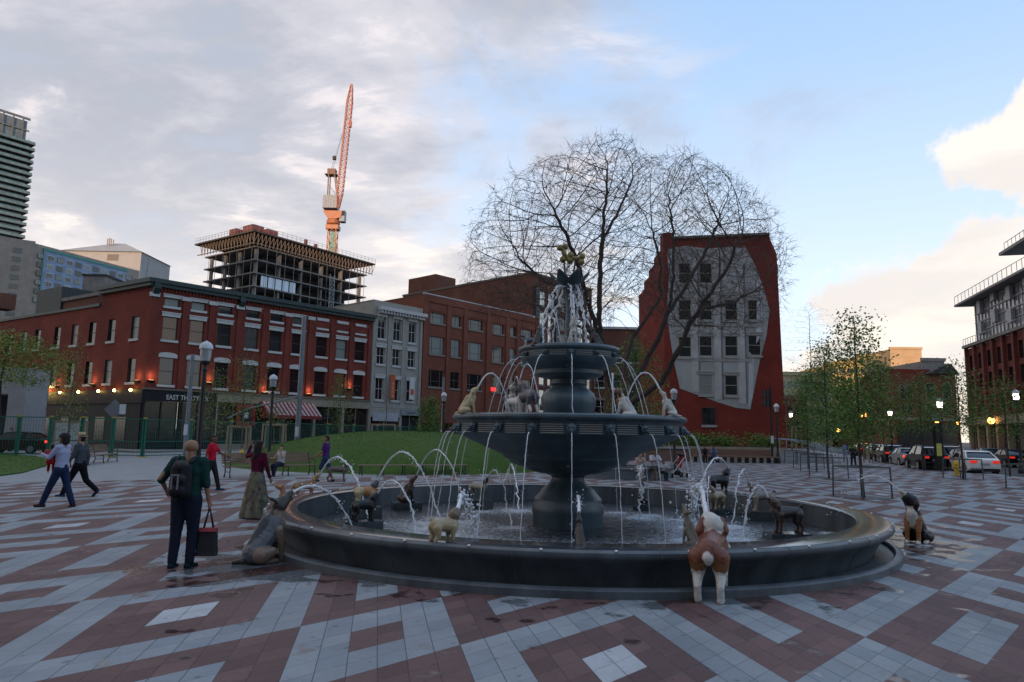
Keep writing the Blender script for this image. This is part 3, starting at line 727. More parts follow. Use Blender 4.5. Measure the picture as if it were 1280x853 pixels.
# ---- red corner building --------------------------------------------------------
dA = np.array([DF.x, DF.y]); pA = np.array([CORNER.x, CORNER.y]); TA = WF(pA, dA)
SIDE_ANG = R(-58); dS = np.array([math.cos(math.atan2(.545, -.84)), math.sin(math.atan2(.545, -.84))])
dB = -dS; LB = 46.0; pB = pA+dS*LB; TB = WF(pB, dB)
red = thing('brick_building', 'long red brick corner building with white lintels and dark green cornice', 'building', frame(pA[0], pA[1], math.atan2(dA[1], dA[0])))
LA_ = hit(pA, dA, 466, 396)[0]
def tz(x, y): return hit(pA, dA, x, y)
zr = {'attic': (tz(212, 383)[1], tz(212, 372.5)[1]), 'mid': (tz(210, 425)[1], tz(210, 396)[1]), 'low': (tz(205, 481)[1], tz(205, 447)[1])}
bays = [211, 245, 279, 314, 344, 372, 402, 427, 450]
tb = [tz(x, 430)[0] for x in bays]
# even the bays out
rects = []; wins = []
for i, t in enumerate(tb):
    for row in ('attic', 'mid', 'low'):
        z0, z1 = zr[row]; wd = 1.32
        if row == 'attic' and i >= 6: wins.append((i, t, row, z0, z1, wd, True)); continue
        rects.append((t-wd/2, t+wd/2, z0, z1)); wins.append((i, t, row, z0, z1, wd, False))
Htop = 14.9; zg = tz(210, 488.5)[1]
wl = MB(TA); open_wall(wl, LA_, zg, Htop, rects)
wl.add([(LA_, 0, zg), (LA_, 14, zg), (LA_, 14, Htop), (LA_, 0, Htop)], [(0, 1, 2, 3)])
LBc = 8.6                      # taller corner portion of the side wall
sh = lambda x, y: hit(pB, dB, x, y)
srect = []; swin = []
up_z = (sh(163, 424)[1], sh(165, 396)[1]); lo_z = (sh(162, 478)[1], sh(162, 448)[1])
for x in (166, 137, 113, 91, 69.5, 45, 28, 10):
    t = sh(x, 440)[0]
    for z0, z1 in (up_z, lo_z):
        srect.append((t-.62, t+.62, z0, z1)); swin.append((t, z0, z1))
Hs = 13.5
wl2 = MB(TB); open_wall(wl2, LB-LBc, zg, Hs, [r for r in srect if r[1] < LB-LBc]); open_wall(wl2, LB, zg, Htop, [r for r in srect if r[0] > LB-LBc], x0=LB-LBc)
wl2.add([(LB-LBc, 0, Hs), (LB-LBc, 12, Hs), (LB-LBc, 12, Htop), (LB-LBc, 0, Htop)], [(0, 3, 2, 1)])
o = wl.build('wall', brick_red, red); o = wl2.build('side_wall', brick_red, red)
b = MB(); C0 = pA; e = pA+dA*LA_; f_ = pB
nA = np.array([-dA[1], dA[0]]); nB = np.array([-dB[1], dB[0]])
pc = pB+dB*(LB-LBc)
b.add([(C0[0], C0[1], Htop-.02), (e[0], e[1], Htop-.02), tuple((e+nA*14))+(Htop-.02,), tuple(pc+nB*12)+(Htop-.02,), (pc[0], pc[1], Htop-.02)], [(0, 1, 2, 3, 4)])
b.add([(pc[0], pc[1], Hs-.05), tuple(pc+nB*12)+(Hs-.05,), tuple(f_+nB*12)+(Hs-.05,), (f_[0], f_[1], Hs-.05)], [(0, 1, 2, 3)])
b.build('roof', roofm, red)
# cornice
b = MB(TA); b.box(-.05, LA_+.2, -.55, .2, Htop-.10, Htop+.28); b.box(-.02, LA_+.1, -.35, .1, Htop-.42, Htop-.11); 
b.build('cornice', green_tr, red)
b = MB(TB); b.box(LB-LBc, LB+.5, -.55, .2, Htop-.10, Htop+.281); b.box(LB-LBc, LB+.3, -.35, .1, Htop-.42, Htop-.11); b.build('cornice', green_tr, red)
b = MB(TB); b.box(0, LB-LBc, -.14, .3, Hs-.12, Hs+.14); b.build('coping', green_tr, red)
for x in (193, 301):
    t = tz(x, 380)[0]; t = max(t, .15)
    b = MB(TA); b.prism([(-.50, Htop-.1), (.0, Htop-.1), (.0, Htop-1.5), (-.12, Htop-1.5), (-.25, Htop-1.0), (-.5, Htop-.6)], t-.28, t+.28, 'x'); b.build('bracket', green_tr, red)
# corbel course and pilasters
b = MB(TA)
for k in range(int(LA_/.32)): b.box(.1+k*.32, .1+k*.32+.16, -.12, 0.0, Htop-.75, Htop-.43)
b.box(0, LA_, -.10, 0, Htop-.43, Htop-.421); b.build('corbel_course', brick_red, red)
pil = [0.25]+[(tb[i]+tb[i+1])/2 for i in range(len(tb)-1)]+[LA_-.3]
for k, t in enumerate(pil):
    b = MB(TA); wdp = .26 if 0 < k < len(pil)-1 else .24
    b.box(t-wdp, t+wdp, -.13, 0.0, zg, Htop-1.35); b.build('pilaster', brick_red, red)
    if k in (0, 1, 2, 3, 5, 6): b = MB(TA); b.box(t-.42, t+.42, -.22, 0.0, Htop-1.34, Htop-.98); b.build('capital', stone_w, red)
for i, t, row, z0, z1, wd, blank in wins:
    if blank:
        for zz in (z1, z0-.22): b = MB(TA); b.box(t-.75, t+.75, -.10, 0.0, zz, zz+(.3 if zz == z1 else .2)); b.build('blind_lintel', stone_w, red)
        continue
    pn = glass_b if (row == 'attic' and i < 2) or (row == 'mid' and i == 7) else lit_w if (row == 'mid' and i in (0, 1)) or (row == 'low' and i == 7) else dusty if (i*3+len(row)) % 4 == 0 else glass
    window(red, TA, t, z0, wd, z1-z0, frame_dk, pn, 'sash' if row != 'attic' else 'plain', sill=stone_w, lintel=stone_w, arch=(row == 'low'), lint_h=.48 if row == 'low' else .42 if row == 'mid' else .32, over=.16)
for k, (t, z0, z1) in enumerate(swin):
    if t > 1: window(red, TB, t, z0, 1.24, z1-z0, frame_dk, glass_b if k % 3 == 0 else glass, 'sash', sill=stone_w)
# the ground floor: black restaurant front round the corner, then stone piers
def storefront(root, T, x0, x1, zt, fm, bay, kick=.7, glassm=None, fascia=1.0, fasm=None):
    b = MB(T); b.box(x0, x1, -.22, .1, zt-fascia, zt); b.build('fascia', fasm or fm, root)
    n = max(1, round((x1-x0)/bay)); bw = (x1-x0)/n
    for i in range(n+1):
        x = x0+i*bw; b = MB(T); b.box(max(x0, x-.16), min(x1, x+.16), -.18, .12, 0, zt-fascia-.002); b.build('pier', fm, root)
    for i in range(n):
        a, c = x0+i*bw+.16, x0+(i+1)*bw-.16
        b = MB(T); b.box(a, c, -.02, .15, 0, kick); b.box(a, c, .0, .1, kick+.002, kick+.08); b.box((a+c)/2-.03, (a+c)/2+.03, .02, .08, kick+.08, zt-fascia-.002); b.build('shopfront_frame', fm, root)
        b = MB(T); b.box(a, c, .16, .18, kick, zt-fascia); b.build('shop_glass', glassm or glass, root)
xk = tz(270, 500)[0]
shop_gl = mat('dark_shop_glass', (.022, .022, .022), .15, nscale=1.2, namt=.6, spec=.6)
storefront(red, TA, 0.0, xk, zg, black_p, 3.2, glassm=shop_gl)
storefront(red, TA, xk, LA_, zg, stone_b, 3.3, kick=.4, fascia=.8, glassm=shop_gl)
b = MB(TB); b.box(LB-24, LB-.05, -.08, .2, .0, zg-1.2); b.build('restaurant_wall', black_p, red)
b = MB(TB); b.box(LB-24, LB+.2, -.2, .2, zg-1.198, zg); b.build('fascia', black_p, red)
b = MB(TB); b.box(0, LB-24.002, -.0, .2, .0, zg); b.build('lower_wall', brick_dk, red)
for t in (LB-3, LB-6.6, LB-9.5, LB-13, LB-17): b = MB(TB); b.box(t-.8, t+.8, -.11, -.085, .7, 2.8); b.build('shop_glass', shop_gl, red)
b = MB(TA); b.box(-.05, LA_, -.30, .0, zg+.003, zg+.16); b.build('string_course', mat('brown_stone', (.13, .11, .09), .8), red)
def text_obj(name, s, size, T, material, parent, extr=.03, sx=1.0, align='LEFT', bold=0.0):
    cu = bpy.data.curves.new(name, 'FONT'); cu.body = s; cu.size = size; cu.extrude = extr; cu.align_x = align; cu.offset = bold; cu.resolution_u = 3
    ob = bpy.data.objects.new(name, cu); COL.objects.link(ob)
    dg = bpy.context.evaluated_depsgraph_get(); dg.update(); me = bpy.data.meshes.new_from_object(ob.evaluated_get(dg)); bpy.data.objects.remove(ob)
    M = T @ Matrix.Rotation(math.pi/2, 4, 'X') @ Matrix.Diagonal((sx, 1, 1, 1))
    if parent is not None: M = rootmat(parent).inverted() @ M
    me.transform(M); me.materials.clear(); me.materials.append(material)
    o = bpy.data.objects.new(name, me); COL.objects.link(o)
    if parent is not None: o.parent = parent
    return o
t0, z0 = tz(206, 499.5); t1, _ = tz(257, 499.5)
text_obj('sign_lettering', 'EAST THIRTY-SIX', .62, TA @ Matrix.Translation((t0, -.24, z0+.0)), mat('sign_white', (.55, .55, .5), .6), red, .02, sx=.82, bold=.004)
# glowing up-lights on the brick
lampm = mat('sconce_glow', (.9, .5, .25), .5, emit=(1.0, .58, .3), estr=1.2)
def sconce(T, t, z, root, power=9):
    b = MB(T); b.prism([(-.05, z-.1), (-.05, z+.12), (-.38, z+.12), (-.3, z)], t-.28, t+.28, 'x'); s = b.build('wall_light', black_p, root)
    b = MB(T); b.box(t-.2, t+.2, -.30, -.10, z+.122, z+.14); b.build('lamp_glass', lampm, s)
    L_ = bpy.data.lights.new('sconce_light', 'POINT'); L_.energy = power; L_.color = (1, .52, .26); L_.shadow_soft_size = .2
    lo = bpy.data.objects.new('sconce_light', L_); COL.objects.link(lo); lo.location = (T @ Vector((t, -.42, z+.5)))
for x, y in ((185.5, 477), (329, 492), (384.5, 494), (435, 487), (260, 480)): t, z = tz(max(x, 186), y); sconce(TA, max(t, .5), z, red)
for x, y in ((173, 477.5), (117.5, 482), (73, 484)): t, z = sh(x, y); sconce(TB, t, z, red)
bulb = mat('string_bulb', (1, .7, .2), .5, emit=(1.0, .62, .16), estr=9)
for x, y in ((80, 491), (103, 490.5), (128, 489.5), (148, 488.5), (168.5, 488)):
    t, z = sh(x, y); b = MB(TB); b.sphere((t, -.38, z), .13, 8, 6); w_ = b.build('globe_lamp', bulb, red)
    b = MB(TB); b.bar((t, -.2, z+.16), (t, -.4, z+.16), .05); b.build('lamp_arm', black_p, w_)
t, z = sh(61, 488); b = MB(TB); b.box(t-.3, t+.3, -.9, -.5, z-.55, z+.5); b.build('lantern', bulb, red)
b = MB(TB); b.box(t-.36, t+.36, -.96, -.2, z+.5, z+.62); b.build('lantern_cap', black_p, red)
# awning, striped
t0, z0 = tz(325, 501.5); t1, z1 = tz(390, 520.5)
strp = MB(TA); n = 26
for k in range(n):
    strp.m = k % 2
    a = t0-.1+(t1-t0)*k/n; c = t0-.1+(t1-t0)*(k+1)/n
    strp.add([(a, -.25, z0), (c, -.25, z0), (c, -2.0, z0-1.35), (a, -2.0, z0-1.35)], [(0, 1, 2, 3)])
    strp.m = 0; strp.add([(a, -2.0, z0-1.35), (c, -2.0, z0-1.35), (c, -2.0, z0-1.68), (a, -2.0, z0-1.68)], [(0, 1, 2, 3)])
strp.m = 0
strp.add([(t0-.1, -.25, z0), (t0-.1, -2, z0-1.35), (t0-.1, -2, z0-1.68), (t0-.1, -.25, z0-1.6)], [(0, 1, 2, 3)]); strp.add([(t1-.1, -.25, z0), (t1-.1, -2, z0-1.35), (t1-.1, -2, z0-1.68), (t1-.1, -.25, z0-1.6)], [(3, 2, 1, 0)])
strp.build('awning', [mat('awning_red', (.18, .018, .022), .8), mat('awning_white', (.34, .31, .31), .8)], red)
for xx in (272, 305):
    t, z = tz(xx, 520); 
b = MB(TA); t, z = tz(306, 519); b.box(t-.95, t+.95, -.30, -.10, z-1.0, z+1.0); bb_ = b.build('menu_board', mat('sign_red', (.28, .012, .015), .6), red)
b = MB(TA); b.box(t-.62, t+.62, -.36, -.302, z-.66, z+.66); b.build('menu_glass', shop_gl, bb_)
b = MB(TA); b.box(t-.25, t+.18, -.38, -.362, z-.3, z+.25); b.build('menu_sheet', mat('paper', (.5, .5, .52), .8), bb_)
# antenna on the roof
b = MB(TA); b.tube([(1.3, 5, Htop), (1.3, 5, Htop+1.4), (1.4, 5, Htop+3.4)], [.12, .06, .02], 6); b.build('antenna', metal_g, red)
# ---- grey stone building ------------------------------------------------------
p1 = pA+dA*(LA_+.02); T1 = WF(p1, dA); EG = hit(pA, dA, 528.5, 400)[0]; LG = EG-LA_-.02; HG = 17.1
gry = thing('stone_building', 'narrow pale grey three storey building with white bracketed cornice', 'building', WF(p1, dA))
h1 = lambda x, y: hit(p1, dA, x, y)
rows = [(h1(477, 423.5)[1], h1(477, 396)[1]), (h1(477, 455.5)[1], h1(477, 434.5)[1]), (h1(477, 500)[1], h1(477, 473)[1])]
zgg = h1(480, 506)[1]
rc = []; ww = []
for x in (476, 495.5, 514.5):
    t = h1(x, 440)[0]
    for z0, z1 in rows: rc.append((t-.55, t+.55, z0, z1)); ww.append((t, z0, z1))
b = MB(T1); open_wall(b, LG, zgg, HG, rc); b.add([(0, 0, 0), (0, 14, 0), (0, 14, HG), (0, 0, HG)], [(0, 3, 2, 1)]); b.add([(LG, 0, 0), (LG, 14, 0), (LG, 14, HG), (LG, 0, HG)], [(0, 1, 2, 3)]); b.build('wall', stone_g, gry)
b = MB(T1); b.box(0, LG, .1, 14, HG-.2, HG-.1); b.build('roof', roofm, gry)
b = MB(T1); b.box(.6, LG+.15, -.75, 0, HG-1.15, HG-.75); b.box(.7, LG+.05, -.45, 0, HG-1.5, HG-1.151)
for k in range(14): b.box(.8+k*.44, .95+k*.44, -.65, 0, HG-1.49, HG-1.152)
b.build('cornice', stone_w, gry)
for t, z0, z1 in ww: window(gry, T1, t, z0, 1.1, z1-z0, frame_wh, glass, 'cross', sill=stone_w, lintel=stone_w, lint_h=.42, over=.2)
for tt in (.25, 2.45, 4.6, LG-.25): b = MB(T1); b.box(tt-.2, tt+.2, -.12, 0, zgg, HG-1.52); b.build('pilaster', stone_g, gry)
b = MB(T1); b.box(0, LG, -.25, 0, zgg-.35, zgg-.002); b.build('fascia', stone_g, gry)
storefront(gry, T1, 0, 4.5, zgg-.36, stone_g, 4.5, kick=.5, fascia=1.1, glassm=shop_gl)
b = MB(T1); b.box(.4, 4.1, -.26, -.224, zgg-1.9, zgg-.9); b.build('roller_sign', mat('pale_sign', (.34, .36, .40), .5, nscale=2, namt=.15), gry)
storefront(gry, T1, 4.52, LG, zgg-.36, stone_g, 2.6, kick=.05, fascia=.6, glassm=black_p)
b = MB(T1); b.box(4.4, LG, -.34, -.26, zgg-1.15, zgg-.45); b.build('sign_board', mat('sign_slate', (.2, .23, .25), .5), gry)
text_obj('sign_lettering', 'CRAFT', .42, T1 @ Matrix.Translation((5.2, -.345, zgg-.98)), mat('letter_dark', (.03, .03, .03), .5), gry, .01, sx=1.2)
orange = mat('orange_banner', (.50, .085, .018), .7, nscale=2, namt=.1)
t, z = h1(487.5, 469); b = MB(T1); zb = h1(487.5, 499)[1]; b.box(t-.33, t+.33, -.62, -.58, zb, z); bo = b.build('banner', orange, gry)
for k, ch in enumerate('PEDAL'): text_obj('banner_letter', ch, .5, T1 @ Matrix.Translation((t, -.625, z-1.25-k*.47)), mat('letter_pale', (.5, .42, .36), .6), bo, .004, align='CENTER')
for zz in (z, zb): b = MB(T1); b.bar((t, -.62, zz), (t, 0, zz), .04); b.build('banner_arm', black_p, bo)
t, z = h1(511.5, 473); zb = h1(511.5, 500)[1]; b = MB(T1); b.box(t-.38, t+.38, -.62, -.58, zb, z); bo = b.build('banner', mat('white_banner', (.55, .55, .55), .7), gry)
b = MB(T1); b.box(t-.24, t+.24, -.64, -.621, zb+.55, zb+1.25); b.build('banner_mark', orange, bo)
# ---- orange brick warehouse -----------------------------------------------------
p2 = pA+dA*(EG+.03); T2 = WF(p2, dA); LW = hit(pA, dA, 673, 395)[0]-EG-.03
war = thing('brick_warehouse', 'four storey orange-brown brick warehouse with wide grouped windows and thin white coping', 'building', WF(p2, dA))
h2 = lambda x, y: hit(p2, dA, x, y); HW = 19.0
cols = [(545.5, 2.45, 'triple'), (569, 1.55, 'cross'), (593.5, 2.6, 'triple'), (622, 2.2, 'triple'), (640.5, 1.15, 'sash'), (658, 2.5, 'triple')]
rows = [(h2(545, 404)[1], h2(545, 383)[1]), (h2(545, 443)[1], h2(545, 421)[1]), (h2(545, 484)[1], h2(545, 463)[1])]
rc = []; ww = []
for ci, (x, wd, st) in enumerate(cols):
    t = h2(x, 450)[0]
    for ri, (z0, z1) in enumerate(rows): rc.append((t-wd/2, t+wd/2, z0, z1)); ww.append((t, wd, z0, z1, st, ci, ri))
b = MB(T2); open_wall(b, LW, 4.2, HW, rc)
b.add([(0, 0, 4), (0, 16, 4), (0, 16, HW), (0, 0, HW)], [(0, 3, 2, 1)]); b.add([(LW, 0, 0), (LW, 16, 0), (LW, 16, HW), (LW, 0, HW)], [(0, 1, 2, 3)]); b.build('wall', brick_org, war)
b = MB(T2); b.box(0, LW, .1, 16, HW-.25, HW-.15); b.build('roof', roofm, war)
b = MB(T2); b.box(-.02, LW+.05, -.25, .2, HW+.0, HW+.14); b.build('coping', mat('tin_coping', (.42, .42, .42), .5, nscale=3, namt=.25), war)
b = MB(T2); b.box(0, LW, -.22, .0, HW-.9, HW-.002); b.build('parapet_band', brick_org, war)
edges = [0.35, h2(559, 450)[0], h2(580, 450)[0], h2(609, 450)[0], h2(633, 450)[0], h2(646.5, 450)[0], LW-.4]
for t in edges: b = MB(T2); b.box(t-.34, t+.34, -.20, 0, 4.2, HW-.902); b.build('pilaster', brick_org, war)
for ci in range(6):
    a = edges[ci]+.342; c = edges[ci+1]-.342
    b = MB(T2); b.box(a, c, -.12, 0, HW-1.9, HW-.903); b.box(a, c, -.07, 0, HW-2.1, HW-1.901); b.build('corbel', brick_org, war)
sill_c = mat('concrete_sill', (.22, .20, .17), .8)
for t, wd, z0, z1, st, ci, ri in ww:
    window(war, T2, t, z0, wd, z1-z0, frame_br, glass_b if (ri == 1 and ci != 3) or (ri == 0 and ci == 0) else glass, st, sill=sill_c)
storefront(war, T2, 0, LW, 4.2, brick_org, 3.2, kick=1.0, fascia=1.1, glassm=shop_gl, fasm=brick_org)
b = MB(T2); t, z = h2(615, 487); b.box(t-.5, t+.5, -.3, -.25, z-.25, z+.25); b.build('red_sign', mat('sign_red_lit', (.7, .03, .03), .5, emit=(1, .03, .03), estr=.6), war)
# ---- taller brick block behind --------------------------------------------------
p3 = pA+dA*hit(pA, dA, 668, 340)[0]; T3 = WF(p3, dA); HT = 25.6
tal = thing('brick_apartment_block', 'taller brown brick apartment block with tall bright bay windows', 'building', WF(p3, dA))
b = MB(T3); b.box(0, 15.5, 0.5, 30, 0, HT); b.build('wall', brick_dk, tal)
b = MB(T3); b.box(-.1, 15.6, .4, 30.1, HT+.002, HT+.3); b.build('coping', mat('brown_stone', (.1, .1, .1), .8), tal)
T3n = T3 @ Matrix.Rotation(math.pi/2, 4, 'Z')
b = MB(T3); b.box(.3, 5.0, 22, 29, HT+.302, HT+3.0); b.build('penthouse', brick_dk, tal)
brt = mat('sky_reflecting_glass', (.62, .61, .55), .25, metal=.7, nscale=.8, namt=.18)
h3 = lambda x, y: hit(p3+dA*0, dA, x, y)
for x, wd, br in ((679.5, 1.5, 1), (689.5, .8, 1), (705, 1.5, 0), (716, .8, 1), (727.5, 1.5, 1), (738, .9, 1)):
    t = h3(x, 400)[0]
    for k in range(7):
        z0 = HT-4.6-k*2.95
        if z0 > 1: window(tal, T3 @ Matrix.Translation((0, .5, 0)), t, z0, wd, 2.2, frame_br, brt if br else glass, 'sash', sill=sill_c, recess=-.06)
for x in (674, 699, 722): t = h3(x, 400)[0]; b = MB(T3); b.box(t-.6, t+.25, .1, .498, 0, HT-2); b.build('bay_pier', mat('dark_cladding', (.05, .055, .06), .5), tal)
# ---- low building between -------------------------------------------------------
p4 = np.array([13.0, 118.0]); d4 = np.array([1.0, .02]); T4 = WF(p4, d4)
low = thing('low_brick_building', 'low brown brick building with pale coping behind the bare tree', 'building', WF(p4, d4))
h4 = lambda x, y: hit(p4, d4, x, y); HL = h4(780, 412)[1]
wl = []; 
for k in range(4):
    for j in range(3): wl.append((1.8+k*2.9, 2.6+j*4.3+3))
b = MB(T4); open_wall(b, 13, 0, HL, [(t-.8, t+.8, z, z+2.2) for t, z in wl]); b.add([(13, 0, 0), (13, 10, 0), (13, 10, HL), (13, 0, HL), (0, 0, 0), (0, 10, 0), (0, 10, HL), (0, 0, HL)], [(0, 1, 2, 3), (4, 7, 6, 5), (3, 2, 6, 7)]); b.build('wall', brick_dk, low)
b = MB(T4); b.box(-.1, 13.1, -.3, .2, HL-.0, HL+.4); b.build('coping', mat('tin_coping', (.4, .4, .4), .5), low)
for t, z in wl: window(low, T4, t, z, 1.6, 2.2, frame_wh, glass, 'sash', sill=stone_w, lintel=stone_b)
# ---- mural building -------------------------------------------------------------
YM = 66.0; p5 = np.array([0.0, YM]); d5 = np.array([1.0, 0.0]); T5 = WF(p5, d5)
mur = thing('flatiron_building', 'tall narrow red brick building with a large pale painted mural panel', 'building', frame(aty(890, 540, YM).x, YM, 0))
sil = [(829, 552), (829, 291), (841, 291), (841, 296.5), (900, 295), (961, 291.5), (963, 300), (971, 318), (973, 360), (977, 552)]
poly = []
for x, y in sil:
    q = aty(x, y, YM); poly.append((q.x if y < 550 else aty(x, 300 if x < 900 else 360, YM).x, max(q.z, 0) if y < 550 else 0.0))
b = MB(); b.prism(poly, YM, YM+1.5, 'y'); b.build('wall', brick_mural, mur)
xl = poly[0][0]; xr = aty(970, 400, YM).x
for k, (ya, yb, zt) in enumerate(((1.503, 4.5, 20.0), (4.503, 7.5, 19.4), (7.503, 10.5, 18.8), (10.503, 14, 18.0))):
    b = MB(); b.box(xl+.05*k, xr-1.2*k, YM+ya, YM+yb, 0, zt); b.build('side_wall', brick_mural, mur)
b = MB(); xs_ = [p for p in poly if p[1] > 19]
for i in range(9, len(poly)-5):
    pass
q0 = aty(841, 296.5, YM); q1 = aty(961, 291.5, YM); b.bar((q0.x, YM-.1, q0.z-.12), (q1.x, YM-.1, q1.z-.12), .3, .22); b.build('coping', mat('brown_stone', (.1, .1, .1), .8), mur)
# the mural is kept plain: a pale painted field, mottled stone greys
fld = [(834, 311), (858, 307.5), (884, 311), (912, 309), (931, 308), (943, 330), (955, 362), (962, 388), (958, 420), (950, 450), (944, 480), (938, 512), (920, 510), (897, 503), (872, 494), (850, 486), (843, 455), (838, 425), (833, 390), (836, 350)]
fp = [(aty(x, y, YM-.03).x, aty(x, y, YM-.03).z) for x, y in fld]
muralm = mat('mural_paint', (.25, .245, .235), .8, nscale=.30, namt=.2, col2=(.41, .405, .39), stretch=(1.4, 1, .5))
b = MB(); b.prism(fp, YM-.04, YM-.003, 'y'); b.build('painted_mural', muralm, mur)
mband = mat('mural_band', (.30, .29, .27), .8, nscale=1.5, namt=.2)
for y0, x0_, x1_ in ((366, 842, 950), (405, 838, 952), (449, 853, 940)):
    a = aty(x0_, y0, YM); c = aty(x1_, y0, YM); b = MB(); b.box(a.x, c.x, YM-.10, YM-.042, a.z-.18, a.z+.12); b.build('mural_band', mband, mur)
mw_frame = mat('mural_window_frame', (.30, .27, .22), .7)
TM = frame(0, YM-.04, 0)
for cxp, rws in ((856, (342, 388, 434)), (882, (342, 388, 433, 481)), (914, (388, 433, 482)), (943, (388, 432)), (886, (520.5,))):
    for yy in rws:
        hh = 25 if yy < 500 else 22; wd = 16*YM/880; a = aty(cxp, yy+hh/2, YM); bb = aty(cxp, yy-hh/2, YM)
        window(mur, TM, a.x, a.z, wd, bb.z-a.z, mw_frame if yy < 500 else frame_dk, glass if not (cxp == 882 and yy > 470 and yy < 500) else glass_b, 'sash', sill=mband, lintel=mband if yy < 500 else None, recess=-.03, lint_h=.3)
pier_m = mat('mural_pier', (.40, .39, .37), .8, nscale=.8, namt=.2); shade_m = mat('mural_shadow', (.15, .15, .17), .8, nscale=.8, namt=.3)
for xq, ya, yb in ((869, 322, 490), (898, 322, 500), (928, 330, 505)):
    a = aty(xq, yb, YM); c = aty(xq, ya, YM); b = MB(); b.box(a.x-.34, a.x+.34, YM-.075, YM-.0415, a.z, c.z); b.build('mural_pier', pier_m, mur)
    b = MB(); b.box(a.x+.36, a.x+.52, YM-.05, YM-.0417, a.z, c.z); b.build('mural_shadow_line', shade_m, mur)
for xa_, ya, yb, wq in ((948, 352, 430, 5), (938, 440, 508, 4), (841, 330, 380, 3)):
    a = aty(xa_, yb, YM); c = aty(xa_, ya, YM); wq = wq*YM/880; b = MB(); b.prism([(a.x-wq*.6, a.z), (a.x+wq*.7, a.z+.8), (c.x+wq, c.z-.6), (c.x-wq*.4, c.z)], YM-.07, YM-.0413, 'y'); b.build('mural_pale_strip', mat('mural_pale', (.46, .47, .49), .8, nscale=1.2, namt=.2), mur)
# fire stair on its right flank
for k in range(6): 
    b = MB(); z = 3+k*3.0; q = aty(975, 400, YM); b.box(q.x-.2, q.x+.75, YM+2, YM+5, z, z+.08)
    for yy in (YM+2, YM+5): b.bar((q.x+.7, yy, z), (q.x+.7, yy, z+1), .05)
    b.bar((q.x+.7, YM+2, z+1), (q.x+.7, YM+5, z+1), .05); b.build('fire_balcony', black_p, mur)
# ------------------------------------------------------------------ more buildings
conc_raw = mat('raw_concrete', (.19, .18, .17), .9, nscale=1.1, namt=.28, bump=.2, bscale=12)
conc_dk = mat('dark_formwork_and_shade', (.05, .048, .045), .9, nscale=1.5, namt=.4)  # also colours the core box that stands for interior shade
# ---- building under construction --------------------------------------------------
_q = aty(320.6, 307.5, 150); pC = np.array([_q.x, 150.0]); dC = np.array([.572, .820]); TC = WF(pC, dC)
cons = thing('concrete_frame_building', 'unfinished open concrete frame building with slabs and shoring under construction', 'construction site', TC)
Lc, Dc = 32.0, 18.5
levels = [29.95, 32.9, 35.8, 38.7, 41.6]
b = MB(TC); b.box(1, Lc-1, 1, Dc-1, 0, 29.7); b.build('lower_floors', conc_raw, cons)
for i, z in enumerate(levels):
    b = MB(TC); b.box(-.6, Lc+(.3 if i > 1 else 0), -.6, Dc+.3, z-.26, z); b.build('slab', conc_raw, cons)
    if i < 4:
        for cx_ in (.5, 6.5, 12.5, 18.5, 24.5, 30.8):
            for cy_ in (.6, 6.5, 12, 17.4):
                if cx_ in (12.5, 18.5) and cy_ == 6.5: continue
                b = MB(TC); b.box(cx_-.22, cx_+.22, cy_-.45, cy_+.45, z, levels[i+1]-.262); b.build('column', conc_raw, cons)
        b = MB(TC); b.box(5, 27.5, 4, 15, z, levels[i+1]-.263); b.build('core_shade_fill', conc_dk, cons)  # core widened and coloured dark to stand for shade inside the floors
        for kk in range(14):
            t = .2+kk*2.4; b = MB(TC)
            b.bar((t, -.45, z), (t, -.45, levels[i+1]-.26), .07); b.build('prop', metal_g, cons)
        for kk in range(7):
            t = .9+kk*2.7; b = MB(TC); b.bar((-.45, t, z), (-.45, t, levels[i+1]-.26), .07); b.build('prop', metal_g, cons)
b = MB(TC); 
for k in range(5): b.box(1.6+k*1.9, 3.2+k*1.9, -.1, -.05, 33.0, 35.4)
b.build('glazed_panels', mat('pale_glass', (.35, .42, .5), .15, metal=.5), cons)
ZT = 44.7
b = MB(TC); b.box(-2.0, Lc+2.0, -1.6, Dc+2.5, ZT-.35, ZT); b.build('top_deck', conc_dk, cons)
b = MB(TC)
for k in range(36):
    t = -1.4+k*(Lc+2.8)/35
    b.bar((t, -1.1, 41.6), (t, -1.1, ZT-.35), .13); b.bar((t, -1.1, 42.1), (t+.95, -1.1, ZT-.4), .09); b.bar((t+.4, 2.5, 41.6), (t+.4, 2.5, ZT-.35), .13)
for k in range(18):
    t = -.9+k*1.15
    b.bar((-1.4, t, 41.6), (-1.4, t, ZT-.35), .13); b.bar((-1.4, t, 42.1), (-1.4, t+.9, ZT-.4), .09)
b.box(-1.5, Lc+1.5, -1.2, -1.0, 41.9, 42.05); b.box(-1.5, -1.3, -1.2, Dc+2, 41.9, 42.06)
b.build('shoring_frames', mat('rusty_steel', (.17, .13, .10), .7, nscale=3, namt=.4), cons)
b = MB(TC)
for k in range(30):
    t = -2+k*(Lc+4)/29; b.bar((t, -1.6, ZT), (t, -1.6, ZT+1.15), .05)
    if k < 18: b.bar((-2.0, -1.6+k*1.2, ZT), (-2.0, -1.6+k*1.2, ZT+1.15), .05)
for z in (ZT+.6, ZT+1.12): b.bar((-2, -1.6, z), (Lc+2, -1.6, z), .05); b.bar((-2, -1.6, z), (-2, Dc+2.4, z), .05)
b.build('guard_rail', metal_g, cons)
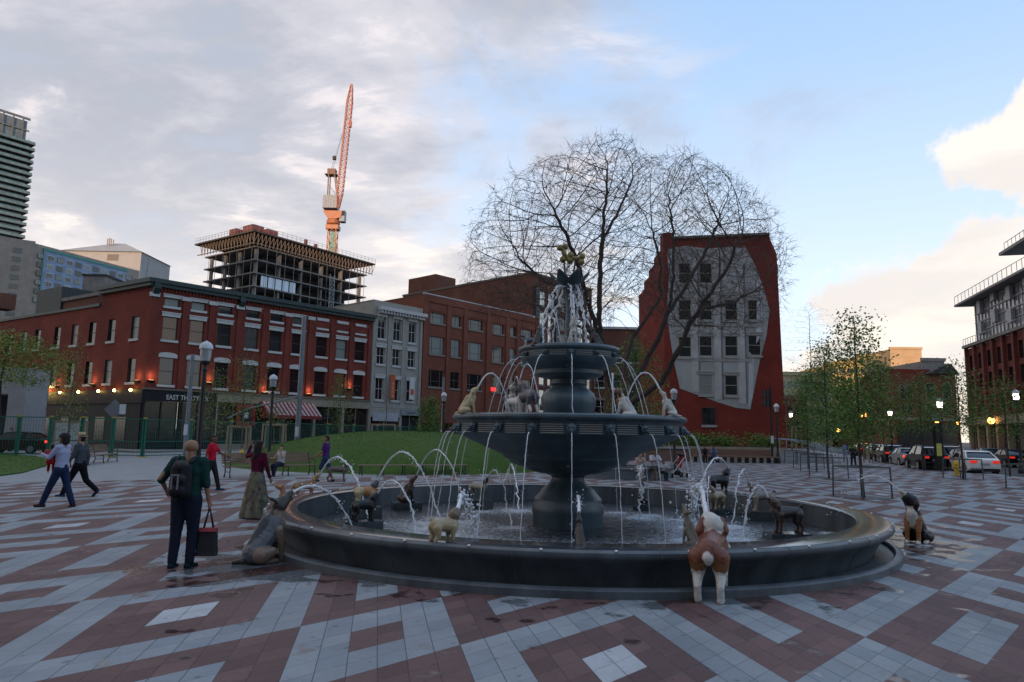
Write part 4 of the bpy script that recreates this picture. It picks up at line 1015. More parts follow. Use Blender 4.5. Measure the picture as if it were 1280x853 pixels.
for x0, x1, y0, y1, h in ((-1, 2.5, 6.5, 9, 1.8), (0, 3.0, 2.0, 5.5, 2.3), (3.2, 6, 1.0, 3, 1.9), (24, 27, 3, 5, .9), (13, 13.6, 0, .6, 1.7), (16, 16.5, 0, .6, 1.3)):
    b = MB(TC); b.box(x0, x1, y0, y1, ZT+.002, ZT+h); b.build('formwork', mat('red_formwork', (.14, .035, .03), .8, nscale=2, namt=.4), cons)
b = MB(TC)
for k in range(8):
    z = 29.96+k*1.1; b.bar((19.2, -1.9, z), (20.6, -1.9, z+1.1), .09); b.bar((20.6, -1.9, z), (19.2, -1.9, z+1.1), .09); b.bar((19.2, -1.9, z), (20.6, -1.9, z), .09)
b.bar((19.2, -1.9, 26), (19.2, -1.9, 39), .14); b.bar((20.6, -1.9, 26), (20.6, -1.9, 39), .14); b.build('hoist_mast', metal_g, cons)
# ---- tower crane ----------------------------------------------------------------
YC = 176.0; cq = lambda x, y, Y=YC: aty(x, y, Y)
base = cq(414.5, 320); crane = thing('tower_crane', 'orange luffing tower crane with steep raised lattice jib', 'crane', (base.x, YC, 0))
cor = mat('crane_orange', (.34, .11, .04), .5, nscale=2, namt=.2); cpk = mat('crane_faded_red', (.40, .17, .13), .55, nscale=2, namt=.15); cgy = mat('crane_grey', (.25, .28, .32), .6, nscale=2, namt=.2)
def lattice_beam(a, b_, wa, wb, n, chord, brace, name, m_, par, side=(1, 0, 0)):
    a = Vector(a); b_ = Vector(b_); d = (b_-a).normalized(); s = Vector(side); s = (s-d*s.dot(d)).normalized(); t = d.cross(s); mb = MB(); P = []
    for i in range(n+1):
        f = i/n; c = a.lerp(b_, f); w_ = wa+(wb-wa)*f
        P.append([c+s*w_/2*sx+t*w_/2*sy for sx, sy in ((-1, -1), (1, -1), (1, 1), (-1, 1))])
    for k in range(4): mb.bar(P[0][k], P[-1][k], chord)
    for i in range(n):
        for k in range(4):
            q = (k+1) % 4; mb.bar(P[i][k], P[i+1][q] if i % 2 else P[i+1][q], brace); mb.bar(P[i][q], P[i+1][k], brace) if k % 2 == 0 else mb.bar(P[i][k], P[i][q], brace)
    return mb.build(name, m_, par)
X0 = base.x; z_t = cq(414, 282).z
lattice_beam((X0, YC, 25), (X0, YC, z_t), 2.1, 2.1, 12, .22, .11, 'mast', cor, crane)
b = MB(); b.lathe([(1.3, 0), (1.7, .3), (1.7, 1.2), (1.2, 1.6)], 16, c=(X0, YC, z_t)); b.box(X0-1.6, X0+1.6, YC-1.3, YC+1.3, z_t-1.2, z_t-.1); b.build('slewing_ring', cor, crane)
b = MB(); b.prism([(X0-2.6, z_t+3.6), (X0+2.4, z_t+3.6), (X0+2.2, z_t+1.9), (X0+.8, z_t+1.5), (X0-1.2, z_t+1.5)], YC-1.2, YC+1.2, 'y'); b.build('machinery_deck', cor, crane)
q = cq(405, 262); q2 = cq(423, 246.5); b = MB(); b.box(q.x, q2.x, YC-1.6, YC+1.6, q.z, q2.z)
for k in range(1, 5): xx = q.x+(q2.x-q.x)*k/5; b.box(xx-.04, xx+.04, YC-1.66, YC-1.602, q.z, q2.z)
b.build('counterweight', cgy, crane)
q = cq(425, 278); q2 = cq(432, 264.5); b = MB(); b.box(q.x, q2.x, YC-1.0, YC+1.0, q.z, q2.z); cb_ = b.build('cab', cgy, crane)
b = MB(); b.box(q.x+.1, q2.x+.03, YC-1.05, YC-1.003, (q.z+q2.z)/2, q2.z-.2); b.build('cab_window', glass, cb_)
ft = cq(415, 215.5); f1 = cq(410.5, 246); f2 = cq(422, 246)
b = MB(); 
for yy in (-.9, .9):
    b.bar((f1.x, YC+yy, f1.z), (ft.x-.6, YC+yy, ft.z), .26); b.bar((f2.x, YC+yy, f2.z), (ft.x+.8, YC+yy, ft.z), .26); b.bar((f1.x, YC+yy, f1.z+3), (f2.x, YC+yy, f2.z), .12)
b.box(ft.x-1.6, ft.x+1.6, YC-1.1, YC+1.1, ft.z-.9, ft.z-.7); b.box(ft.x-1.0, ft.x+1.1, YC-.9, YC+.9, ft.z-.7, ft.z+.7); b.build('a_frame', mat('crane_brown', (.16, .09, .07), .6), crane)
jf = cq(424, 262); jt = cq(444.8, 117)
jf = Vector((jf.x, YC-1, jf.z)); jt = Vector((jt.x, YC-5, jt.z)); jm = jf.lerp(jt, .12); jn = jf.lerp(jt, .86)
lattice_beam(jf, jm, .5, 1.35, 3, .2, .12, 'jib_foot', cpk, crane); lattice_beam(jm, jn, 1.35, 1.3, 20, .2, .11, 'jib', cpk, crane); lattice_beam(jn, jt, 1.3, .35, 4, .2, .11, 'jib_tip', cpk, crane)
for k, (f, xo) in enumerate(((.76, -.5), (.76, .3))):
    p = jf.lerp(jt, f); b = MB(); b.tube([(ft.x+xo*.5, YC, ft.z+.7), (p.x, p.y, p.z)], .05, 4); b.build('luffing_cable', cgy, crane)
p = cq(420, 200); b = MB(); b.box(p.x-.4, p.x+.4, YC-2, YC-1.2, p.z-.6, p.z+.3); b.build('cable_block', conc_dk, crane)
p = cq(443.3, 165); b = MB(); b.tube([(jt.x+.5, jt.y, jt.z-1), (p.x, jt.y, p.z)], .04, 4); b.box(p.x-.35, p.x+.35, jt.y-.3, jt.y+.3, p.z-1.0, p.z+.6); b.build('hook_block', mat('hook_red', (.3, .05, .03), .5), crane)
# ---- green spire ------------------------------------------------------------------
YS = 330; s0 = aty(414, 320, YS); s1 = aty(419.5, 268, YS)
spire = thing('green_spire', 'slender pale green copper spire beside the crane mast', 'spire', (s0.x, YS, 0))
b = MB(); b.lathe([(3.3, 0), (3.3, s0.z-4), (2.6, s0.z-3), (.15, s1.z)], 8, c=(s0.x+.6, YS, 0)); b.build('spire_roof', mat('copper_green', (.12, .33, .25), .6, nscale=.6, namt=.25), spire)
# ---- glass condo tower on the left ---------------------------------------------------
_q = aty(49, 150, 320); pT = np.array([_q.x, 320.0]); dT = np.array([math.sin(R(36.5)), math.cos(R(36.5))]); oT = pT-dT*60; TT = WF(oT, dT)
twr = thing('condo_tower', 'tall green glass condo tower with a balcony slab at every floor', 'building', TT)
tgl = mat('green_tower_glass', (.030, .060, .062), .12, nscale=.35, namt=.7, spec=.8, stretch=(1, 1, .3)); HTw = 134.0
b = MB(TT); b.box(0, 57.5, 1.5, 26, 0, HTw); b.build('glass_body', tgl, twr)
slabm = mat('tower_slab', (.12, .14, .14), .7, nscale=1, namt=.2); tr_ = mat('balcony_glass', (.10, .17, .17), .25, nscale=.5, namt=.4)
for k in range(44):
    z = HTw-k*3.02
    if z < 60: break
    b = MB(TT); b.box(-1, 59.6, -.6, 27, z-.3, z); s_ = b.build('balcony_slab', slabm, twr)
    b = MB(TT); b.box(-.9, 59.4, -.55, -.48, z+.003, z+1.05); b.box(59.35, 59.42, -.47, 10, z+.003, z+1.05); b.build('balustrade', tr_, s_)
    b = MB(TT)
    for j in range(20): b.box(j*3+.2, j*3+.34, 1.38, 1.498, z+.01, z+2.7)
    b.build('window_wall', slabm, s_)
b = MB(TT); b.box(2, 56, 2, 22, HTw+.003, HTw+11); b.build('crown', mat('tower_crown', (.13, .15, .17), .4, nscale=.3, namt=.3), twr)
b = MB(TT)
for k in range(14): b.box(2+k*4, 2.5+k*4, 1.4, 1.998, HTw+.003, HTw+12.5)
b.box(1, 57, 1.38, 1.95, HTw+11.6, HTw+12.6); b.box(1, 57, 1.38, 1.95, HTw+6, HTw+6.6); b.build('crown_frame', slabm, twr)
# ---- beige and turquoise hotel ------------------------------------------------------------
_q = aty(44, 308, 225); pH = np.array([_q.x, 225.0]); dH = np.array([math.sin(R(20)), math.cos(R(20))]); TH = WF(pH, dH); hh = lambda x, y: hit(pH, dH, x, y)
hot = thing('hotel_block', 'beige concrete slab block with pale blue panels and turquoise top band', 'building', TH)
HH = hh(44, 304)[1]; LH = hh(175, 340)[0]
beige = mat('beige_precast', (.27, .235, .20), .85, nscale=.5, namt=.15); blue_p = mat('pale_blue_panel', (.17, .24, .36), .5, nscale=.4, namt=.3); teal_t = mat('turquoise_trim', (.03, .22, .20), .5)
b = MB(TH); b.box(0, LH, .3, 22, 0, HH); b.build('wall', beige, hot)
b = MB(TH); xA = hh(54, 330)[0]; xB = hh(158, 345)[0]; b.box(xA, xB, .05, .298, 15, HH-1.2); b.build('panel_field', blue_p, hot)
b = MB(TH); b.box(xA, xB, -.15, .29, HH-1.6, HH-.9); b.box(xA-.3, xA, -.15, .28, 15, HH-.9); b.build('turquoise_band', teal_t, hot)
for j in range(6):
    z = HH-4.6-j*2.95
    for k in range(int(LH/3.4)):
        t = 1.2+k*3.4; pm = glass_b if (j*7+k*3) % 5 < 2 else glass
        b = MB(TH); b.box(t, t+2.3, -.03, .045, z, z+1.75); w_ = b.build('window', frame_wh if k % 2 else frame_br, hot)
        b = MB(TH); b.box(t+.12, t+1.1, -.06, -.032, z+.12, z+1.6); b.box(t+1.2, t+2.18, -.06, -.032, z+.12, z+1.6); b.build('pane', pm, w_)
THs = WF(pH-np.array([dH[1], -dH[0]])*0+np.array([-dH[1], dH[0]])*0, np.array([1, 0]))
# left return wall of the hotel, towards the picture's edge
b = MB(); q0 = Vector((pH[0], pH[1], 0)); ql = aty(-60, 300, 214)
b.add([(q0.x, q0.y, 0), (ql.x, 214, 0), (ql.x, 214, HH+.6), (q0.x, q0.y, HH+.6)], [(0, 1, 2, 3)]); b.build('return_wall', beige, hot)
for j in range(8):
    z = HH-4-j*2.95; b = MB(); a = q0.lerp(Vector((ql.x, 214, 0)), .16); c = q0.lerp(Vector((ql.x, 214, 0)), .27)
    b.add([(a.x, a.y-.1, z), (c.x, c.y-.1, z), (c.x, c.y-.1, z+1.7), (a.x, a.y-.1, z+1.7)], [(0, 1, 2, 3)]); b.build('window', glass, hot)
# ---- pale hip-roofed hall behind it -----------------------------------------------------
YB = 300; a0 = aty(74, 326, YB); a1 = aty(176, 326, YB); pk = aty(128, 297.5, YB); ev = aty(120, 313, YB)
hip = thing('hip_roof_block', 'pale building top with shallow hipped metal roof and small flues', 'building', (a0.x, YB, 0))
cxm = (a0.x+a1.x)/2; wz = ev.z-.5
b = MB(); b.box(a0.x, a1.x, YB, YB+26, 0, wz-.0); b.build('wall', mat('pale_render', (.30, .30, .30), .8, nscale=.4, namt=.1), hip)
b = MB(); b.add([(a0.x-.6, YB-.8, wz+.003), (a1.x+.6, YB-.8, wz+.003), (a1.x+.6, YB+26.6, wz+.003), (a0.x-.6, YB+26.6, wz+.003), (cxm-1.5, YB+13, pk.z+1), (cxm+3, YB+13, pk.z+1)], [(0, 1, 5, 4), (1, 2, 5), (2, 3, 4, 5), (3, 0, 4), (3, 2, 1, 0)]); b.build('roof', mat('metal_roof', (.28, .29, .30), .5, nscale=.6, namt=.12), hip)
for k, dxx in enumerate((-2.2, -1.4, -.6, .4)): b = MB(); b.tube([(cxm+dxx, YB+8, pk.z-1), (cxm+dxx, YB+8, pk.z+2.2-.4*abs(k-1))], .28, 6); b.build('flue', beige, hip)
b = MB(); b.box(cxm+3, cxm+8, YB-.05, YB-.003, wz-4, wz-1.2); b.build('louvre', frame_br, hip)
# ---- dark roof structure behind the red side wall -------------------------------------
pD = pB+nB*12.5; TD = WF(pD, dB); hd = lambda x, y: hit(pD, dB, x, y)
drk = thing('dark_clad_block', 'low dark green metal-clad block behind the red side wall', 'building', TD)
t1, z1 = hd(78, 358); b = MB(TD); b.prism([(-6, 0), (-6, hd(0, 373)[1]), (t1, z1), (t1, 0)], 0, 9, 'y'); b.build('wall', mat('dark_cladding_green', (.022, .034, .032), .6, nscale=.8, namt=.4, streak=True), drk)
t2, z2 = hd(121, 366); b = MB(TD); b.box(t1+.02, t2, .3, 8, 0, z2); b.build('brick_annex', brick_dk, drk)
b = MB(TD); b.box(t1+.02, t2+.2, .05, .298, z2-.35, z2+.1); b.build('annex_coping', conc_raw, drk)
b = MB(TD); b.box(t1-22, t1-19, -.1, 2, z1-1.5, z1+.9); b.build('chimney', brick_dk, drk)
# grey block at the far right of the hotel roof, beside the corner cornice
YG = 118; a = aty(104, 345, YG); c = aty(132, 345, YG); top = aty(118, 345, YG).z
g_ = thing('grey_plant_room', 'small grey concrete plant room above the red corner building', 'building', (a.x, YG, 0)); b = MB(); b.box(a.x, c.x, YG, YG+8, 0, top); b.build('wall', conc_raw, g_)
b = MB(); b.box(a.x-.2, c.x+.2, YG-.2, YG+8.2, top+.002, top+.3); b.build('coping', conc_dk, g_)
# ---- stone portico on the far left ------------------------------------------------------
YP = 53.0; x1_ = aty(63, 470, YP+2.6).x; zt = aty(30, 459.5, YP).z
por = thing('garage_portico', 'pale grey stone garage entrance portico with dark openings on far left', 'portico', (x1_, YP, 0))
b = MB(); b.box(x1_-22, x1_, YP, YP+2.6, 3.9+.3, zt); b.build('lintel_wall', mat('grey_limestone', (.27, .26, .27), .85, nscale=.8, namt=.14), por)
for xx in (x1_-1.3, x1_-5.0, x1_-9.2, x1_-13.5, x1_-18): b = MB(); b.box(xx, xx+(1.3 if xx > x1_-2 else .55), YP+(0 if xx > x1_-2 else .6), YP+2.5, 0, 4.198); b.build('pier', MATS['grey_limestone'], por)
b = MB(); b.box(x1_-22, x1_-.02, YP+2.52, YP+2.6, 0, 4.19); b.build('back_wall', mat('portico_dark', (.10, .095, .09), .9), por)
b = MB(); b.box(x1_-20, x1_-.4, YP+5.25, YP+5.4, zt, zt+.01)
# ---- right-hand street: brick and glass block ------------------------------------------
pR0 = np.array([PC.x+DN.x*20, PC.y+DN.y*20]); dR = np.array([DS.x, DS.y]); hr = lambda x, y: hit(pR0, dR, x, y)
tf, HBk = hr(1209, 437); pR = pR0+dR*tf; TRt = WF(pR, -dR); Lr = 62.0
rb = thing('brick_glass_block', 'dark red brick block with grey glass upper storeys and thin overhanging slabs', 'building', TRt)
zc = hr(1209, 523)[1]
rc = []; nb = 18; bw = 3.4
for k in range(nb):
    for j in range(3):
        z0 = zc+.9+j*((HBk-zc-1.2)/3); rc.append((k*bw+.75, k*bw+bw-.75+.3, z0, z0+(HBk-zc-1.2)/3-.75))
b = MB(TRt); open_wall(b, nb*bw, zc, HBk, rc, depth=.35); b.build('brick_wall', brick_mat('dark_red_brick', (.15, .038, .032), (.18, .05, .04), (.1, .05, .045)), rb)
b = MB(TRt); b.box(0, nb*bw, .4, 18, zc, HBk-.1); b.build('wall_core', black_p, rb)
for k in range(nb+1): b = MB(TRt); b.box(max(0, k*bw-.3), k*bw+.38, -.42, 0, zc, HBk+.1); b.build('pilaster', MATS['dark_red_brick'], rb)
for a0_, a1_, c0, c1 in rc: window(rb, TRt, (a0_+a1_)/2, c0, a1_-a0_, c1-c0, frame_dk, glass, 'grid', bars=(3, 3), recess=.26)
b = MB(TRt); b.box(-.3, nb*bw, -.6, .2, HBk+.103, HBk+.5); b.build('parapet', conc_raw, rb)
b = MB(TRt)
for k in range(60): b.box(k*1.0, k*1.0+.05, -.5, -.45, HBk+.5, HBk+1.4)
b.box(0, 60, -.5, -.44, HBk+1.4, HBk+1.46); b.build('railing', metal_g, rb)
b = MB(TRt); b.box(-.3, nb*bw, -.7, .3, zc-1.1, zc); b.build('stone_fascia', stone_b, rb)
for k in range(nb): b = MB(TRt); b.box(k*bw-.3, k*bw+.35, -.45, .3, 0, zc-1.102); b.build('stone_pier', stone_b, rb)
b = MB(TRt); b.box(0, nb*bw, .32, .5, 0, zc-1.1); b.build('shop_glass', shop_gl, rb)
z1u = hr(1206, 381)[1]; gw = mat('grey_curtain_wall', (.25, .27, .30), .15, nscale=.35, namt=.5, spec=.7, stretch=(1, 1, .5)); gfr = mat('pale_mullion', (.26, .27, .29), .5)
b = MB(TRt); b.box(.6, nb*bw, 1.2, 17, HBk+.1, z1u); b.build('glass_wall', gw, rb)
b = MB(TRt)
for k in range(46): b.box(.6+k*1.25, .6+k*1.25+.09, 1.08, 1.198, HBk+.1, z1u)
for j in range(5): z = HBk+1+j*(z1u-HBk)/5; b.box(.6, nb*bw, 1.02, 1.07, z, z+.14)
for k in range(9):
    for j in range(2): z = HBk+1.7+j*(z1u-HBk)/2.2+(k % 2)*.9; b.box(3+k*5.2, 4.3+k*5.2, .55, 1.0, z, z+1.8)
b.build('mullion_grid', gfr, rb)
b = MB(TRt); b.box(-1.8, nb*bw, -.8, 17, z1u+.002, z1u+.3); b.build('roof_slab', mat('slab_dark_edge', (.20, .20, .21), .7), rb)
b = MB(TRt)
for k in range(40): b.box(-1.8+k*1.5, -1.75+k*1.5, -.7, -.65, z1u+.4, z1u+1.5)
b.box(-1.8, 58, -.7, -.64, z1u+1.5, z1u+1.56); b.build('railing', gfr, rb)
t4, z4 = hr(1250, 318); t4 = tf-t4
b = MB(TRt); b.box(t4+2, nb*bw, 3, 17, z1u+.4, z4); b.build('penthouse_wall', mat('penthouse_grey', (.28, .29, .31), .5), rb)
b = MB(TRt); b.box(t4-1, nb*bw, .2, 17, z4+.002, z4+.4); b.build('roof_slab', MATS['slab_dark_edge'], rb)
b = MB(TRt)
for k in range(30): b.box(t4+k*1.2, t4+.05+k*1.2, .5, .55, z4+.4, z4+1.4)
b.box(t4, t4+36, .5, .56, z4+1.4, z4+1.46); b.build('railing', gfr, rb)
# ---- red house with arched window beyond ---------------------------------------------
YV = 128.0; v = lambda x, y: aty(x, y, YV)
a = v(1120, 560); c = v(1200, 560); zt_ = v(1160, 468).z; vic = thing('gabled_brick_house', 'red brick block with dark pitched roof and round-arched windows down the street', 'building', (a.x, YV, 0))
b = MB(); b.box(a.x, c.x, YV, YV+12, 0, zt_); b.build('wall', brick_mat('house_brick', (.17, .05, .035), (.2, .065, .04), (.12, .06, .05)), vic)
b = MB(); b.prism([(a.x+6, zt_+.002), (c.x+.5, zt_+.002), (c.x-1, zt_+1.9), (a.x+10, zt_+1.9)], YV-.6, YV+12, 'y'); b.build('roof', mat('slate_dark', (.035, .03, .03), .8), vic)
b = MB(); b.box(a.x, a.x+7.5, YV+1, YV+10, zt_+.002, v(1140, 461).z); b.build('parapet', brick_mural, vic)
for k, x in enumerate((1128, 1137, 1163, 1184)):
    for y0, y1 in ((500, 484), (520, 508)):
        p_ = v(x, y0); q_ = v(x, y1); wd = .45 if k < 2 else .85
        arc = [(p_.x+wd*math.cos(math.pi*i/10), q_.z+wd*math.sin(math.pi*i/10)) for i in range(11)]
        b = MB(); b.prism([(p_.x-wd, p_.z), (p_.x+wd, p_.z)]+arc, YV-.14, YV-.003, 'y'); w_ = b.build('window', stone_b, vic)
        arc = [(p_.x+wd*.82*math.cos(math.pi*i/10), q_.z+wd*.82*math.sin(math.pi*i/10)) for i in range(11)]
        b = MB(); b.prism([(p_.x-wd*.82, p_.z+.15), (p_.x+wd*.82, p_.z+.15)]+arc, YV-.18, YV-.142, 'y'); b.build('pane', glass, w_)
b = MB(); b.box(a.x-.1, c.x+.1, YV-.3, YV-.005, v(1160, 526).z, v(1160, 522).z); b.build('string_course', stone_b, vic)
b = MB(); b.box(a.x+.5, c.x-.5, YV-.2, YV-.004, .3, v(1160, 530).z); b.build('shop_glass', shop_gl, vic)
# ---- sunlit yellow blocks far down the street ------------------------------------------
yel = mat('yellow_stucco', (.50, .36, .15), .85, nscale=.1, namt=.15); tan = mat('tan_brick', (.42, .29, .17), .85, nscale=.1, namt=.15)
def farblock(name, label, x0, x1, ytop, Y, m_, floors, bays, wm=glass, depth=30):
    a = aty(x0, 540, Y); c = aty(x1, 540, Y); zt = aty((x0+x1)/2, ytop, Y).z
    t = thing(name, label, 'building', (a.x, Y, 0)); b = MB(); b.box(a.x, c.x, Y, Y+depth, 0, zt); b.build('wall', m_, t)
    b = MB(); b.box(a.x-.3, c.x+.3, Y-.3, Y+.5, zt+.002, zt+1); b.build('parapet', m_, t)
    for j in range(floors):
        z = zt-3.4*(j+1)
        for k in range(bays):
            w_ = (c.x-a.x)/bays; b = MB(); b.box(a.x+w_*(k+.2), a.x+w_*(k+.8), Y-.12, Y-.003, z, z+1.9); b.build('window', wm, t)
    return t, a.x, c.x, zt
farblock('yellow_stepped_block', 'sunlit yellow terraced apartment block behind the leafy trees', 1044, 1112, 456, 260, yel, 6, 8)
t_, xa, xb, zt = farblock('yellow_stepped_block', 'narrow upper tier of yellow terraces catching the low sun', 1076, 1104, 446, 262, yel, 2, 3)
farblock('tan_slab_block', 'plain tan block glowing in low sun above the red house roof', 1118, 1158, 437, 300, tan, 1, 1, wm=tan)
farblock('green_glass_block', 'long pale yellow and green glass block left of the leafy trees', 977, 1040, 470, 190, mat('pale_yellow_wall', (.34, .30, .18), .8, nscale=.2, namt=.2), 7, 8, wm=mat('green_glass', (.12, .20, .16), .2))
farblock('small_flat_block', 'low grey flat-roofed block between tan slab and brick block', 1158, 1186, 452, 210, conc_raw, 3, 4)
farblock('brown_street_block', 'brown brick block at the end of the street', 1085, 1126, 512, 175, brick_dk, 4, 5)
farblock('brown_street_block', 'dark brown block beside the flatiron building at street end', 975, 1010, 500, 160, brick_dk, 4, 4)
# ---- office towers standing west of the park: they keep the low sun off the square ------
tg = mat('office_glass', (.04, .05, .065), .15, nscale=.1, namt=.4, spec=.7); tcn = mat('office_concrete', (.25, .24, .23), .85, nscale=.3, namt=.15)
for k, (x, wd, h, dp, lab) in enumerate(((-232, 110, 140, 40, 'unseen added very tall'), (-135, 72, 90, 34, 'broad'), (-66, 50, 98, 40, 'slim'), (-18, 38, 80, 30, 'low'), (28, 48, 88, 36, 'square'), (82, 50, 100, 34, 'tall'), (146, 70, 84, 40, 'long'))):  # the leftmost, very tall one is added to shade the hotel block
    t = thing('office_tower', lab+' dark glass office tower across the street behind the park', 'building', (x, -150, 0), 'office towers west of the park')
    b = MB(); b.box(x-wd/2, x+wd/2, -150-dp, -150, 0, h); b.build('glass_body', tg, t)
    b = MB()
    for j in range(1, int(h/3.8)): b.box(x-wd/2-.1, x+wd/2+.1, -150.1-dp, -149.8, j*3.8, j*3.8+.8)
    b.build('floor_bands', tcn, t)
t = thing('sun_gap_podium', 'unseen added concrete podium closing the sun gaps between the office towers', 'building', (0, -158, 0))
b = MB(); b.box(-290, 260, -180, -158, 0, 56); b.build('wall', tcn, t)  # unseen block added to stop low sun leaking between the towers
b = MB(); b.box(-290.5, 260.5, -157.995, -157.5, 54, 57); b.build('parapet', tcn, t)
# ------------------------------------------------------------------ trees
twigm = mat('twig_bark', (.085, .060, .050), .95, nscale=3, namt=.3)
bark = mat('bark', (.050, .038, .034), .95, nscale=5, namt=.35, bump=.5, bscale=30); bark_l = mat('pale_bark', (.11, .09, .07), .9, nscale=5, namt=.3)
leaf_g = mat('leaf_green', (.065, .135, .022), .6, nscale=1.5, namt=.35, col2=(.12, .20, .04), spec=.3)
leaf_y = mat('leaf_yellow_green', (.13, .17, .025), .6, nscale=1.5, namt=.3, col2=(.22, .25, .045), spec=.3)
leaf_d = mat('leaf_dark', (.070, .145, .025), .6, nscale=1.3, namt=.35, col2=(.13, .22, .045), spec=.3)
def colonize(att, nodes, par, step, infl, kill, iters=200, seed=1, trop=None, jit=.16):
    """space colonisation: grow from nodes towards attractors"""
    r = np.random.default_rng(seed); N = np.array(nodes, float); Pn = list(par); A = np.array(att, float)
    D = np.full(len(A), 1e9); I = np.zeros(len(A), int)
    def upd(i0):
        for s in range(i0, len(N), 256):
            d = np.linalg.norm(A[:, None, :]-N[None, s:s+256, :], axis=2); j = d.argmin(1); dm = d[np.arange(len(A)), j]; k = dm < D
            D[k] = dm[k]; I[k] = j[k]+s
    upd(0)
    for it in range(iters):
        act = D < infl
        if not act.any() or len(A) == 0: break
        idx = I[act]; vec = A[act]-N[idx]; vec /= np.linalg.norm(vec, axis=1)[:, None]+1e-9
        u, inv = np.unique(idx, return_inverse=True); S = np.zeros((len(u), 3)); np.add.at(S, inv, vec)
        S /= np.linalg.norm(S, axis=1)[:, None]+1e-9; S += r.normal(size=S.shape)*jit
        if trop is not None: q_ = N[u]-np.array(trop); q_ /= np.linalg.norm(q_, axis=1)[:, None]+1e-9; S += q_*.42
        S /= np.linalg.norm(S, axis=1)[:, None]
        if trop is not None:
            cc = np.bincount(np.array([q for q in Pn if q >= 0], int), minlength=len(N)); ok_ = cc[u] < 3; u = u[ok_]; S = S[ok_]
            if len(u) == 0: break
        new = N[u]+S*step; i0 = len(N); N = np.vstack([N, new]); Pn += list(u); upd(i0)
        keep = D > kill; A = A[keep]; D = D[keep]; I = I[keep]
        if len(N) > 42000: break
    return N, np.array(Pn)
def radii(N, P, tip, expn=2.3):
    n = len(N); R_ = np.zeros(n); ch = [[] for _ in range(n)]
    for i in range(n):
        if P[i] >= 0: ch[P[i]].append(i)
    acc = np.zeros(n)
    for i in range(n-1, -1, -1):
        if not ch[i]: acc[i] = tip**expn
        R_[i] = acc[i]**(1/expn)
        if P[i] >= 0: acc[P[i]] += acc[i]
    return R_, ch
def branch_mesh(N, P, Rr, ch, rmin, rmax, sides_fn, name, material, parent, minr=0):
    """tubes along chains for radii between rmin..rmax"""
    b = MB(); n = len(N); started = np.zeros(n, bool)
    ok = lambda i: rmin <= Rr[i] < rmax
    for i in range(n):
        if started[i] or P[i] < 0 or not ok(i): continue
        pi = P[i]
        main = max(ch[pi], key=lambda c: Rr[c]) if ch[pi] else -1
        if ok(pi) and main == i and P[pi] >= 0: continue       # continues a chain
        pts = [N[pi], N[i]]; rs = [min(Rr[i], Rr[pi]), Rr[i]]; started[i] = True; c = i
        while ch[c]:
            m_ = max(ch[c], key=lambda k: Rr[k])
            if not ok(m_) or started[m_]: break
            pts.append(N[m_]); rs.append(Rr[m_]); started[m_] = True; c = m_
        b.tube(pts, [max(q, minr) for q in rs], sides_fn(rs[0]), cap=False)
    if not b.v: return None
    return b.build(name, material, parent, smooth=2)
# ---- the big bare tree behind the fountain ----------------------------------------------
YT = 34.0
def tq(x, y, dy=0): q = aty(x, y, YT+dy); return np.array([q.x, q.y, q.z])
tree_base = tq(776, 588)
limbs = [
 [(776, 592, 0), (777, 560, 0), (778, 530, 0), (778, 512, 0)],
 [(778, 512, 0), (768, 490, 0), (758, 462, -.3), (752, 430, -.5), (749, 395, -.6), (750, 350, -.4), (753, 300, 0), (757, 255, .2), (760, 205, .3)],
 [(752, 430, -.5), (742, 400, -1), (733, 370, -1.6), (722, 330, -2.2), (706, 290, -2.8), (690, 255, -3)],
 [(758, 462, -.3), (742, 420, .6), (722, 385, 1.6), (700, 362, 2.6), (672, 345, 3.4), (645, 320, 4)],
 [(755, 450, -.4), (735, 415, -2.6), (700, 395, -4), (665, 380, -5), (630, 365, -5.5)],
 [(778, 512, 0), (792, 485, .2), (806, 455, .5), (822, 425, .6), (836, 390, .7), (843, 340, .8), (842, 290, 1), (836, 245, 1.2)],
 [(792, 485, .2), (780, 460, .9), (792, 420, 1.9), (810, 396, 2.6), (826, 372, 3.2), (826, 330, 3.8), (815, 285, 4)],
 [(778, 512, 0), (798, 500, -.6), (826, 478, -1.2), (848, 440, -1.8), (862, 405, -2.2), (884, 372, -2.6), (910, 335, -2.8), (925, 295, -3)],
 [(848, 440, -1.8), (862, 405, -1.0), (880, 385, -.2), (915, 380, .6), (945, 362, 1)],
 [(836, 390, .7), (862, 350, 1.6), (885, 310, 2.2), (900, 270, 2.6)],
 [(862, 405, -2.2), (895, 408, -3), (925, 420, -3.6), (950, 425, -4)],
 [(753, 300, 0), (775, 262, .8), (790, 225, 1.2)],
]
nodes = []; par = []
def near_node(p):
    if not nodes: return -1
    d = [np.linalg.norm(np.array(n_)-p) for n_ in nodes]; return int(np.argmin(d))
for lm in limbs:
    pts = [tq(x, y, d) for x, y, d in lm]
    if not nodes: nodes.append(pts[0]); par.append(-1); cur = 0
    else: cur = near_node(pts[0])
    for a, c in zip(pts[:-1], pts[1:]):
        L_ = np.linalg.norm(c-a); k = max(1, int(L_/.28))
        for i in range(1, k+1):
            p = a+(c-a)*i/k+rng.normal(size=3)*.03; nodes.append(p); par.append(cur); cur = len(nodes)-1
crown_poly = [(583, 360), (580, 300), (600, 262), (630, 232), (662, 205), (700, 190), (735, 172), (765, 166), (790, 172), (803, 192), (822, 196), (850, 188), (880, 196), (915, 215), (945, 240), (972, 275), (988, 310), (985, 360), (975, 395), (950, 412), (915, 418), (880, 425), (850, 420), (815, 400), (800, 380), (775, 385), (762, 410), (740, 395), (715, 410), (680, 408), (640, 392), (605, 395)]
att = []
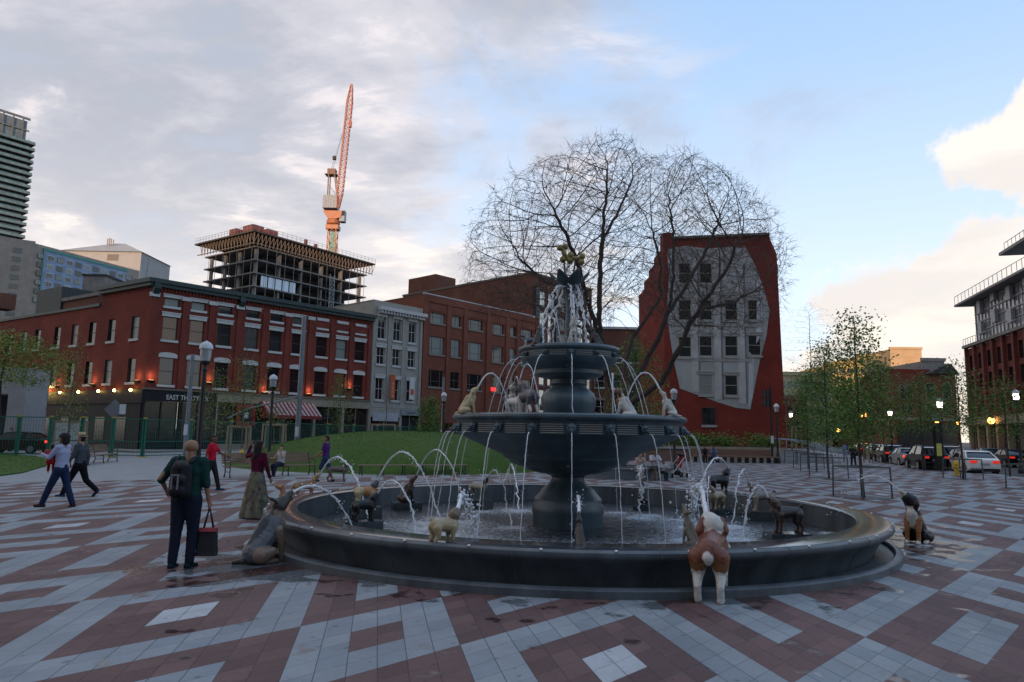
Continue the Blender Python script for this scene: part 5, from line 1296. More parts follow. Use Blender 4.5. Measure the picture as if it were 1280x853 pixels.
while len(att) < 9500:
    x = random.uniform(578, 990); y = random.uniform(165, 428)
    if not inpoly(x, y, crown_poly): continue
    rx = (x-785)/207; ry = (y-300)/135; dep = 6.2*math.sqrt(max(.05, 1-rx*rx*.85-ry*ry*.6)); dd = random.uniform(-1, 1)*dep
    # perspective keeps the outline: scale sideways with depth
    g_ = 1+abs(rng.normal())*.035*(rng.random() < .5)-rng.random()*.05; x = 785+(x-785)*g_; y = 330+(y-330)*g_
    if rng.random() < max(0, math.hypot((x-785)/207, (y-300)/135)-.55)*.9: continue
    q = aty(x, y, YT+dd); att.append((q.x, q.y, q.z))
NN, PP = colonize(att, nodes, par, .20, 2.2, .27, seed=5, trop=tuple(tq(778, 500)), jit=.07)
Rr, CH = radii(NN, PP, .0066, 2.2)
Rr = np.minimum(Rr, .34)
bt = thing('bare_tree', 'large bare spreading tree with forked dark trunk behind the fountain', 'tree', (tree_base[0], tree_base[1], 0))
branch_mesh(NN, PP, Rr, CH, .05, 9, lambda r: 10, 'trunk', bark, bt)
cr = branch_mesh(NN, PP, Rr, CH, 0, .05, lambda r: 3 if r < .02 else 4, 'crown', twigm, bt, minr=.0065)
# short twiglets and buds at the ends
tips = [i for i in range(len(NN)) if not CH[i]]; tw = MB(); buds = []
for i in tips:
    p = NN[i]; d = NN[i]-NN[PP[i]]; d /= np.linalg.norm(d)+1e-9
    for k in range(4):
        v_ = d+rng.normal(size=3)*.42; v_ /= np.linalg.norm(v_); L_ = rng.uniform(.15, .6); m_ = p+v_*L_*.5+rng.normal(size=3)*.03; e_ = p+v_*L_+rng.normal(size=3)*.05+np.array([0, 0, -.02])
        tw.tube([p, m_, e_], [.0055, .0045, .0035], 3, cap=False); buds += [tuple(e_), tuple(m_)]
tw.build('twigs', twigm, bt)
leafmesh('buds', buds, .038, mat('bud_brown', (.07, .055, .03), .8), bt, up=.2, seed=9)
bt_n = len(NN)
# ---- small street trees -------------------------------------------------------------
def small_tree(name, label, gp, H, cr_r, cr_z0, leafn, lm, bm, seed, group=None, trunk_r=.06, leaf=.11, natt=240, lean=0.0, cone=.6, cat='tree', spread_leaf=.27, lo_bias=1.0, leaf_zmax=1.0):
    r = np.random.default_rng(seed); x, y = gp[0], gp[1]; nodes = []; par = []
    k = int(H*.93/.2)
    for i in range(k+1):
        z = H*.93*i/k; nodes.append((x+lean*z+.03*math.sin(z*1.7+seed), y+.03*math.cos(z*1.3+seed), z)); par.append(i-1)
    for i in range(k+1):
        if nodes[i][2] > cr_z0*.95:
            for q_ in range(2):
                a = r.random()*2*math.pi; pi = i; s_ = .16
                for w_ in range(2):
                    n_ = nodes[pi]; nodes.append((n_[0]+s_*math.cos(a), n_[1]+s_*math.sin(a), n_[2]+.10)); par.append(pi); pi = len(nodes)-1
    att = []
    while len(att) < natt:
        z = cr_z0+(H-cr_z0)*r.random()**lo_bias; f = (z-cr_z0)/(H-cr_z0); rad = cr_r*(math.sin(math.pi*min(1, f*.82+.18))**cone)
        a = r.random()*2*math.pi; q = rad*math.sqrt(r.random()); att.append((x+lean*z+q*math.cos(a), y+q*math.sin(a), z))
    N_, P_n = colonize(att, nodes, par, .14, 1.6, .22, iters=90, seed=seed)
    R_, ch = radii(N_, P_n, .0045, 2.3); R_ = R_*(trunk_r/max(R_[0], 1e-6)) if R_[0] > trunk_r else R_
    for i in range(k+1): R_[i] = max(R_[i], trunk_r*(1-.75*i/k))
    t = thing(name, label, cat, (x, y, 0), group)
    tb = MB(); tb.tube([N_[i] for i in range(k+1)], [R_[i] for i in range(k+1)], 8); tb.build('trunk', bm, t, smooth=2)
    P2 = P_n.copy(); 
    bb = MB()
    for i in range(k+1, len(N_)): bb.tube([N_[P_n[i]], N_[i]], [max(.004, min(R_[P_n[i]], R_[i]*1.15) if P_n[i] > k else R_[i]), max(.0035, R_[i])], 3, cap=False)
    bo_ = bb.build('crown', bm, t)
    cand = np.array([N_[i] for i in range(k+1, len(N_)) if R_[i] < .014 and N_[i][2] < H*leaf_zmax])
    if len(cand) and leafn:
        pk_ = cand[r.integers(0, len(cand), leafn)]+r.normal(size=(leafn, 3))*spread_leaf
        leafmesh('foliage', pk_, leaf, lm, t, up=.45, seed=seed)
    return t
G3 = lambda x, y: atz(x, y)
gA = 'young trees in steel guards on the plaza'
small_tree('young_tree', 'nearest leafy young tree in a steel guard right of the fountain', G3(1078, 622), 6.2, 1.05, 1.9, 5158, leaf_d, bark, 21, gA, leaf=.10, natt=420, lo_bias=1.45)
small_tree('young_tree', 'leafy young tree in a guard behind the nearest one, to its left', G3(1036, 598), 6.9, 1.25, 2.0, 5555, leaf_d, bark, 22, gA, leaf=.11, natt=420, lo_bias=1.45)
small_tree('young_tree', 'young leafy tree beyond the guards left of the street, by the steps', G3(1011, 586), 6.4, 1.5, 1.6, 3571, leaf_d, bark, 23, gA, leaf=.13, lo_bias=1.2)
small_tree('young_tree', 'distant young tree in guard near the parked black cars', G3(1106, 579), 8.5, 2.2, 2.2, 4166, leaf_d, bark, 24, gA, leaf=.15, natt=420)
small_tree('young_tree', 'young leafy tree in a guard beside the tall lit double lamp', G3(1155, 588), 6.3, 1.9, 2.6, 3000, leaf_g, bark, 25, gA, leaf=.13, natt=320)
small_tree('young_tree', 'young leafy tree in a guard by the yellow hydrant and white car', G3(1204, 599), 6.0, 1.5, 2.4, 2300, leaf_g, bark, 26, gA, leaf=.12, natt=260)
small_tree('young_tree', 'young leafy tree at the right edge behind the white car', G3(1262, 596), 5.6, 1.3, 2.2, 1900, leaf_g, bark, 27, gA, leaf=.12)
small_tree('street_tree', 'leafy street tree on the far pavement before the brick block', Vector((PC+DN*16+DS*38)), 8.2, 2.0, 2.2, 2579, leaf_d, bark, 28, 'street trees on the far pavement', leaf=.16)
small_tree('street_tree', 'leafy street tree far along the pavement beyond the lit lamps', Vector((PC+DN*16+DS*58)), 9.5, 2.3, 2.2, 2579, leaf_d, bark, 29, 'street trees on the far pavement', leaf=.17)
small_tree('street_tree', 'dark leafy tree at the far end of the cross street', G3(1060, 566), 11, 3.6, 2.0, 4166, leaf_d, bark, 30, 'street trees on the far pavement', leaf=.22, natt=420)
small_tree('bare_street_tree', 'thin bare tree rising behind the leafy trees near the flatiron building', G3(1018, 569), 19, 5.2, 7, 0, leaf_d, bark, 31, leaf=.2, natt=1500)
small_tree('bare_street_tree', 'bare twiggy tree behind the nearest leafy tree', G3(1090, 567), 15.5, 4.2, 6, 500, leaf_d, bark, 32, leaf=.2, natt=1200)
small_tree('weeping_green_tree', 'loose light green tree in front of the flatiron wall, right of the bowls', Vector((8.3, 47, 0)), 8.6, 2.6, 1.0, 6500, leaf_g, bark, 33, leaf=.13, natt=700, spread_leaf=.3)
small_tree('young_tree', 'small sparse tree in wooden frame left of the flatiron steps', G3(880, 565), 5.0, 1.1, 2.2, 260, leaf_g, bark_l, 34, 'staked saplings in wooden frames', leaf=.10)
small_tree('young_tree', 'small sparse tree in wooden frame right before the flatiron wall', G3(928, 565), 5.2, 1.1, 2.2, 320, leaf_g, bark_l, 35, 'staked saplings in wooden frames', leaf=.10)
small_tree('young_tree', 'slim sapling with yellow-green leaves by the wooden frame at left', G3(82, 571), 7.6, 1.25, 1.4, 726, leaf_y, bark_l, 36, 'staked saplings in wooden frames', leaf=.13, natt=150, cone=.9)
small_tree('young_tree', 'tall thin sapling with pale leaves behind the black lamp post', G3(300, 577), 8.6, 1.4, 2.2, 1540, leaf_y, bark_l, 37, 'staked saplings in wooden frames', leaf=.10, natt=300, leaf_zmax=.72, lo_bias=1.2)
small_tree('young_tree', 'small sapling with few leaves by the striped awning', G3(341, 571), 5.4, 1.3, 2.0, 572, leaf_y, bark_l, 38, 'staked saplings in wooden frames', leaf=.11)
small_tree('young_tree', 'bushy light green sapling beyond the mound below the brick facade', Vector((-14.5, 60, 0)), 6.6, 1.5, 2.2, 1100, leaf_g, bark_l, 39, 'staked saplings in wooden frames', leaf=.13)
small_tree('young_tree', 'thin bare sapling beyond the mound before the grey stone front', Vector((-11.6, 66, 0)), 6.6, 1.5, 2.2, 60, leaf_g, bark_l, 40, 'staked saplings in wooden frames', leaf=.12)
small_tree('broad_street_tree', 'low spreading yellow-green tree reaching in from the left edge', G3(-8, 568), 7.9, 4.4, 4.6, 7260, leaf_y, bark, 41, leaf=.15, natt=420, trunk_r=.12, cone=.5)
small_tree('columnar_hedge', 'dense rounded green hedge shrub beside the orange warehouse', Vector((-8.4, 74, 0)), 5.6, 1.7, .2, 5200, leaf_g, bark, 42, leaf=.16, natt=300, cat='shrub')
small_tree('young_tree', 'leafy sapling near the black lamp by the restaurant', G3(262, 573), 5.8, 1.6, 1.6, 1364, leaf_y, bark_l, 43, 'staked saplings in wooden frames', leaf=.10, natt=150)
# ------------------------------------------------------------------ painted dog statues
fur = vcol_mat('painted_statue', .42, bump=.5, bscale=38, namt=.16, spec=.5)
CREAM = (.46, .36, .20); WHITE = (.52, .50, .46); TAN = (.40, .20, .075); RED = (.155, .046, .024); BLACK = (.012, .012, .014); GREY = (.10, .10, .11); SABLE = (.17, .12, .085); DK = (.035, .028, .024); BRN = (.06, .03, .018); PUG = (.36, .28, .16)
def patches(base, spot, sc, th, seed=0):
    def f(p):
        v = math.sin(p[0]*sc+seed)+math.sin(p[1]*sc*1.3+seed*2)+math.sin(p[2]*sc*1.1+seed*3)
        return spot if v > th else base
    return f
def dog(label, pos, head, H, pose='stand', c=None, ears='drop', tail='up', muzzle=1.0, stocky=1.0, pitch=50, yaw=0, voxel=None, statue=True, plinth=None, group=None, spots=None, cat='dog statue', name='dog_statue', leg=1.0, mouth_open=True, look=None):
    """H = shoulder height; x forward, z up. pitch = how far the muzzle points up"""
    c = c or {}
    body = c.get('body', TAN); chest = c.get('chest', body); legc = c.get('legs', body); headc = c.get('head', body); muz = c.get('muzzle', headc); earc = c.get('ears', headc); tailc = c.get('tail', body); paw = c.get('paw', legc); back = c.get('back', body); rump = c.get('rump', body)
    s = H; k = stocky; C = []
    lf = c.get('len', 1.0); hs_ = c.get('hs', 1.0); es = c.get('es', 1.0)
    if pose == 'stand':
        hz = .86*s; fz = .88*s; L = .52*s
        C += [((-L, 0, .74*s), .17*s*k, (-.12*s, 0, .72*s), .165*s*k, rump), ((-.12*s, 0, .72*s), .17*s*k, (.36*s, 0, .70*s), .205*s*k, body), ((-.4*s, 0, .84*s), .08*s*k, (.32*s, 0, .88*s), .08*s*k, back), ((.36*s, 0, .66*s), .19*s*k, (.46*s, 0, .76*s), .15*s*k, chest)]
        for sy in (-1, 1):
            y = sy*.125*s*k
            C += [((-L, y, .66*s), .135*s*k, (-L+.06*s, y*1.1, .42*s), .085*s*k, rump), ((-L+.06*s, y*1.1, .42*s), .075*s*k, (-L-.10*s, y*1.1, .24*s), .05*s*k, legc), ((-L-.10*s, y*1.1, .24*s), .046*s*k, (-L-.06*s, y*1.1, .06*s), .048*s*k, legc), ((-L-.06*s, y*1.1, .045*s), .05*s*k, (-L+.04*s, y*1.1, .04*s), .045*s*k, paw)]
            C += [((.36*s, y, .66*s), .115*s*k, (.33*s, y*1.05, .40*s), .066*s*k, c.get('upleg', legc)), ((.33*s, y*1.05, .40*s), .058*s*k, (.36*s, y*1.05, .07*s), .05*s*k, legc), ((.36*s, y*1.05, .045*s), .052*s*k, (.44*s, y*1.05, .04*s), .045*s*k, paw)]
        nb = np.array([.40*s, 0, .80*s]); tb = np.array([-L-.12*s, 0, .80*s])
    elif pose == 'sit':
        C += [((-.26*s, 0, .20*s), .20*s*k, (0, 0, .50*s), .19*s*k, body), ((0, 0, .50*s), .18*s*k, (.15*s, 0, .78*s), .165*s*k, body), ((.16*s, 0, .50*s), .12*s*k, (.24*s, 0, .76*s), .13*s*k, chest), ((-.34*s, 0, .28*s), .09*s*k, (-.02*s, 0, .82*s), .10*s*k, back)]
        for sy in (-1, 1):
            y = sy*.15*s*k
            C += [((-.20*s, y*1.2, .17*s), .155*s*k, (.02*s, y*1.35, .22*s), .10*s*k, c.get('haunch', rump)), ((.02*s, y*1.35, .20*s), .07*s, (-.12*s, y*1.4, .06*s), .05*s, legc), ((-.12*s, y*1.4, .05*s), .05*s*k, (.12*s, y*1.4, .045*s), .048*s*k, paw)]
            C += [((.17*s, y*.72, .62*s), .10*s*k, (.26*s, y*.8, .34*s), .062*s*k, c.get('upleg', legc)), ((.26*s, y*.8, .34*s), .055*s*k, (.28*s, y*.8, .07*s), .05*s*k, legc), ((.28*s, y*.8, .045*s), .052*s*k, (.37*s, y*.8, .04*s), .046*s*k, paw)]
        nb = np.array([.17*s, 0, .86*s]); tb = np.array([-.44*s, 0, .10*s])
    if pose == 'stand' and lf != 1.0:
        C = [((q[0][0]*lf, q[0][1], q[0][2]), q[1], (q[2][0]*lf, q[2][1], q[2][2]), q[3], q[4]) for q in C]; nb[0] *= lf; tb[0] *= lf
    # neck and head
    pa = R(pitch); yw = R(yaw); NA_ = R(c.get('neckang', 74)); nd = np.array([math.cos(NA_)*math.cos(yw), math.cos(NA_)*math.sin(yw), math.sin(NA_)])
    hb = nb+nd*.235*s*c.get('neck', 1); C.append((tuple(nb-nd*.06*s), .15*s*k, tuple(hb), .105*s*k, c.get('neckc', chest)))
    C.append((tuple(nb-nd*.04*s-np.array([.05*s, 0, 0])), .11*s*k, tuple(hb-np.array([.03*s, 0, 0])), .09*s*k, c.get('nape', back)))
    f = np.array([math.cos(pa)*math.cos(yw), math.cos(pa)*math.sin(yw), math.sin(pa)]); upv = np.array([-math.sin(pa)*math.cos(yw), -math.sin(pa)*math.sin(yw), math.cos(pa)]); sv = np.cross(upv, f)
    hc = hb+f*.05*s
    C.append((tuple(hc-f*.05*s), .142*s*k*hs_, tuple(hc+f*.065*s), .118*s*k*hs_, headc)); C.append((tuple(hc+f*.04*s+upv*.06*s), .07*s*k, tuple(hc-f*.03*s+upv*.07*s), .08*s*k, headc))
    ml = .19*s*muzzle
    C.append((tuple(hc+f*.09*s-upv*.0*s), .082*s*k, tuple(hc+f*(.09*s+ml)+upv*.012*s), .058*s*k, muz))
    if mouth_open: C.append((tuple(hc+f*.08*s-upv*.05*s), .045*s*k, tuple(hc+f*(.05*s+ml*.85)-upv*.095*s), .028*s*k, muz))
    C.append((tuple(hc+f*(.10*s+ml)+upv*.035*s), .026*s, tuple(hc+f*(.115*s+ml)+upv*.035*s), .024*s, BLACK))
    for sg in (-1, 1):
        e = hc+f*.085*s+upv*.075*s*k+sv*sg*.062*s*k; C.append((tuple(e), .017*s, tuple(e+f*.008*s), .016*s, BLACK))
        if ears == 'erect':
            e0 = hc-f*.05*s+upv*.09*s+sv*sg*.075*s; C += [(tuple(e0), .05*s, tuple(e0+upv*.19*s+sv*sg*.02*s-f*.03*s), .012*s, earc)]
        elif ears == 'drop':
            e0 = hc-f*.04*s+upv*.075*s+sv*sg*.118*s*k; dn = np.array([0, 0, -1.0])
            C += [(tuple(e0), .045*s*k*es, tuple(e0+dn*.12*s*es+sv*sg*.04*s), .062*s*k*es, earc), (tuple(e0+dn*.12*s*es+sv*sg*.04*s), .062*s*k*es, tuple(e0+dn*.24*s*es+sv*sg*.01*s), .034*s*k*es, earc)]
        elif ears == 'small':
            e0 = hc-f*.03*s+upv*.08*s+sv*sg*.085*s*k; C += [(tuple(e0), .035*s, tuple(e0-upv*.05*s+sv*sg*.035*s+f*.02*s), .02*s, earc)]
    if tail == 'up': C += [(tuple(tb), .055*s, tuple(tb+np.array([-.14*s, 0, .10*s])), .04*s, tailc), (tuple(tb+np.array([-.14*s, 0, .10*s])), .04*s, tuple(tb+np.array([-.22*s, .0, .27*s])), .018*s, tailc)]
    elif tail == 'curl':
        p = [tb+np.array([0, 0, .06*s]), tb+np.array([-.07*s, .02*s, .13*s]), tb+np.array([-.02*s, .06*s, .20*s]), tb+np.array([.06*s, .05*s, .15*s])]
        for a, b_ in zip(p[:-1], p[1:]): C.append((tuple(a), .042*s, tuple(b_), .035*s, tailc))
    elif tail == 'bob': C += [(tuple(tb+np.array([.06*s, 0, -.02*s])), .085*s, tuple(tb+np.array([-.05*s, 0, -.12*s])), .088*s, tailc), (tuple(tb+np.array([-.05*s, 0, -.12*s])), .085*s, tuple(tb+np.array([-.03*s, 0, -.20*s])), .05*s, tailc)]
    elif tail == 'floor': C += [(tuple(tb+np.array([.08*s, 0, 0])), .075*s, tuple(tb+np.array([-.08*s, 0, -.03*s])), .06*s, tailc), (tuple(tb+np.array([-.08*s, 0, -.03*s])), .06*s, tuple(tb+np.array([-.17*s, .09*s, -.05*s])), .04*s, tailc)]
    elif tail == 'down': C += [(tuple(tb), .05*s, tuple(tb+np.array([-.10*s, 0, -.22*s])), .035*s, tailc), (tuple(tb+np.array([-.10*s, 0, -.22*s])), .035*s, tuple(tb+np.array([-.12*s, 0, -.40*s])), .015*s, tailc)]
    M = frame(pos[0], pos[1], head, pos[2])
    vx = voxel or max(.008, .02*s)
    if plinth:
        t = thing(name, label, cat, M, group); t2 = MW[t.name]
        ob = blob('dog_body', C, vx, fur, None, smooth=3, ripple=.004*s if statue else 0); ob.parent = t; ob.location = (0, 0, plinth[2])
        b = MB(M); b.box(-plinth[0]/2, plinth[0]/2, -plinth[1]/2, plinth[1]/2, 0, plinth[2]); b.build('plinth', granite, t)
        zz = plinth[2]
    else:
        t = thing(name, label, cat, M, group); ob = blob('dog_body', C, vx, fur, None, smooth=3, ripple=.004*s if statue else 0); ob.parent = t; zz = 0
    if spots:
        me = ob.data; nv = len(me.vertices); P = np.empty(nv*3, np.float32); me.vertices.foreach_get('co', P); P = P.reshape(-1, 3); at = me.color_attributes['Col']; cc = np.empty(nv*4, np.float32); at.data.foreach_get('color', cc); cc = cc.reshape(-1, 4)
        scol, sc, th = spots; v = np.sin(P[:, 0]*sc+1)+np.sin(P[:, 1]*sc*1.2+2.2)+np.sin(P[:, 2]*sc*.9+.7)+.6*np.sin(P[:, 0]*sc*2.3)*np.sin(P[:, 2]*sc*2.1); cc[v > th, :3] = scol; at.data.foreach_set('color', cc.ravel())
    mp = hc+f*(.09*s+ml*.9); return t, M @ Vector((mp[0], mp[1], mp[2]+zz))
def toward(p, q=None):
    q = q or (cx, cy); return math.atan2(q[1]-p[1], q[0]-p[0])
MOUTH = {}
def put(key, *a, **k): t, m_ = dog(*a, **k); MOUTH[key] = m_; return t
BOWLZ = 2.14*KF+CAMZ*(1-KF)+.012; UPZ = 3.465*KF+CAMZ*(1-KF)+.005
# outside the basin
p = G3(331, 703); put('shepherd', 'large sitting shepherd dog statue with dark upright ears outside the basin at left', p, R(47), .72, 'sit', dict(body=GREY, chest=SABLE, legs=SABLE, head=DK, muzzle=DK, ears=DK, back=(.05, .05, .06), rump=SABLE, haunch=(.20, .13, .09), tail=DK, neckc=SABLE, upleg=(.22, .15, .10)), ears='erect', tail='floor', pitch=44, yaw=-8, voxel=.012, stocky=1.1)
p = G3(898, 752); put('stbernard', 'big brown and white dog statue seen from behind at the front rim', (p[0]+.02, p[1]+.32, 0), R(70), .76, 'stand', dict(body=RED, chest=WHITE, legs=WHITE, head=WHITE, muzzle=WHITE, ears=RED, back=(.17, .06, .05), rump=lambda p: WHITE if p[2] < .36+.02*math.sin(p[0]*60) else ((.22, .10, .03) if p[2] < .46+.02*math.sin(p[1]*50) else RED), tail=WHITE, paw=WHITE, neckc=WHITE, nape=WHITE, upleg=WHITE, es=1.3, hs=1.12), ears='drop', tail='bob', pitch=24, yaw=22, stocky=1.22, muzzle=.85, voxel=.012, mouth_open=True)
p = G3(1146, 679); put('bernese', 'sitting black, white and rust mountain dog statue outside the basin at right', p, R(224), .72, 'sit', dict(hs=1.12, es=1.2, body=BLACK, chest=WHITE, legs=(.26, .11, .035), head=BLACK, muzzle=(.45, .38, .33), ears=BLACK, rump=BLACK, paw=WHITE, tail=BLACK, neckc=WHITE, haunch=BLACK), ears='drop', tail='floor', pitch=40, yaw=-34, stocky=1.08, voxel=.013)
p = G3(381, 628); put('golden', 'slim golden dog statue with long raised muzzle behind the basin at left', p, R(28), .60, 'stand', dict(len=.75, body=(.26, .15, .065), legs=(.26, .15, .065), head=(.24, .14, .06), muzzle=(.42, .32, .2), ears=TAN), ears='drop', tail='down', pitch=40, stocky=.8, muzzle=1.15)
p = G3(357, 640); put('hound', 'small tan sitting dog statue just behind the shepherd statue', p, R(200), .50, 'sit', dict(body=TAN, legs=TAN, head=TAN, back=RED, paw=WHITE), ears='erect', tail='floor', pitch=20, stocky=.85)
# in the basin
def bw(x, y, z=WZ): q = atz(x, y, z); return (q.x, q.y, z-.02)
q = bw(455, 661); put('blackpug', 'stocky black dog statue on black plinth in the left basin', q, R(28), .40, 'stand', dict(len=.8, hs=1.15, body=BLACK, legs=BLACK, head=BLACK), ears='small', tail='curl', pitch=40, stocky=1.25, muzzle=.5, plinth=(.62, .34, .16))
q = bw(452, 651); put('tanpug', 'tan pug statue standing behind the black dog in the left basin', (q[0], q[1]+.35, q[2]), R(22), .42, 'stand', dict(len=.8, hs=1.15, body=TAN, legs=CREAM, head=GREY, muzzle=BLACK, rump=CREAM), ears='small', tail='curl', pitch=55, stocky=1.2, muzzle=.4, plinth=(.62, .34, .26))
q = bw(508, 637); put('darkdog', 'dark brown dog statue on low black plinth at back left', q, R(18), .46, 'sit', dict(body=BRN, legs=DK, head=BRN), ears='small', tail='curl', pitch=45, plinth=(.66, .4, .18))
q = atz(553, 679, .534); put('pug', 'cream pug statue with black face standing at the front left inner rim', (q.x, q.y+.25, .44), R(36), .385, 'stand', dict(len=.70, hs=1.2, body=PUG, legs=PUG, head=(.16, .12, .08), muzzle=BLACK, ears=BLACK, neckc=PUG, nape=PUG), ears='small', tail='curl', pitch=48, stocky=1.2, muzzle=.4, voxel=.009)
q = bw(598, 636); put('greydog', 'beige and grey dog statue on a plinth at back left of the pedestal', q, R(-40), .42, 'stand', dict(body=(.24, .21, .17), legs=GREY, head=DK), ears='small', tail='curl', pitch=50, plinth=(.6, .36, .22))
q = G3(634, 604); put('whitedog', 'small white dog statue standing behind the far rim, left of the pedestal', q, R(-70), .42, 'sit', dict(body=WHITE, legs=WHITE, head=WHITE), ears='small', tail='floor', pitch=50)
q = atz(727, 682, .534); put('smallblack', 'small black dog statue at the front rim below the pedestal', (q.x, q.y+.2, .42), R(92), .34, 'sit', dict(body=DK, legs=BLACK, head=BLACK, haunch=DK), ears='small', tail='floor', pitch=70, stocky=.95, voxel=.009)
q = bw(803, 637); put('darkback', 'dark sitting dog statue at the back of the basin right of the pedestal', q, R(-110), .46, 'sit', dict(body=DK, chest=WHITE, legs=DK, head=DK), ears='small', tail='floor', pitch=60, plinth=(.5, .36, .12))
q = bw(905, 640); put('blackhigh', 'shaggy black dog statue on a plinth at back right of the basin, head turned up', (q[0], q[1]+.35, q[2]), R(20), .54, 'stand', dict(len=.8, hs=1.2, body=BLACK, legs=BLACK, head=BLACK, chest=GREY), ears='small', tail='down', pitch=50, stocky=1.05, muzzle=.6, plinth=(.7, .36, .36))
q = bw(896, 643); put('creambull', 'cream bulldog statue on black plinth just below the shaggy black dog', q, R(215), .42, 'stand', dict(len=.75, hs=1.2, body=(.28, .24, .16), legs=(.30, .25, .17), head=(.26, .2, .13), muzzle=DK), ears='small', tail='curl', pitch=50, stocky=1.15, muzzle=.5, plinth=(.62, .36, .14))
q = bw(968, 655); put('paleschn', 'pale grey dog statue on black plinth behind the dark dog in the right basin', (q[0], q[1]+.7, q[2]), R(172), .46, 'stand', dict(len=.85, hs=1.1, body=(.22, .20, .17), legs=(.3, .26, .2), head=(.18, .13, .09)), ears='small', tail='curl', pitch=55, stocky=1.1, plinth=(.64, .36, .20))
q = bw(984, 675); put('darkright', 'dark brown dog statue on a black plinth in the right basin near the front rim', q, R(186), .48, 'stand', dict(len=.85, hs=1.15, es=1.2, body=DK, legs=BRN, head=BRN), ears='drop', tail='curl', pitch=35, stocky=1.15, plinth=(.74, .36, .14))
q = bw(872, 690); put('spotted', 'grey dog statue at the front inner rim beside the big brown-white dog', (q[0]-.02, q[1]+.3, q[2]), R(115), .50, 'sit', dict(body=(.13, .125, .10), legs=(.22, .2, .16), head=(.18, .16, .12)), ears='erect', tail='floor', pitch=60, stocky=.75)
# on the big bowl
def onb(x, z, r=1.95, back=False, KZ=BOWLZ):
    # point of the bowl rim circle under pixel column x
    X = None
    for i in range(721):
        a = -math.pi*i/720 if not back else math.pi*i/720
        px_ = (cx+r*KR*math.cos(a), cy+r*KR*math.sin(a), KZ); d = Vector(px_)-Vector(CAM); d = np.array(d)
        xx = 640+FPX*(d@RT)/(d@FW)
        if X is None or abs(xx-x) < X[0]: X = (abs(xx-x), px_)
    return X[1]
RIMZ = 2.225*KF+CAMZ*(1-KF)
p = onb(585, 0, 2.12); p = (p[0]-.0, p[1], RIMZ-.02); put('lab', 'cream labrador puppy statue sitting at the left edge of the big bowl', p, R(2), .40, 'sit', dict(body=CREAM, legs=CREAM, head=CREAM), ears='drop', tail='floor', pitch=42, muzzle=.8, stocky=1.05, voxel=.009)
p = onb(637, 0, 1.9, True); put('collie', 'black and white spaniel statue standing tall at the back of the big bowl', (p[0], p[1]-.3, BOWLZ), R(-80), .66, 'stand', dict(body=BLACK, chest=WHITE, legs=WHITE, head=WHITE, muzzle=WHITE, ears=BLACK), ears='drop', tail='down', pitch=25, stocky=.8, voxel=.011)
p = onb(645, 0, 1.7, False); put('setter', 'white dog statue with orange toy in its mouth on the big bowl', (p[0]-.02, p[1]+.7, BOWLZ), R(-60), .44, 'stand', dict(body=WHITE, legs=WHITE, head=(.4, .4, .38), muzzle=(.55, .16, .03)), ears='small', tail='down', pitch=5, stocky=.85, voxel=.010)
p = onb(659, 0, 1.8, False); put('greyhound', 'dark grey dog statue with white legs beside the pedestal on the big bowl', (p[0], p[1]+.5, BOWLZ), R(110), .58, 'stand', dict(body=GREY, chest=BLACK, legs=WHITE, head=(.12, .10, .09), tail=GREY, rump=GREY), ears='drop', tail='down', pitch=40, stocky=.85, voxel=.011)
p = onb(786, 0, 1.85, False); put('beagle', 'brown and white beagle statue with raised head on the right of the big bowl', (p[0], p[1]+.35, BOWLZ), R(165), .46, 'sit', dict(body=WHITE, chest=(.3, .12, .04), legs=WHITE, head=(.16, .06, .03), ears=DK, muzzle=WHITE, neckc=TAN), ears='drop', tail='floor', pitch=25, voxel=.010)
p = onb(836, 0, 2.12, False); put('terrier', 'white terrier statue with one tan ear sitting at the right edge of the big bowl', (p[0], p[1], RIMZ-.02), R(184), .37, 'sit', dict(body=WHITE, legs=WHITE, head=WHITE, ears=TAN, nape=TAN), ears='small', tail='floor', pitch=52, stocky=.85, voxel=.008, spots=((.35, .12, .05), 13, 2.55))
# on the upper bowl
p = (cx+.02, cy-.50, UPZ); put('dalmatian', 'spotted dalmatian statue sitting at the centre of the upper bowl', p, R(-78), .44, 'sit', dict(body=WHITE, legs=WHITE, head=WHITE), ears='drop', tail='floor', pitch=70, stocky=.85, voxel=.008, spots=(BLACK, 62, 1.75))
p = onb(662, 0, .80, False, UPZ); put('smallleft', 'small grey terrier statue at the left of the upper bowl', p, R(190), .26, 'stand', dict(body=GREY, legs=WHITE, head=GREY), ears='erect', tail='up', pitch=15, voxel=.008)
p = onb(672, 0, .85, False, UPZ); put('smallleftdark', 'tiny black terrier statue next to the grey one on the upper bowl', p, R(60), .34, 'sit', dict(body=DK, legs=DK, head=GREY), ears='erect', tail='floor', pitch=60, voxel=.008)
p = onb(745, 0, .80, False, UPZ); put('smallright', 'small dark sitting terrier statue at the right of the upper bowl', p, R(150), .32, 'sit', dict(body=DK, legs=DK, head=DK), ears='erect', tail='floor', pitch=60, voxel=.008)
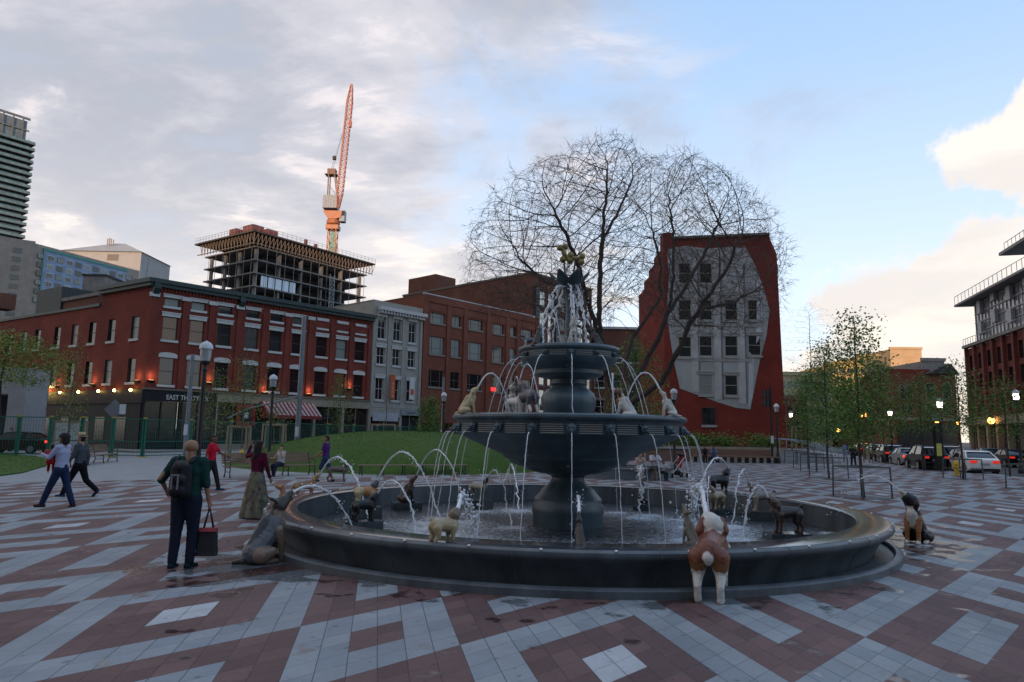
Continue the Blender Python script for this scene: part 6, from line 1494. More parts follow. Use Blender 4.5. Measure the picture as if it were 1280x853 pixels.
# ------------------------------------------------------------------ water jets
jetm = bpy.data.materials.new('jet_water'); jetm.use_nodes = True
_b = jetm.node_tree.nodes['Principled BSDF']; _b.inputs['Base Color'].default_value = (.90, .93, .97, 1); _b.inputs['Roughness'].default_value = .12; _b.inputs['Transmission Weight'].default_value = .35; _b.inputs['IOR'].default_value = 1.25; _b.inputs['Specular IOR Level'].default_value = .8
def jet(label, P0, P1, apex, rad, group=None, n=26, breakup=.5, drops=26, seed=0, name='water_jet', split=1.0, end_splash=.0):
    """parabola from P0 to P1 whose highest point is at height apex"""
    r = np.random.default_rng(seed+int(abs(P0[0])*1000) % 997); P0 = np.array(P0); P1 = np.array(P1)
    a = math.sqrt(max(apex-P0[2], 1e-4)); b_ = math.sqrt(max(apex-P1[2], 1e-4)); tt = a/(a+b_)
    def at(t):
        p = P0+(P1-P0)*t; z = apex-(apex-P0[2])*((tt-t)/tt)**2 if tt > 1e-3 and t < tt else apex-(apex-P1[2])*((t-tt)/(1-tt))**2
        return np.array([p[0], p[1], z])
    mb = MB(); q = int(n*split); pts = []; rs = []
    L_ = sum(np.linalg.norm(at((i+1)/n)-at(i/n)) for i in range(n))
    n2 = max(n, int(L_/.035)); w = np.zeros(3)
    for i in range(n2+1):
        t = i/n2; amp = rad*1.6*breakup*t; w = w*.75+r.normal(size=3)*amp*.5
        pts.append(at(t)+w); rs.append(rad*(1-.25*t)*(1+breakup*r.normal()*.30*min(1, .3+t)))
    cut = int(len(pts)*split)
    mb.tube(pts[:cut], [max(.0025, q_) for q_ in rs[:cut]], 6, cap=True)
    for k in range(drops):
        t = r.uniform(.2 if split >= 1 else split*.8, 1.0); c = at(t)+r.normal(size=3)*(.015+.05*t)*breakup*1.6; s_ = rad*r.uniform(.25, .75)
        mb.sphere(tuple(c), s_, 5, 4)
    for k in range(int(end_splash*40)):
        c = P1+np.array([r.normal()*.07, r.normal()*.07, abs(r.normal())*.12]); mb.sphere(tuple(c), rad*r.uniform(.3, .8), 5, 4)
    o = mb.build(name, jetm, None, smooth=2); tag(o, label, 'water jet', group)
    return o
M0 = T0()
ordn = ['first', 'second', 'third', 'fourth', 'fifth', 'sixth', 'seventh', 'eighth', 'ninth', 'tenth', 'eleventh', 'twelfth']
def ring_jets(n, a0, r0, z0, dr, z1, rad, what, grp, brk, spl=True, fan=0):
    L_ = []
    for k in range(n):
        a = a0+2*math.pi*k/n; P0 = M0 @ Vector((r0*math.cos(a), r0*math.sin(a), z0)); P1 = M0 @ Vector(((r0+dr)*math.cos(a), (r0+dr)*math.sin(a), z0)); P1.z = z1
        d = P0-Vector(CAM); d = np.array(d); L_.append((640+FPX*(d@RT)/(d@FW), a, P0, P1))
    fr = sorted([l for l in L_ if math.sin(l[1]) < .05]); bk = sorted([l for l in L_ if math.sin(l[1]) >= .05])
    for nm, S in (('near', fr), ('far', bk)):
        for i, (x, a, P0, P1) in enumerate(S):
            jet('thin stream from %s, %s from left, %s side' % (what, ordn[i], nm), P0, P1, P0.z+.005, rad*rng.uniform(.8, 1.2), grp, breakup=brk, drops=14, seed=k+i)
            if spl: splash.append((P1.x, P1.y, .8))
ring_jets(21, A_LO, 2.33, 1.90, .36, WZ, .0095, 'the big bowl rim masks', 'streams falling from the big bowl', .55)
ring_jets(12, A_UP, 1.03, 3.30, .55, BOWLZ, .009, 'the upper bowl masks', 'streams falling from the upper bowl', .5, spl=False)
# water pouring off the leaf top
for k in range(7):
    a = 2*math.pi*(k+.3)/7; P0 = M0 @ Vector((.16*math.cos(a), .16*math.sin(a), 4.72)); rr = .38+.20*((k*5) % 3); P1 = M0 @ Vector((rr*math.cos(a), rr*math.sin(a), 3.5)); S_ = 'left' if math.cos(a) < -.3 else 'right' if math.cos(a) > .3 else 'middle'
    jet('ragged white water rope off the leaf top, %s of seven' % ordn[k], P0, P1, P0.z+.01, .022, 'water pouring from the leaf top', breakup=1.5, drops=30, seed=k)
def dj(key, label, endpx, endY, apx, rad=.016, **k):
    m_ = MOUTH[key]; e = aty(endpx[0], endpx[1], endY) if not isinstance(endY, str) else None
    yy = (m_.y+endY)/2; ap = aty(apx[0], apx[1], yy).z
    zt = k.pop('zend', None); P1 = Vector((e.x, e.y, e.z if zt is None else zt))
    jet(label, m_, P1, max(ap, m_.z+.02), rad*1.2, 'jets from the dogs\' mouths', **k)
    if P1.z < .6: splash.append((P1.x, P1.y, 1.3))
dj('shepherd', 'water jet arching from the shepherd dog over the left rim', (450, 660), 11.6, (393, 606), .016, breakup=.7, drops=40, zend=WZ)
dj('golden', 'long water jet rising from the golden dog behind the left rim', (466, 612), 14.0, (420, 573), .018, breakup=.9, drops=50, zend=WZ)
dj('tanpug', 'tall water arch from the tan pug in the left basin', (553, 600), 13.6, (516, 566), .016, breakup=.6, drops=30, zend=WZ)
dj('blackpug', 'lower water arch from the black dog in the left basin', (524, 642), 12.4, (493, 602), .016, breakup=.8, drops=40, zend=WZ)
dj('darkdog', 'water arch from the dark dog at the back left', (586, 625), 14.4, (553, 563), .014, breakup=.4, drops=20, zend=WZ)
dj('pug', 'short foaming spout from the cream pug at the front', (588, 648), 11.9, (578, 616), .026, breakup=1.1, drops=90, zend=WZ)
dj('greydog', 'broken spout from the grey dog left of the pedestal', (640, 622), 13.6, (622, 590), .014, breakup=1.0, drops=50, zend=WZ)
dj('whitedog', 'falling spout near the white dog left of the pedestal', (649, 622), 16.6, (642, 584), .016, breakup=.7, drops=40, zend=WZ)
dj('smallblack', 'upright white spout from the small black dog in front', (722, 668), 11.2, (725, 618), .017, breakup=.9, drops=30, zend=WZ)
dj('darkback', 'bushy spout from the dark dog right of the pedestal', (798, 640), 15.6, (800, 584), .022, breakup=1.1, drops=70, zend=WZ)
dj('blackhigh', 'tall water arch from the shaggy black dog at back right', (862, 625), 14.2, (884, 573), .016, breakup=.6, drops=60, zend=WZ)
dj('creambull', 'small water arch from the cream bulldog', (884, 640), 13.6, (884, 597), .012, breakup=.5, drops=20, zend=WZ)
dj('paleschn', 'wide broken arch from the pale dog in the right basin', (915, 628), 14.4, (935, 588), .014, breakup=1.2, drops=80, zend=WZ)
dj('darkright', 'white spout from the dark dog on the right basin plinth', (925, 655), 12.6, (945, 607), .018, breakup=1.1, drops=70, zend=WZ)
dj('stbernard', 'strong foaming jet from the big brown and white dog in front', (862, 652), 12.4, (868, 606), .028, breakup=1.1, drops=160, zend=WZ)
dj('bernese', 'fading jet from the mountain dog statue over the right rim', (1040, 622), 13.6, (1085, 595), .013, breakup=.8, drops=90, zend=.5, split=.62)
dj('lab', 'clear water arch from the cream labrador puppy', (640, 489), 13.4, (619, 467), .013, breakup=.25, drops=12, zend=BOWLZ)
dj('collie', 'short spout from the spaniel on the big bowl', (652, 500), 14.2, (644, 470), .009, breakup=.4, drops=10, zend=BOWLZ)
dj('greyhound', 'curved spout from the dark grey dog beside the pedestal', (676, 510), 13.0, (670, 455), .010, breakup=.4, drops=10, zend=BOWLZ)
dj('beagle', 'water arch from the beagle falling towards the pedestal', (766, 515), 13.4, (763, 467), .012, breakup=.3, drops=14, zend=BOWLZ)
dj('terrier', 'clear water arch from the white terrier at the right edge', (776, 500), 13.0, (800, 466), .013, breakup=.25, drops=12, zend=BOWLZ)
dj('smallleftdark', 'small water arch from the black terrier on the upper bowl', (702, 420), 13.8, (686, 383), .012, breakup=.5, drops=12, zend=UPZ)
dj('smallright', 'small water arch from the right terrier on the upper bowl', (722, 418), 13.8, (733, 400), .012, breakup=.5, drops=12, zend=UPZ)
dj('dalmatian', 'upright jet from the dalmatian on the upper bowl', (713, 395), 14.0, (711, 368), .012, breakup=.4, drops=10, zend=UPZ+.3)
make_water()
# ------------------------------------------------------------------ people
skinm = vcol_mat('skin', .55, bump=.05, bscale=20, namt=.05, spec=.4); clothm = vcol_mat('cloth', .9, bump=.35, bscale=28, namt=.14, spec=.15); hairm = vcol_mat('hair', .7, bump=.6, bscale=70, namt=.25, spec=.3)
SK_L = (.42, .24, .16); SK_M = (.28, .145, .085); SK_D = (.16, .08, .045)
def person(label, pos, face, H=1.75, skin=SK_M, top=(.1, .1, .1), trous=(.03, .035, .06), shoe=(.02, .02, .02), hair='short', hairc=(.015, .012, .01), sleeve='long', legs='long', L=(0, 0), Rr_=(0, 0), la=(8, 10, 10), ra=(8, 10, 10), sit=False, seat=.45, build_=1.0, skirt=None, voxel=.012, lean=0.0, head_turn=0, neck_pitch=0, topfn=None, group=None, fingers=True, z0=0.0, small=False, hat=None, name='person', long_top=0.0):
    """local frame: y forward, x right. L/Rr_ = (hip swing deg forward, knee bend deg); la/ra = (shoulder swing forward, abduction, elbow bend)"""
    s = H/1.75; B = build_; t = thing(name, label, 'person', frame(pos[0], pos[1], face-math.pi/2, z0), group)
    hipz = (.93 if not sit else seat+.10)*s; V = lambda *a: np.array(a, float)
    if not sit:      # lower the hips so that the lower foot touches the ground
        mx = 0
        for (h, k) in (L, Rr_): mx = max(mx, .43*math.cos(R(h))+.42*math.cos(R(h-k)))
        hipz = (mx+.085)*s
    hip = V(0, 0, hipz); ln = R(lean); up = V(0, math.sin(ln), math.cos(ln)); fw = V(0, math.cos(ln), -math.sin(ln))
    chest = hip+up*.36*s; neck = hip+up*.53*s; hd = neck+up*.135*s+fw*.02*s
    skin_c, top_c, tr_c, sh_c, hr_c = [], [], [], [], []
    body = []
    # torso under the clothes
    for (a, b_, r0, r1, w) in ((hip, hip+up*.16*s, .115*s, .10*s, .055*s), (hip+up*.16*s, chest, .10*s, .115*s, .06*s), (chest, hip+up*.46*s, .115*s, .085*s, .075*s)):
        for sg in (-1, 1): body.append((tuple(a+V(sg*w*B, 0, 0)), r0*B*.88, tuple(b_+V(sg*w*B, 0, 0)), r1*B*.88, skin))
    sk = list(body)
    sk.append((tuple(neck-up*.04*s), .058*s, tuple(neck+up*.07*s), .05*s, skin))
    ht = R(head_turn); hf = V(math.sin(-ht), math.cos(ht), -math.sin(R(neck_pitch))); hf /= np.linalg.norm(hf); hs = np.cross(hf, V(0, 0, 1)); hs /= np.linalg.norm(hs); hu = np.cross(hs, hf)
    sk += [(tuple(hd+hu*.02*s-hf*.02*s), .086*s, tuple(hd+hu*.03*s+hf*.015*s), .080*s, skin), (tuple(hd+hf*.035*s-hu*.045*s), .062*s, tuple(hd+hf*.05*s-hu*.07*s), .045*s, skin),
           (tuple(hd+hf*.088*s+hu*.02*s), .012*s, tuple(hd+hf*.105*s-hu*.012*s), .016*s, skin), (tuple(hd+hf*.078*s-hu*.055*s-hs*.018*s), .011*s, tuple(hd+hf*.078*s-hu*.055*s+hs*.018*s), .011*s, (skin[0]*.8, skin[1]*.5, skin[2]*.5))]
    for sg in (-1, 1):
        sk.append((tuple(hd+hs*sg*.082*s+hu*.01*s), .016*s, tuple(hd+hs*sg*.086*s-hu*.025*s), .013*s, skin))
        sk.append((tuple(hd+hf*.078*s+hs*sg*.03*s+hu*.012*s), .011*s, tuple(hd+hf*.080*s+hs*sg*.032*s+hu*.012*s), .010*s, (.03, .02, .02)))
    hands = {}
    for sg, (sw, ab, el) in ((-1, la), (1, ra)):
        sh = hip+up*.475*s+V(sg*.175*s*B, 0, 0); swr = R(sw)+ln*.3; abr = R(ab)
        d1 = V(sg*math.sin(abr), math.sin(swr)*math.cos(abr), -math.cos(swr)*math.cos(abr)); elb = sh+d1*.29*s
        # forearm bends forward about the body's x axis and inwards a little
        e = R(el); inw = V(-sg*.35*math.sin(e), 0, 0); ax = swr+e; d2 = V(sg*math.sin(abr)*math.cos(e*.8), math.sin(ax)*math.cos(abr*.5), -math.cos(ax)*math.cos(abr*.5))+inw
        d2 /= np.linalg.norm(d2); wr = elb+d2*.25*s
        sk += [(tuple(sh), .052*s*B, tuple(elb), .040*s, skin), (tuple(elb), .040*s, tuple(wr), .027*s, skin)]
        side = np.cross(d2, V(1, 0, 0)); side = side/np.linalg.norm(side) if np.linalg.norm(side) > .1 else V(0, 1, 0); nrm = np.cross(d2, side)
        pm = wr+d2*.085*s
        for o_ in (-.018, 0, .018): sk.append((tuple(wr+d2*.01*s+side*o_*s*.7), .019*s, tuple(pm+side*o_*s), .017*s, skin))
        if fingers:
            for j, fl in enumerate((.060, .072, .068, .052)):
                o_ = (-.033+.022*j); k0 = pm+side*o_*s; cu = V(-sg*.5, 0, 0)
                m_ = k0+(d2*.8+cu*.4)*fl*.55*s; e_ = m_+(d2*.5+cu*.8)*fl*.45*s
                sk += [(tuple(k0), .0095*s, tuple(m_), .009*s, skin), (tuple(m_), .009*s, tuple(e_), .008*s, skin)]
            th0 = wr+d2*.03*s-side*.028*s; th1 = th0+(d2*.7-side*.55)*.045*s; sk += [(tuple(th0), .012*s, tuple(th1), .010*s, skin), (tuple(th1), .010*s, tuple(th1+d2*.03*s), .009*s, skin)]
        hands[sg] = pm
        tc_ = top; r_ = 1.22
        if sleeve == 'long': top_c += [(tuple(sh), .064*s*B, tuple(elb), .050*s, tc_), (tuple(elb), .050*s, tuple(wr-d2*.01*s), .036*s, tc_)]
        elif sleeve == 'short': top_c += [(tuple(sh), .068*s*B, tuple(sh+(elb-sh)*.72), .062*s, tc_)]
        elif sleeve == 'elbow': top_c += [(tuple(sh), .068*s*B, tuple(elb+d2*.03*s), .056*s, tc_)]
        else: top_c += [(tuple(sh-V(sg*.02*s, 0, 0)), .055*s*B, tuple(sh+V(-sg*.03*s, 0, .01*s)), .045*s, tc_)]
        top_c.append((tuple(sh-V(sg*.11*s, 0, -.025*s)), .050*s*B, tuple(sh), .058*s*B, tc_))
    for sg, (h, k) in ((-1, L), (1, Rr_)):
        hp = hip+V(sg*.085*s*B, 0, -.03*s); hr_ = R(h); kr = R(h-k)
        if sit: hr_ = R(84); kr = R(84-k)
        kn = hp+V(sg*.01, math.sin(hr_), -math.cos(hr_))*.43*s; an = kn+V(0, math.sin(kr), -math.cos(kr))*.41*s
        fp = kr*.9 if kr < 0 else 0
        fd = V(sg*.12, math.cos(fp), math.sin(fp)); fd /= np.linalg.norm(fd)
        sk += [(tuple(hp), .085*s*B, tuple(kn), .055*s, skin), (tuple(kn), .052*s, tuple(kn+(an-kn)*.35), .056*s, skin), (tuple(kn+(an-kn)*.35), .056*s, tuple(an), .034*s, skin)]
        sole = an+V(0, 0, -.035*s); sk += [(tuple(sole-fd*.03*s), .034*s, tuple(sole+fd*.13*s), .028*s, skin)]
        sh_c += [(tuple(sole-fd*.045*s-V(0, 0, .008*s)), .045*s, tuple(sole+fd*.06*s-V(0, 0, .008*s)), .042*s, shoe), (tuple(sole+fd*.06*s-V(0, 0, .008*s)), .042*s, tuple(sole+fd*.155*s-V(0, 0, .012*s)), .034*s, shoe)]
        if legs == 'long': tr_c += [(tuple(hp), .108*s*B, tuple(kn), .076*s, trous), (tuple(kn), .076*s, tuple(an+V(0, 0, .01)), .062*s, trous)]
        elif legs == 'short': tr_c += [(tuple(hp), .108*s*B, tuple(kn-(kn-hp)*.08), .088*s, trous)]
    if not skirt:
        for sg in (-1, 1): tr_c.append((tuple(hip+V(sg*.05*s*B, 0, -.03*s)), .118*s*B, tuple(hip+up*.06*s+V(sg*.05*s*B, 0, 0)), .112*s*B, trous))
    for (a, b_, r0, r1, w) in ((hip+up*(.02-long_top)*s, hip+up*.16*s, .124*s, .112*s, .058*s), (hip+up*.16*s, chest, .112*s, .128*s, .062*s), (chest, hip+up*.46*s, .128*s, .092*s, .078*s)):
        for sg in (-1, 1): top_c.append((tuple(a+V(sg*w*B, 0, 0)), r0*B*.92, tuple(b_+V(sg*w*B, 0, 0)), r1*B*.92, top))
    blob('body', sk, voxel if not small else .02, skinm, None, smooth=2).parent = t
    blob('top', top_c, max(voxel, .014), clothm, None, smooth=3, ripple=.003).parent = t
    if not skirt: blob('trousers' if legs == 'long' else 'shorts', tr_c, max(voxel, .014), clothm, None, smooth=3, ripple=.0035).parent = t
    blob('shoes', sh_c, max(voxel, .012), clothm, None, smooth=2).parent = t
    if skirt:
        b = MB(); prof = []; z1 = skirt[1]
        n = 40; rows = 14; vs = []; fs = []
        for i in range(rows+1):
            f = i/rows; z = (hipz+.10*s)*(1-f)+z1*f; rad = .135*s*B+(skirt[2]-.135*s*B)*f**.8
            for k in range(n):
                a = 2*math.pi*k/n; r_ = rad*(1+.10*f*math.sin(a*9+f*2)); vs.append((r_*1.15*math.cos(a), r_*.95*math.sin(a), z))
        for i in range(rows):
            for k in range(n): q = (k+1) % n; fs.append((i*n+k, (i+1)*n+k, (i+1)*n+q, i*n+q))
        me = bpy.data.meshes.new('skirt'); me.from_pydata(vs, [], fs); me.polygons.foreach_set('use_smooth', [True]*len(fs)); me.materials.append(skirt[0]); o = bpy.data.objects.new('skirt', me); COL.objects.link(o); o.parent = t
    if hair == 'short': hr_c = [(tuple(hd+hu*.045*s-hf*.035*s), .084*s, tuple(hd+hu*.060*s+hf*.015*s), .072*s, hairc), (tuple(hd-hf*.05*s-hu*.02*s), .064*s, tuple(hd-hf*.03*s+hu*.03*s), .08*s, hairc)]
    elif hair == 'bushy': hr_c = [(tuple(hd+hu*.05*s-hf*.04*s), .105*s, tuple(hd+hu*.06*s+hf*.0*s), .095*s, hairc), (tuple(hd-hf*.06*s-hu*.05*s), .09*s, tuple(hd-hf*.05*s+hu*.03*s), .10*s, hairc)]
    elif hair == 'long': hr_c = [(tuple(hd+hu*.05*s-hf*.03*s), .098*s, tuple(hd+hu*.06*s+hf*.012*s), .080*s, hairc), (tuple(hd-hf*.055*s), .09*s, tuple(hd-hf*.07*s-hu*.22*s), .085*s, hairc)]
    elif hair == 'tied': hr_c = [(tuple(hd+hu*.045*s-hf*.03*s), .088*s, tuple(hd+hu*.055*s+hf*.01*s), .076*s, hairc), (tuple(hd-hf*.10*s+hu*.01*s), .045*s, tuple(hd-hf*.12*s-hu*.03*s), .035*s, hairc)]
    if hr_c: blob('hair', hr_c, .011 if not small else .02, hairm, None, smooth=2, ripple=.003).parent = t
    if hat:
        b = MB(); c = hd+hu*.075*s; b.lathe([(.0, .10), (.075, .095), (.092, .05), (.095, .0), (.155, -.012), (.155, -.02), (.09, -.012)], 20, c=tuple(c)); o = b.mesh('straw_hat', hat, None, 2); o = bpy.data.objects.new('hat', o); COL.objects.link(o); o.parent = t
        b = MB(); b.lathe([(.097, .002), (.097, .03), (.094, .03)], 20, c=tuple(c)); o = bpy.data.objects.new('hat_band', b.mesh('hat_band', black_p)); COL.objects.link(o); o.parent = t
    W = rootmat(t)
    return t, {k: W @ Vector(v) for k, v in hands.items()}, dict(hip=hip, chest=chest, neck=neck, s=s)
def cpart(t, name, mb, m_, smooth=False):   # a part given in the person's own coordinates
    o = bpy.data.objects.new(name, mb.mesh(name, m_, None, smooth)); COL.objects.link(o); o.parent = t; return o
# the bald man with the rucksack, walking away
q = G3(227, 709)
man, hnd, J = person('bald man in dark green top with grey and black rucksack walking away', q, R(86), 1.76, SK_M, (.010, .040, .036), (.012, .016, .030), (.008, .02, .03), hair=None, sleeve='elbow', L=(-4, 2), Rr_=(5, 10), la=(-14, 34, 62), ra=(4, 10, 10), build_=1.12, voxel=.0085, neck_pitch=12)
bag = vcol_mat('rucksack_cloth', .8, .4, 60); s_ = 1.0
C = [((-.07, -.20, 1.02), .085, (-.07, -.19, 1.33), .075, (.012, .012, .016)), ((.07, -.20, 1.02), .085, (.07, -.19, 1.33), .075, (.012, .012, .016)), ((-.05, -.27, 1.04), .06, (.05, -.27, 1.04), .06, (.014, .014, .018)), ((-.05, -.26, 1.20), .055, (.05, -.26, 1.20), .055, (.03, .03, .036)), ((-.04, -.22, 1.38), .06, (.04, -.22, 1.38), .06, (.05, .045, .05))]
o = blob('rucksack', C, .011, bag, None, smooth=2); o.parent = man
b = MB(); b.box(-.065, -.045, -.335, -.322, 1.06, 1.24); b.box(.02, .04, -.335, -.322, 1.06, 1.24); b.box(-.07, .045, -.336, -.324, 1.24, 1.26)
strapm = mat('grey_webbing', (.16, .16, .17), .7); so_ = cpart(man, 'strap_webbing', b, strapm); so_.parent = o
b = MB(); b.tube([(-.10, -.16, 1.40), (-.13, -.04, 1.49), (-.13, .10, 1.42), (-.13, .15, 1.25), (-.12, .02, 1.06)], .019, 6); so_ = cpart(man, 'shoulder_strap', b, black_p, 2); so_.parent = o
b = MB(); b.tube([(.10, -.16, 1.40), (.13, -.04, 1.49), (.13, .10, 1.42), (.13, .15, 1.25), (.12, .02, 1.06)], .019, 6); so_ = cpart(man, 'shoulder_strap', b, black_p, 2); so_.parent = o
hx = hnd[1]; tote = thing('tote_bag', 'black and red tote bag hanging from the bald man\'s hand', 'bag', frame(hx.x, hx.y, R(8), hx.z))
def bagbox(z0, z1, w0, w1, m_, nm):
    n = 20; vs = []; fs = []; R5 = 6
    for i in range(R5):
        f = i/(R5-1); z = z0+(z1-z0)*f; w_ = w0+(w1-w0)*f; dd = .062*(1-.35*f)
        for k in range(n):
            a = 2*math.pi*k/n; e_ = .45; ca, sa = math.cos(a), math.sin(a)
            vs.append((w_*math.copysign(abs(ca)**e_, ca)*(1+.03*math.sin(3*z*20+a)), dd*math.copysign(abs(sa)**e_, sa)+.006*math.sin(z*40), z))
    for i in range(R5-1):
        for k in range(n): q = (k+1) % n; fs.append((i*n+k, i*n+q, (i+1)*n+q, (i+1)*n+k))
    fs += [tuple(range(n-1, -1, -1)), tuple((R5-1)*n+k for k in range(n))]
    b = MB(); b.add(vs, fs); o = bpy.data.objects.new(nm, b.mesh(nm, m_, None, True)); COL.objects.link(o); o.parent = tote
bagbox(-.66, -.335, .145, .125, mat('black_nylon', (.008, .008, .010), .6, nscale=20, namt=.4, bump=.3), 'bag_body'); bagbox(-.333, -.285, .125, .118, mat('red_nylon', (.24, .015, .02), .6, nscale=20, namt=.3), 'bag_band')
for xo in (-.06, .07):
    for yo in (-.025, .025):
        b = MB(); b.tube([(xo, yo, -.30), (xo*.4, yo*.5, -.12), (0, 0, -.01)], .009, 5); o = bpy.data.objects.new('handle', b.mesh('handle', black_p, None, 2)); COL.objects.link(o); o.parent = tote
# woman with the patterned skirt
skm = mat('patterned_skirt', (.012, .011, .009), .9, nscale=9, namt=.9, col2=(.24, .21, .14), stretch=(1, 1, .7))
q = G3(318, 648); person('woman with long dark hair in maroon top and patterned long skirt, seen from behind', q, R(70), 1.66, SK_M, (.085, .008, .028), hair='long', sleeve='long', L=(0, 0), Rr_=(3, 6), la=(70, 62, 100), ra=(6, 14, 12), build_=.92, skirt=(skm, .03, .29), voxel=.010)
# family walking left
q = G3(72, 634); _, hh_, _ = person('man with bushy dark hair in pale lilac shirt carrying a child', q, R(176), 1.78, SK_M, (.34, .36, .50), (.018, .028, .07), (.05, .022, .015), hair='bushy', sleeve='long', L=(24, 3), Rr_=(-17, 6), la=(35, 8, 75), ra=(40, 6, 70), voxel=.010)
pm_ = (hh_[-1]+hh_[1])/2
person('small child in red trousers held on the lilac-shirted man\'s arm', (q[0]-.20, q[1]-.10), R(120), .86, SK_M, (.35, .05, .06), (.38, .012, .015), (.4, .4, .42), hair='short', sleeve='long', sit=True, seat=.30, Rr_=(0, 75), L=(0, 80), la=(30, 20, 50), ra=(30, 20, 50), z0=.86, voxel=.010, build_=1.1)
q = G3(96, 621); person('walker in straw hat, grey waistcoat and black trousers behind the family', q, R(178), 1.78, SK_L, (.06, .07, .085), (.008, .008, .010), (.03, .04, .09), hair='short', sleeve='long', L=(26, 4), Rr_=(-20, 30), la=(12, 10, 30), ra=(-15, 8, 20), voxel=.012, hat=mat('straw', (.45, .33, .18), .8, nscale=20, namt=.2), head_turn=-20)
q = G3(262, 613); person('man in bright red shirt walking right past the lamp post', q, R(4), 1.74, SK_D, (.50, .012, .035), (.022, .024, .026), (.02, .04, .10), hair='short', sleeve='short', L=(18, 4), Rr_=(-14, 10), la=(35, 10, 30), ra=(-18, 10, 15), voxel=.012)
q = G3(406, 602); person('man in purple T-shirt and blue shorts walking a dog', q, R(172), 1.76, SK_M, (.075, .025, .13), (.025, .045, .09), (.01, .01, .012), hair='short', sleeve='short', legs='short', L=(20, 4), Rr_=(-14, 8), la=(15, 8, 40), ra=(10, 8, 45), voxel=.012)
dog('brown curly dog walking beside the man in purple', (G3(423, 602)[0], G3(423, 602)[1]-.1, 0), R(8), .62, 'stand', dict(body=(.10, .075, .06), legs=(.09, .065, .05), head=(.10, .07, .055)), ears='drop', tail='up', pitch=-5, stocky=.85, statue=False, name='dog', cat='dog', mouth_open=False, voxel=.014)
# bench sitters and others
q = G3(347, 596); SEATW = (q[0], q[1]+.28)
person('woman in white vest and dark trousers seated on the wooden bench', SEATW, R(-110), 1.64, SK_L, (.42, .42, .44), (.02, .022, .04), (.02, .02, .02), hair='tied', sleeve='none', sit=True, L=(0, 70), Rr_=(0, 95), la=(50, 14, 100), ra=(30, 14, 60), voxel=.013, lean=-4)
# beyond the mound
for i, (x, y, tp, lab) in enumerate(((447, 546, (.015, .015, .02), 'walker in dark coat beyond the grass mound'), (488, 548, (.20, .28, .40), 'walker in light blue shirt beyond the mound, left of the white shirt'), (499, 548, (.5, .5, .5), 'walker in white shirt beyond the grass mound'))):
    Y = 57; q = aty(x, 545, Y); person(lab, (q.x, Y), R(200 if i else 0), 1.80, SK_M, tp, small=True, fingers=False, voxel=.02, L=(14, 3), Rr_=(-12, 4))
# at the round planter
plq = G3(768, 594)
PX, PY, PR = aty(772, 590, 33).x, 33.6, 2.55
def seatp(x, dy=0): q = aty(x, 590, PY-PR*.93+dy); return (q.x, q.y)
q = seatp(817); person('man in white T-shirt seated on the round planter, leaning forward', q, R(-80), 1.76, SK_D, (.50, .50, .52), (.06, .065, .07), (.02, .02, .02), hair='short', sleeve='short', legs='short', sit=True, L=(0, 85), Rr_=(0, 88), la=(38, 12, 50), ra=(38, 12, 50), voxel=.013, lean=16)
q = seatp(800); person('woman in pale top seated left of the man on the planter', (q[0], q[1]), R(-95), 1.60, SK_L, (.42, .36, .34), (.4, .38, .36), hair='tied', sleeve='none', sit=True, L=(0, 85), Rr_=(0, 80), la=(40, 12, 60), ra=(30, 14, 60), voxel=.014, lean=18, legs='short')
q = seatp(828); person('child in white shirt seated beside the pushchair', (q[0], q[1]), R(-70), 1.15, SK_M, (.48, .46, .48), (.03, .03, .035), hair='short', sleeve='short', sit=True, L=(0, 85), Rr_=(0, 80), la=(30, 12, 40), ra=(30, 12, 40), voxel=.014, lean=14)
for x, tp, hc_, lab in ((881, (.03, .025, .03), (.01, .01, .01), 'dark-haired person in dark clothes seated on the long terrace bench'), (892, (.10, .16, .26), (.06, .02, .01), 'person with reddish hair and blue top seated on the long terrace bench')):
    q = aty(x, 572, 53.4); person(lab, (q.x, 53.4), R(-100), 1.68, SK_M, tp, trous=(.03, .05, .10) if x > 885 else (.02, .02, .02), hair='long', hairc=hc_, sit=True, L=(0, 80), Rr_=(0, 85), la=(40, 12, 50), ra=(40, 12, 50), small=True, fingers=False, voxel=.02, lean=14)
q = G3(1067, 583.5); person('person in long grey coat walking away under the young trees', q, R(80), 1.74, SK_M, (.035, .038, .045), (.012, .012, .015), hair='short', L=(10, 3), Rr_=(-10, 12), small=True, voxel=.018, long_top=.25)
q = G3(1057, 577); person('slim person in pale blue and red walking away left of the grey coat', q, R(95), 1.68, SK_L, (.16, .22, .42), (.20, .24, .42), hair='short', L=(8, 3), Rr_=(-8, 12), small=True, voxel=.018)
# ------------------------------------------------------------------ street furniture
wood = mat('bench_wood', (.20, .125, .085), .7, nscale=3, namt=.25, stretch=(.3, 6, 6)); cast = mat('black_cast_iron', (.012, .012, .013), .45); steel = mat('guard_steel', (.06, .075, .085), .45, metal=.4, nscale=3, namt=.25)
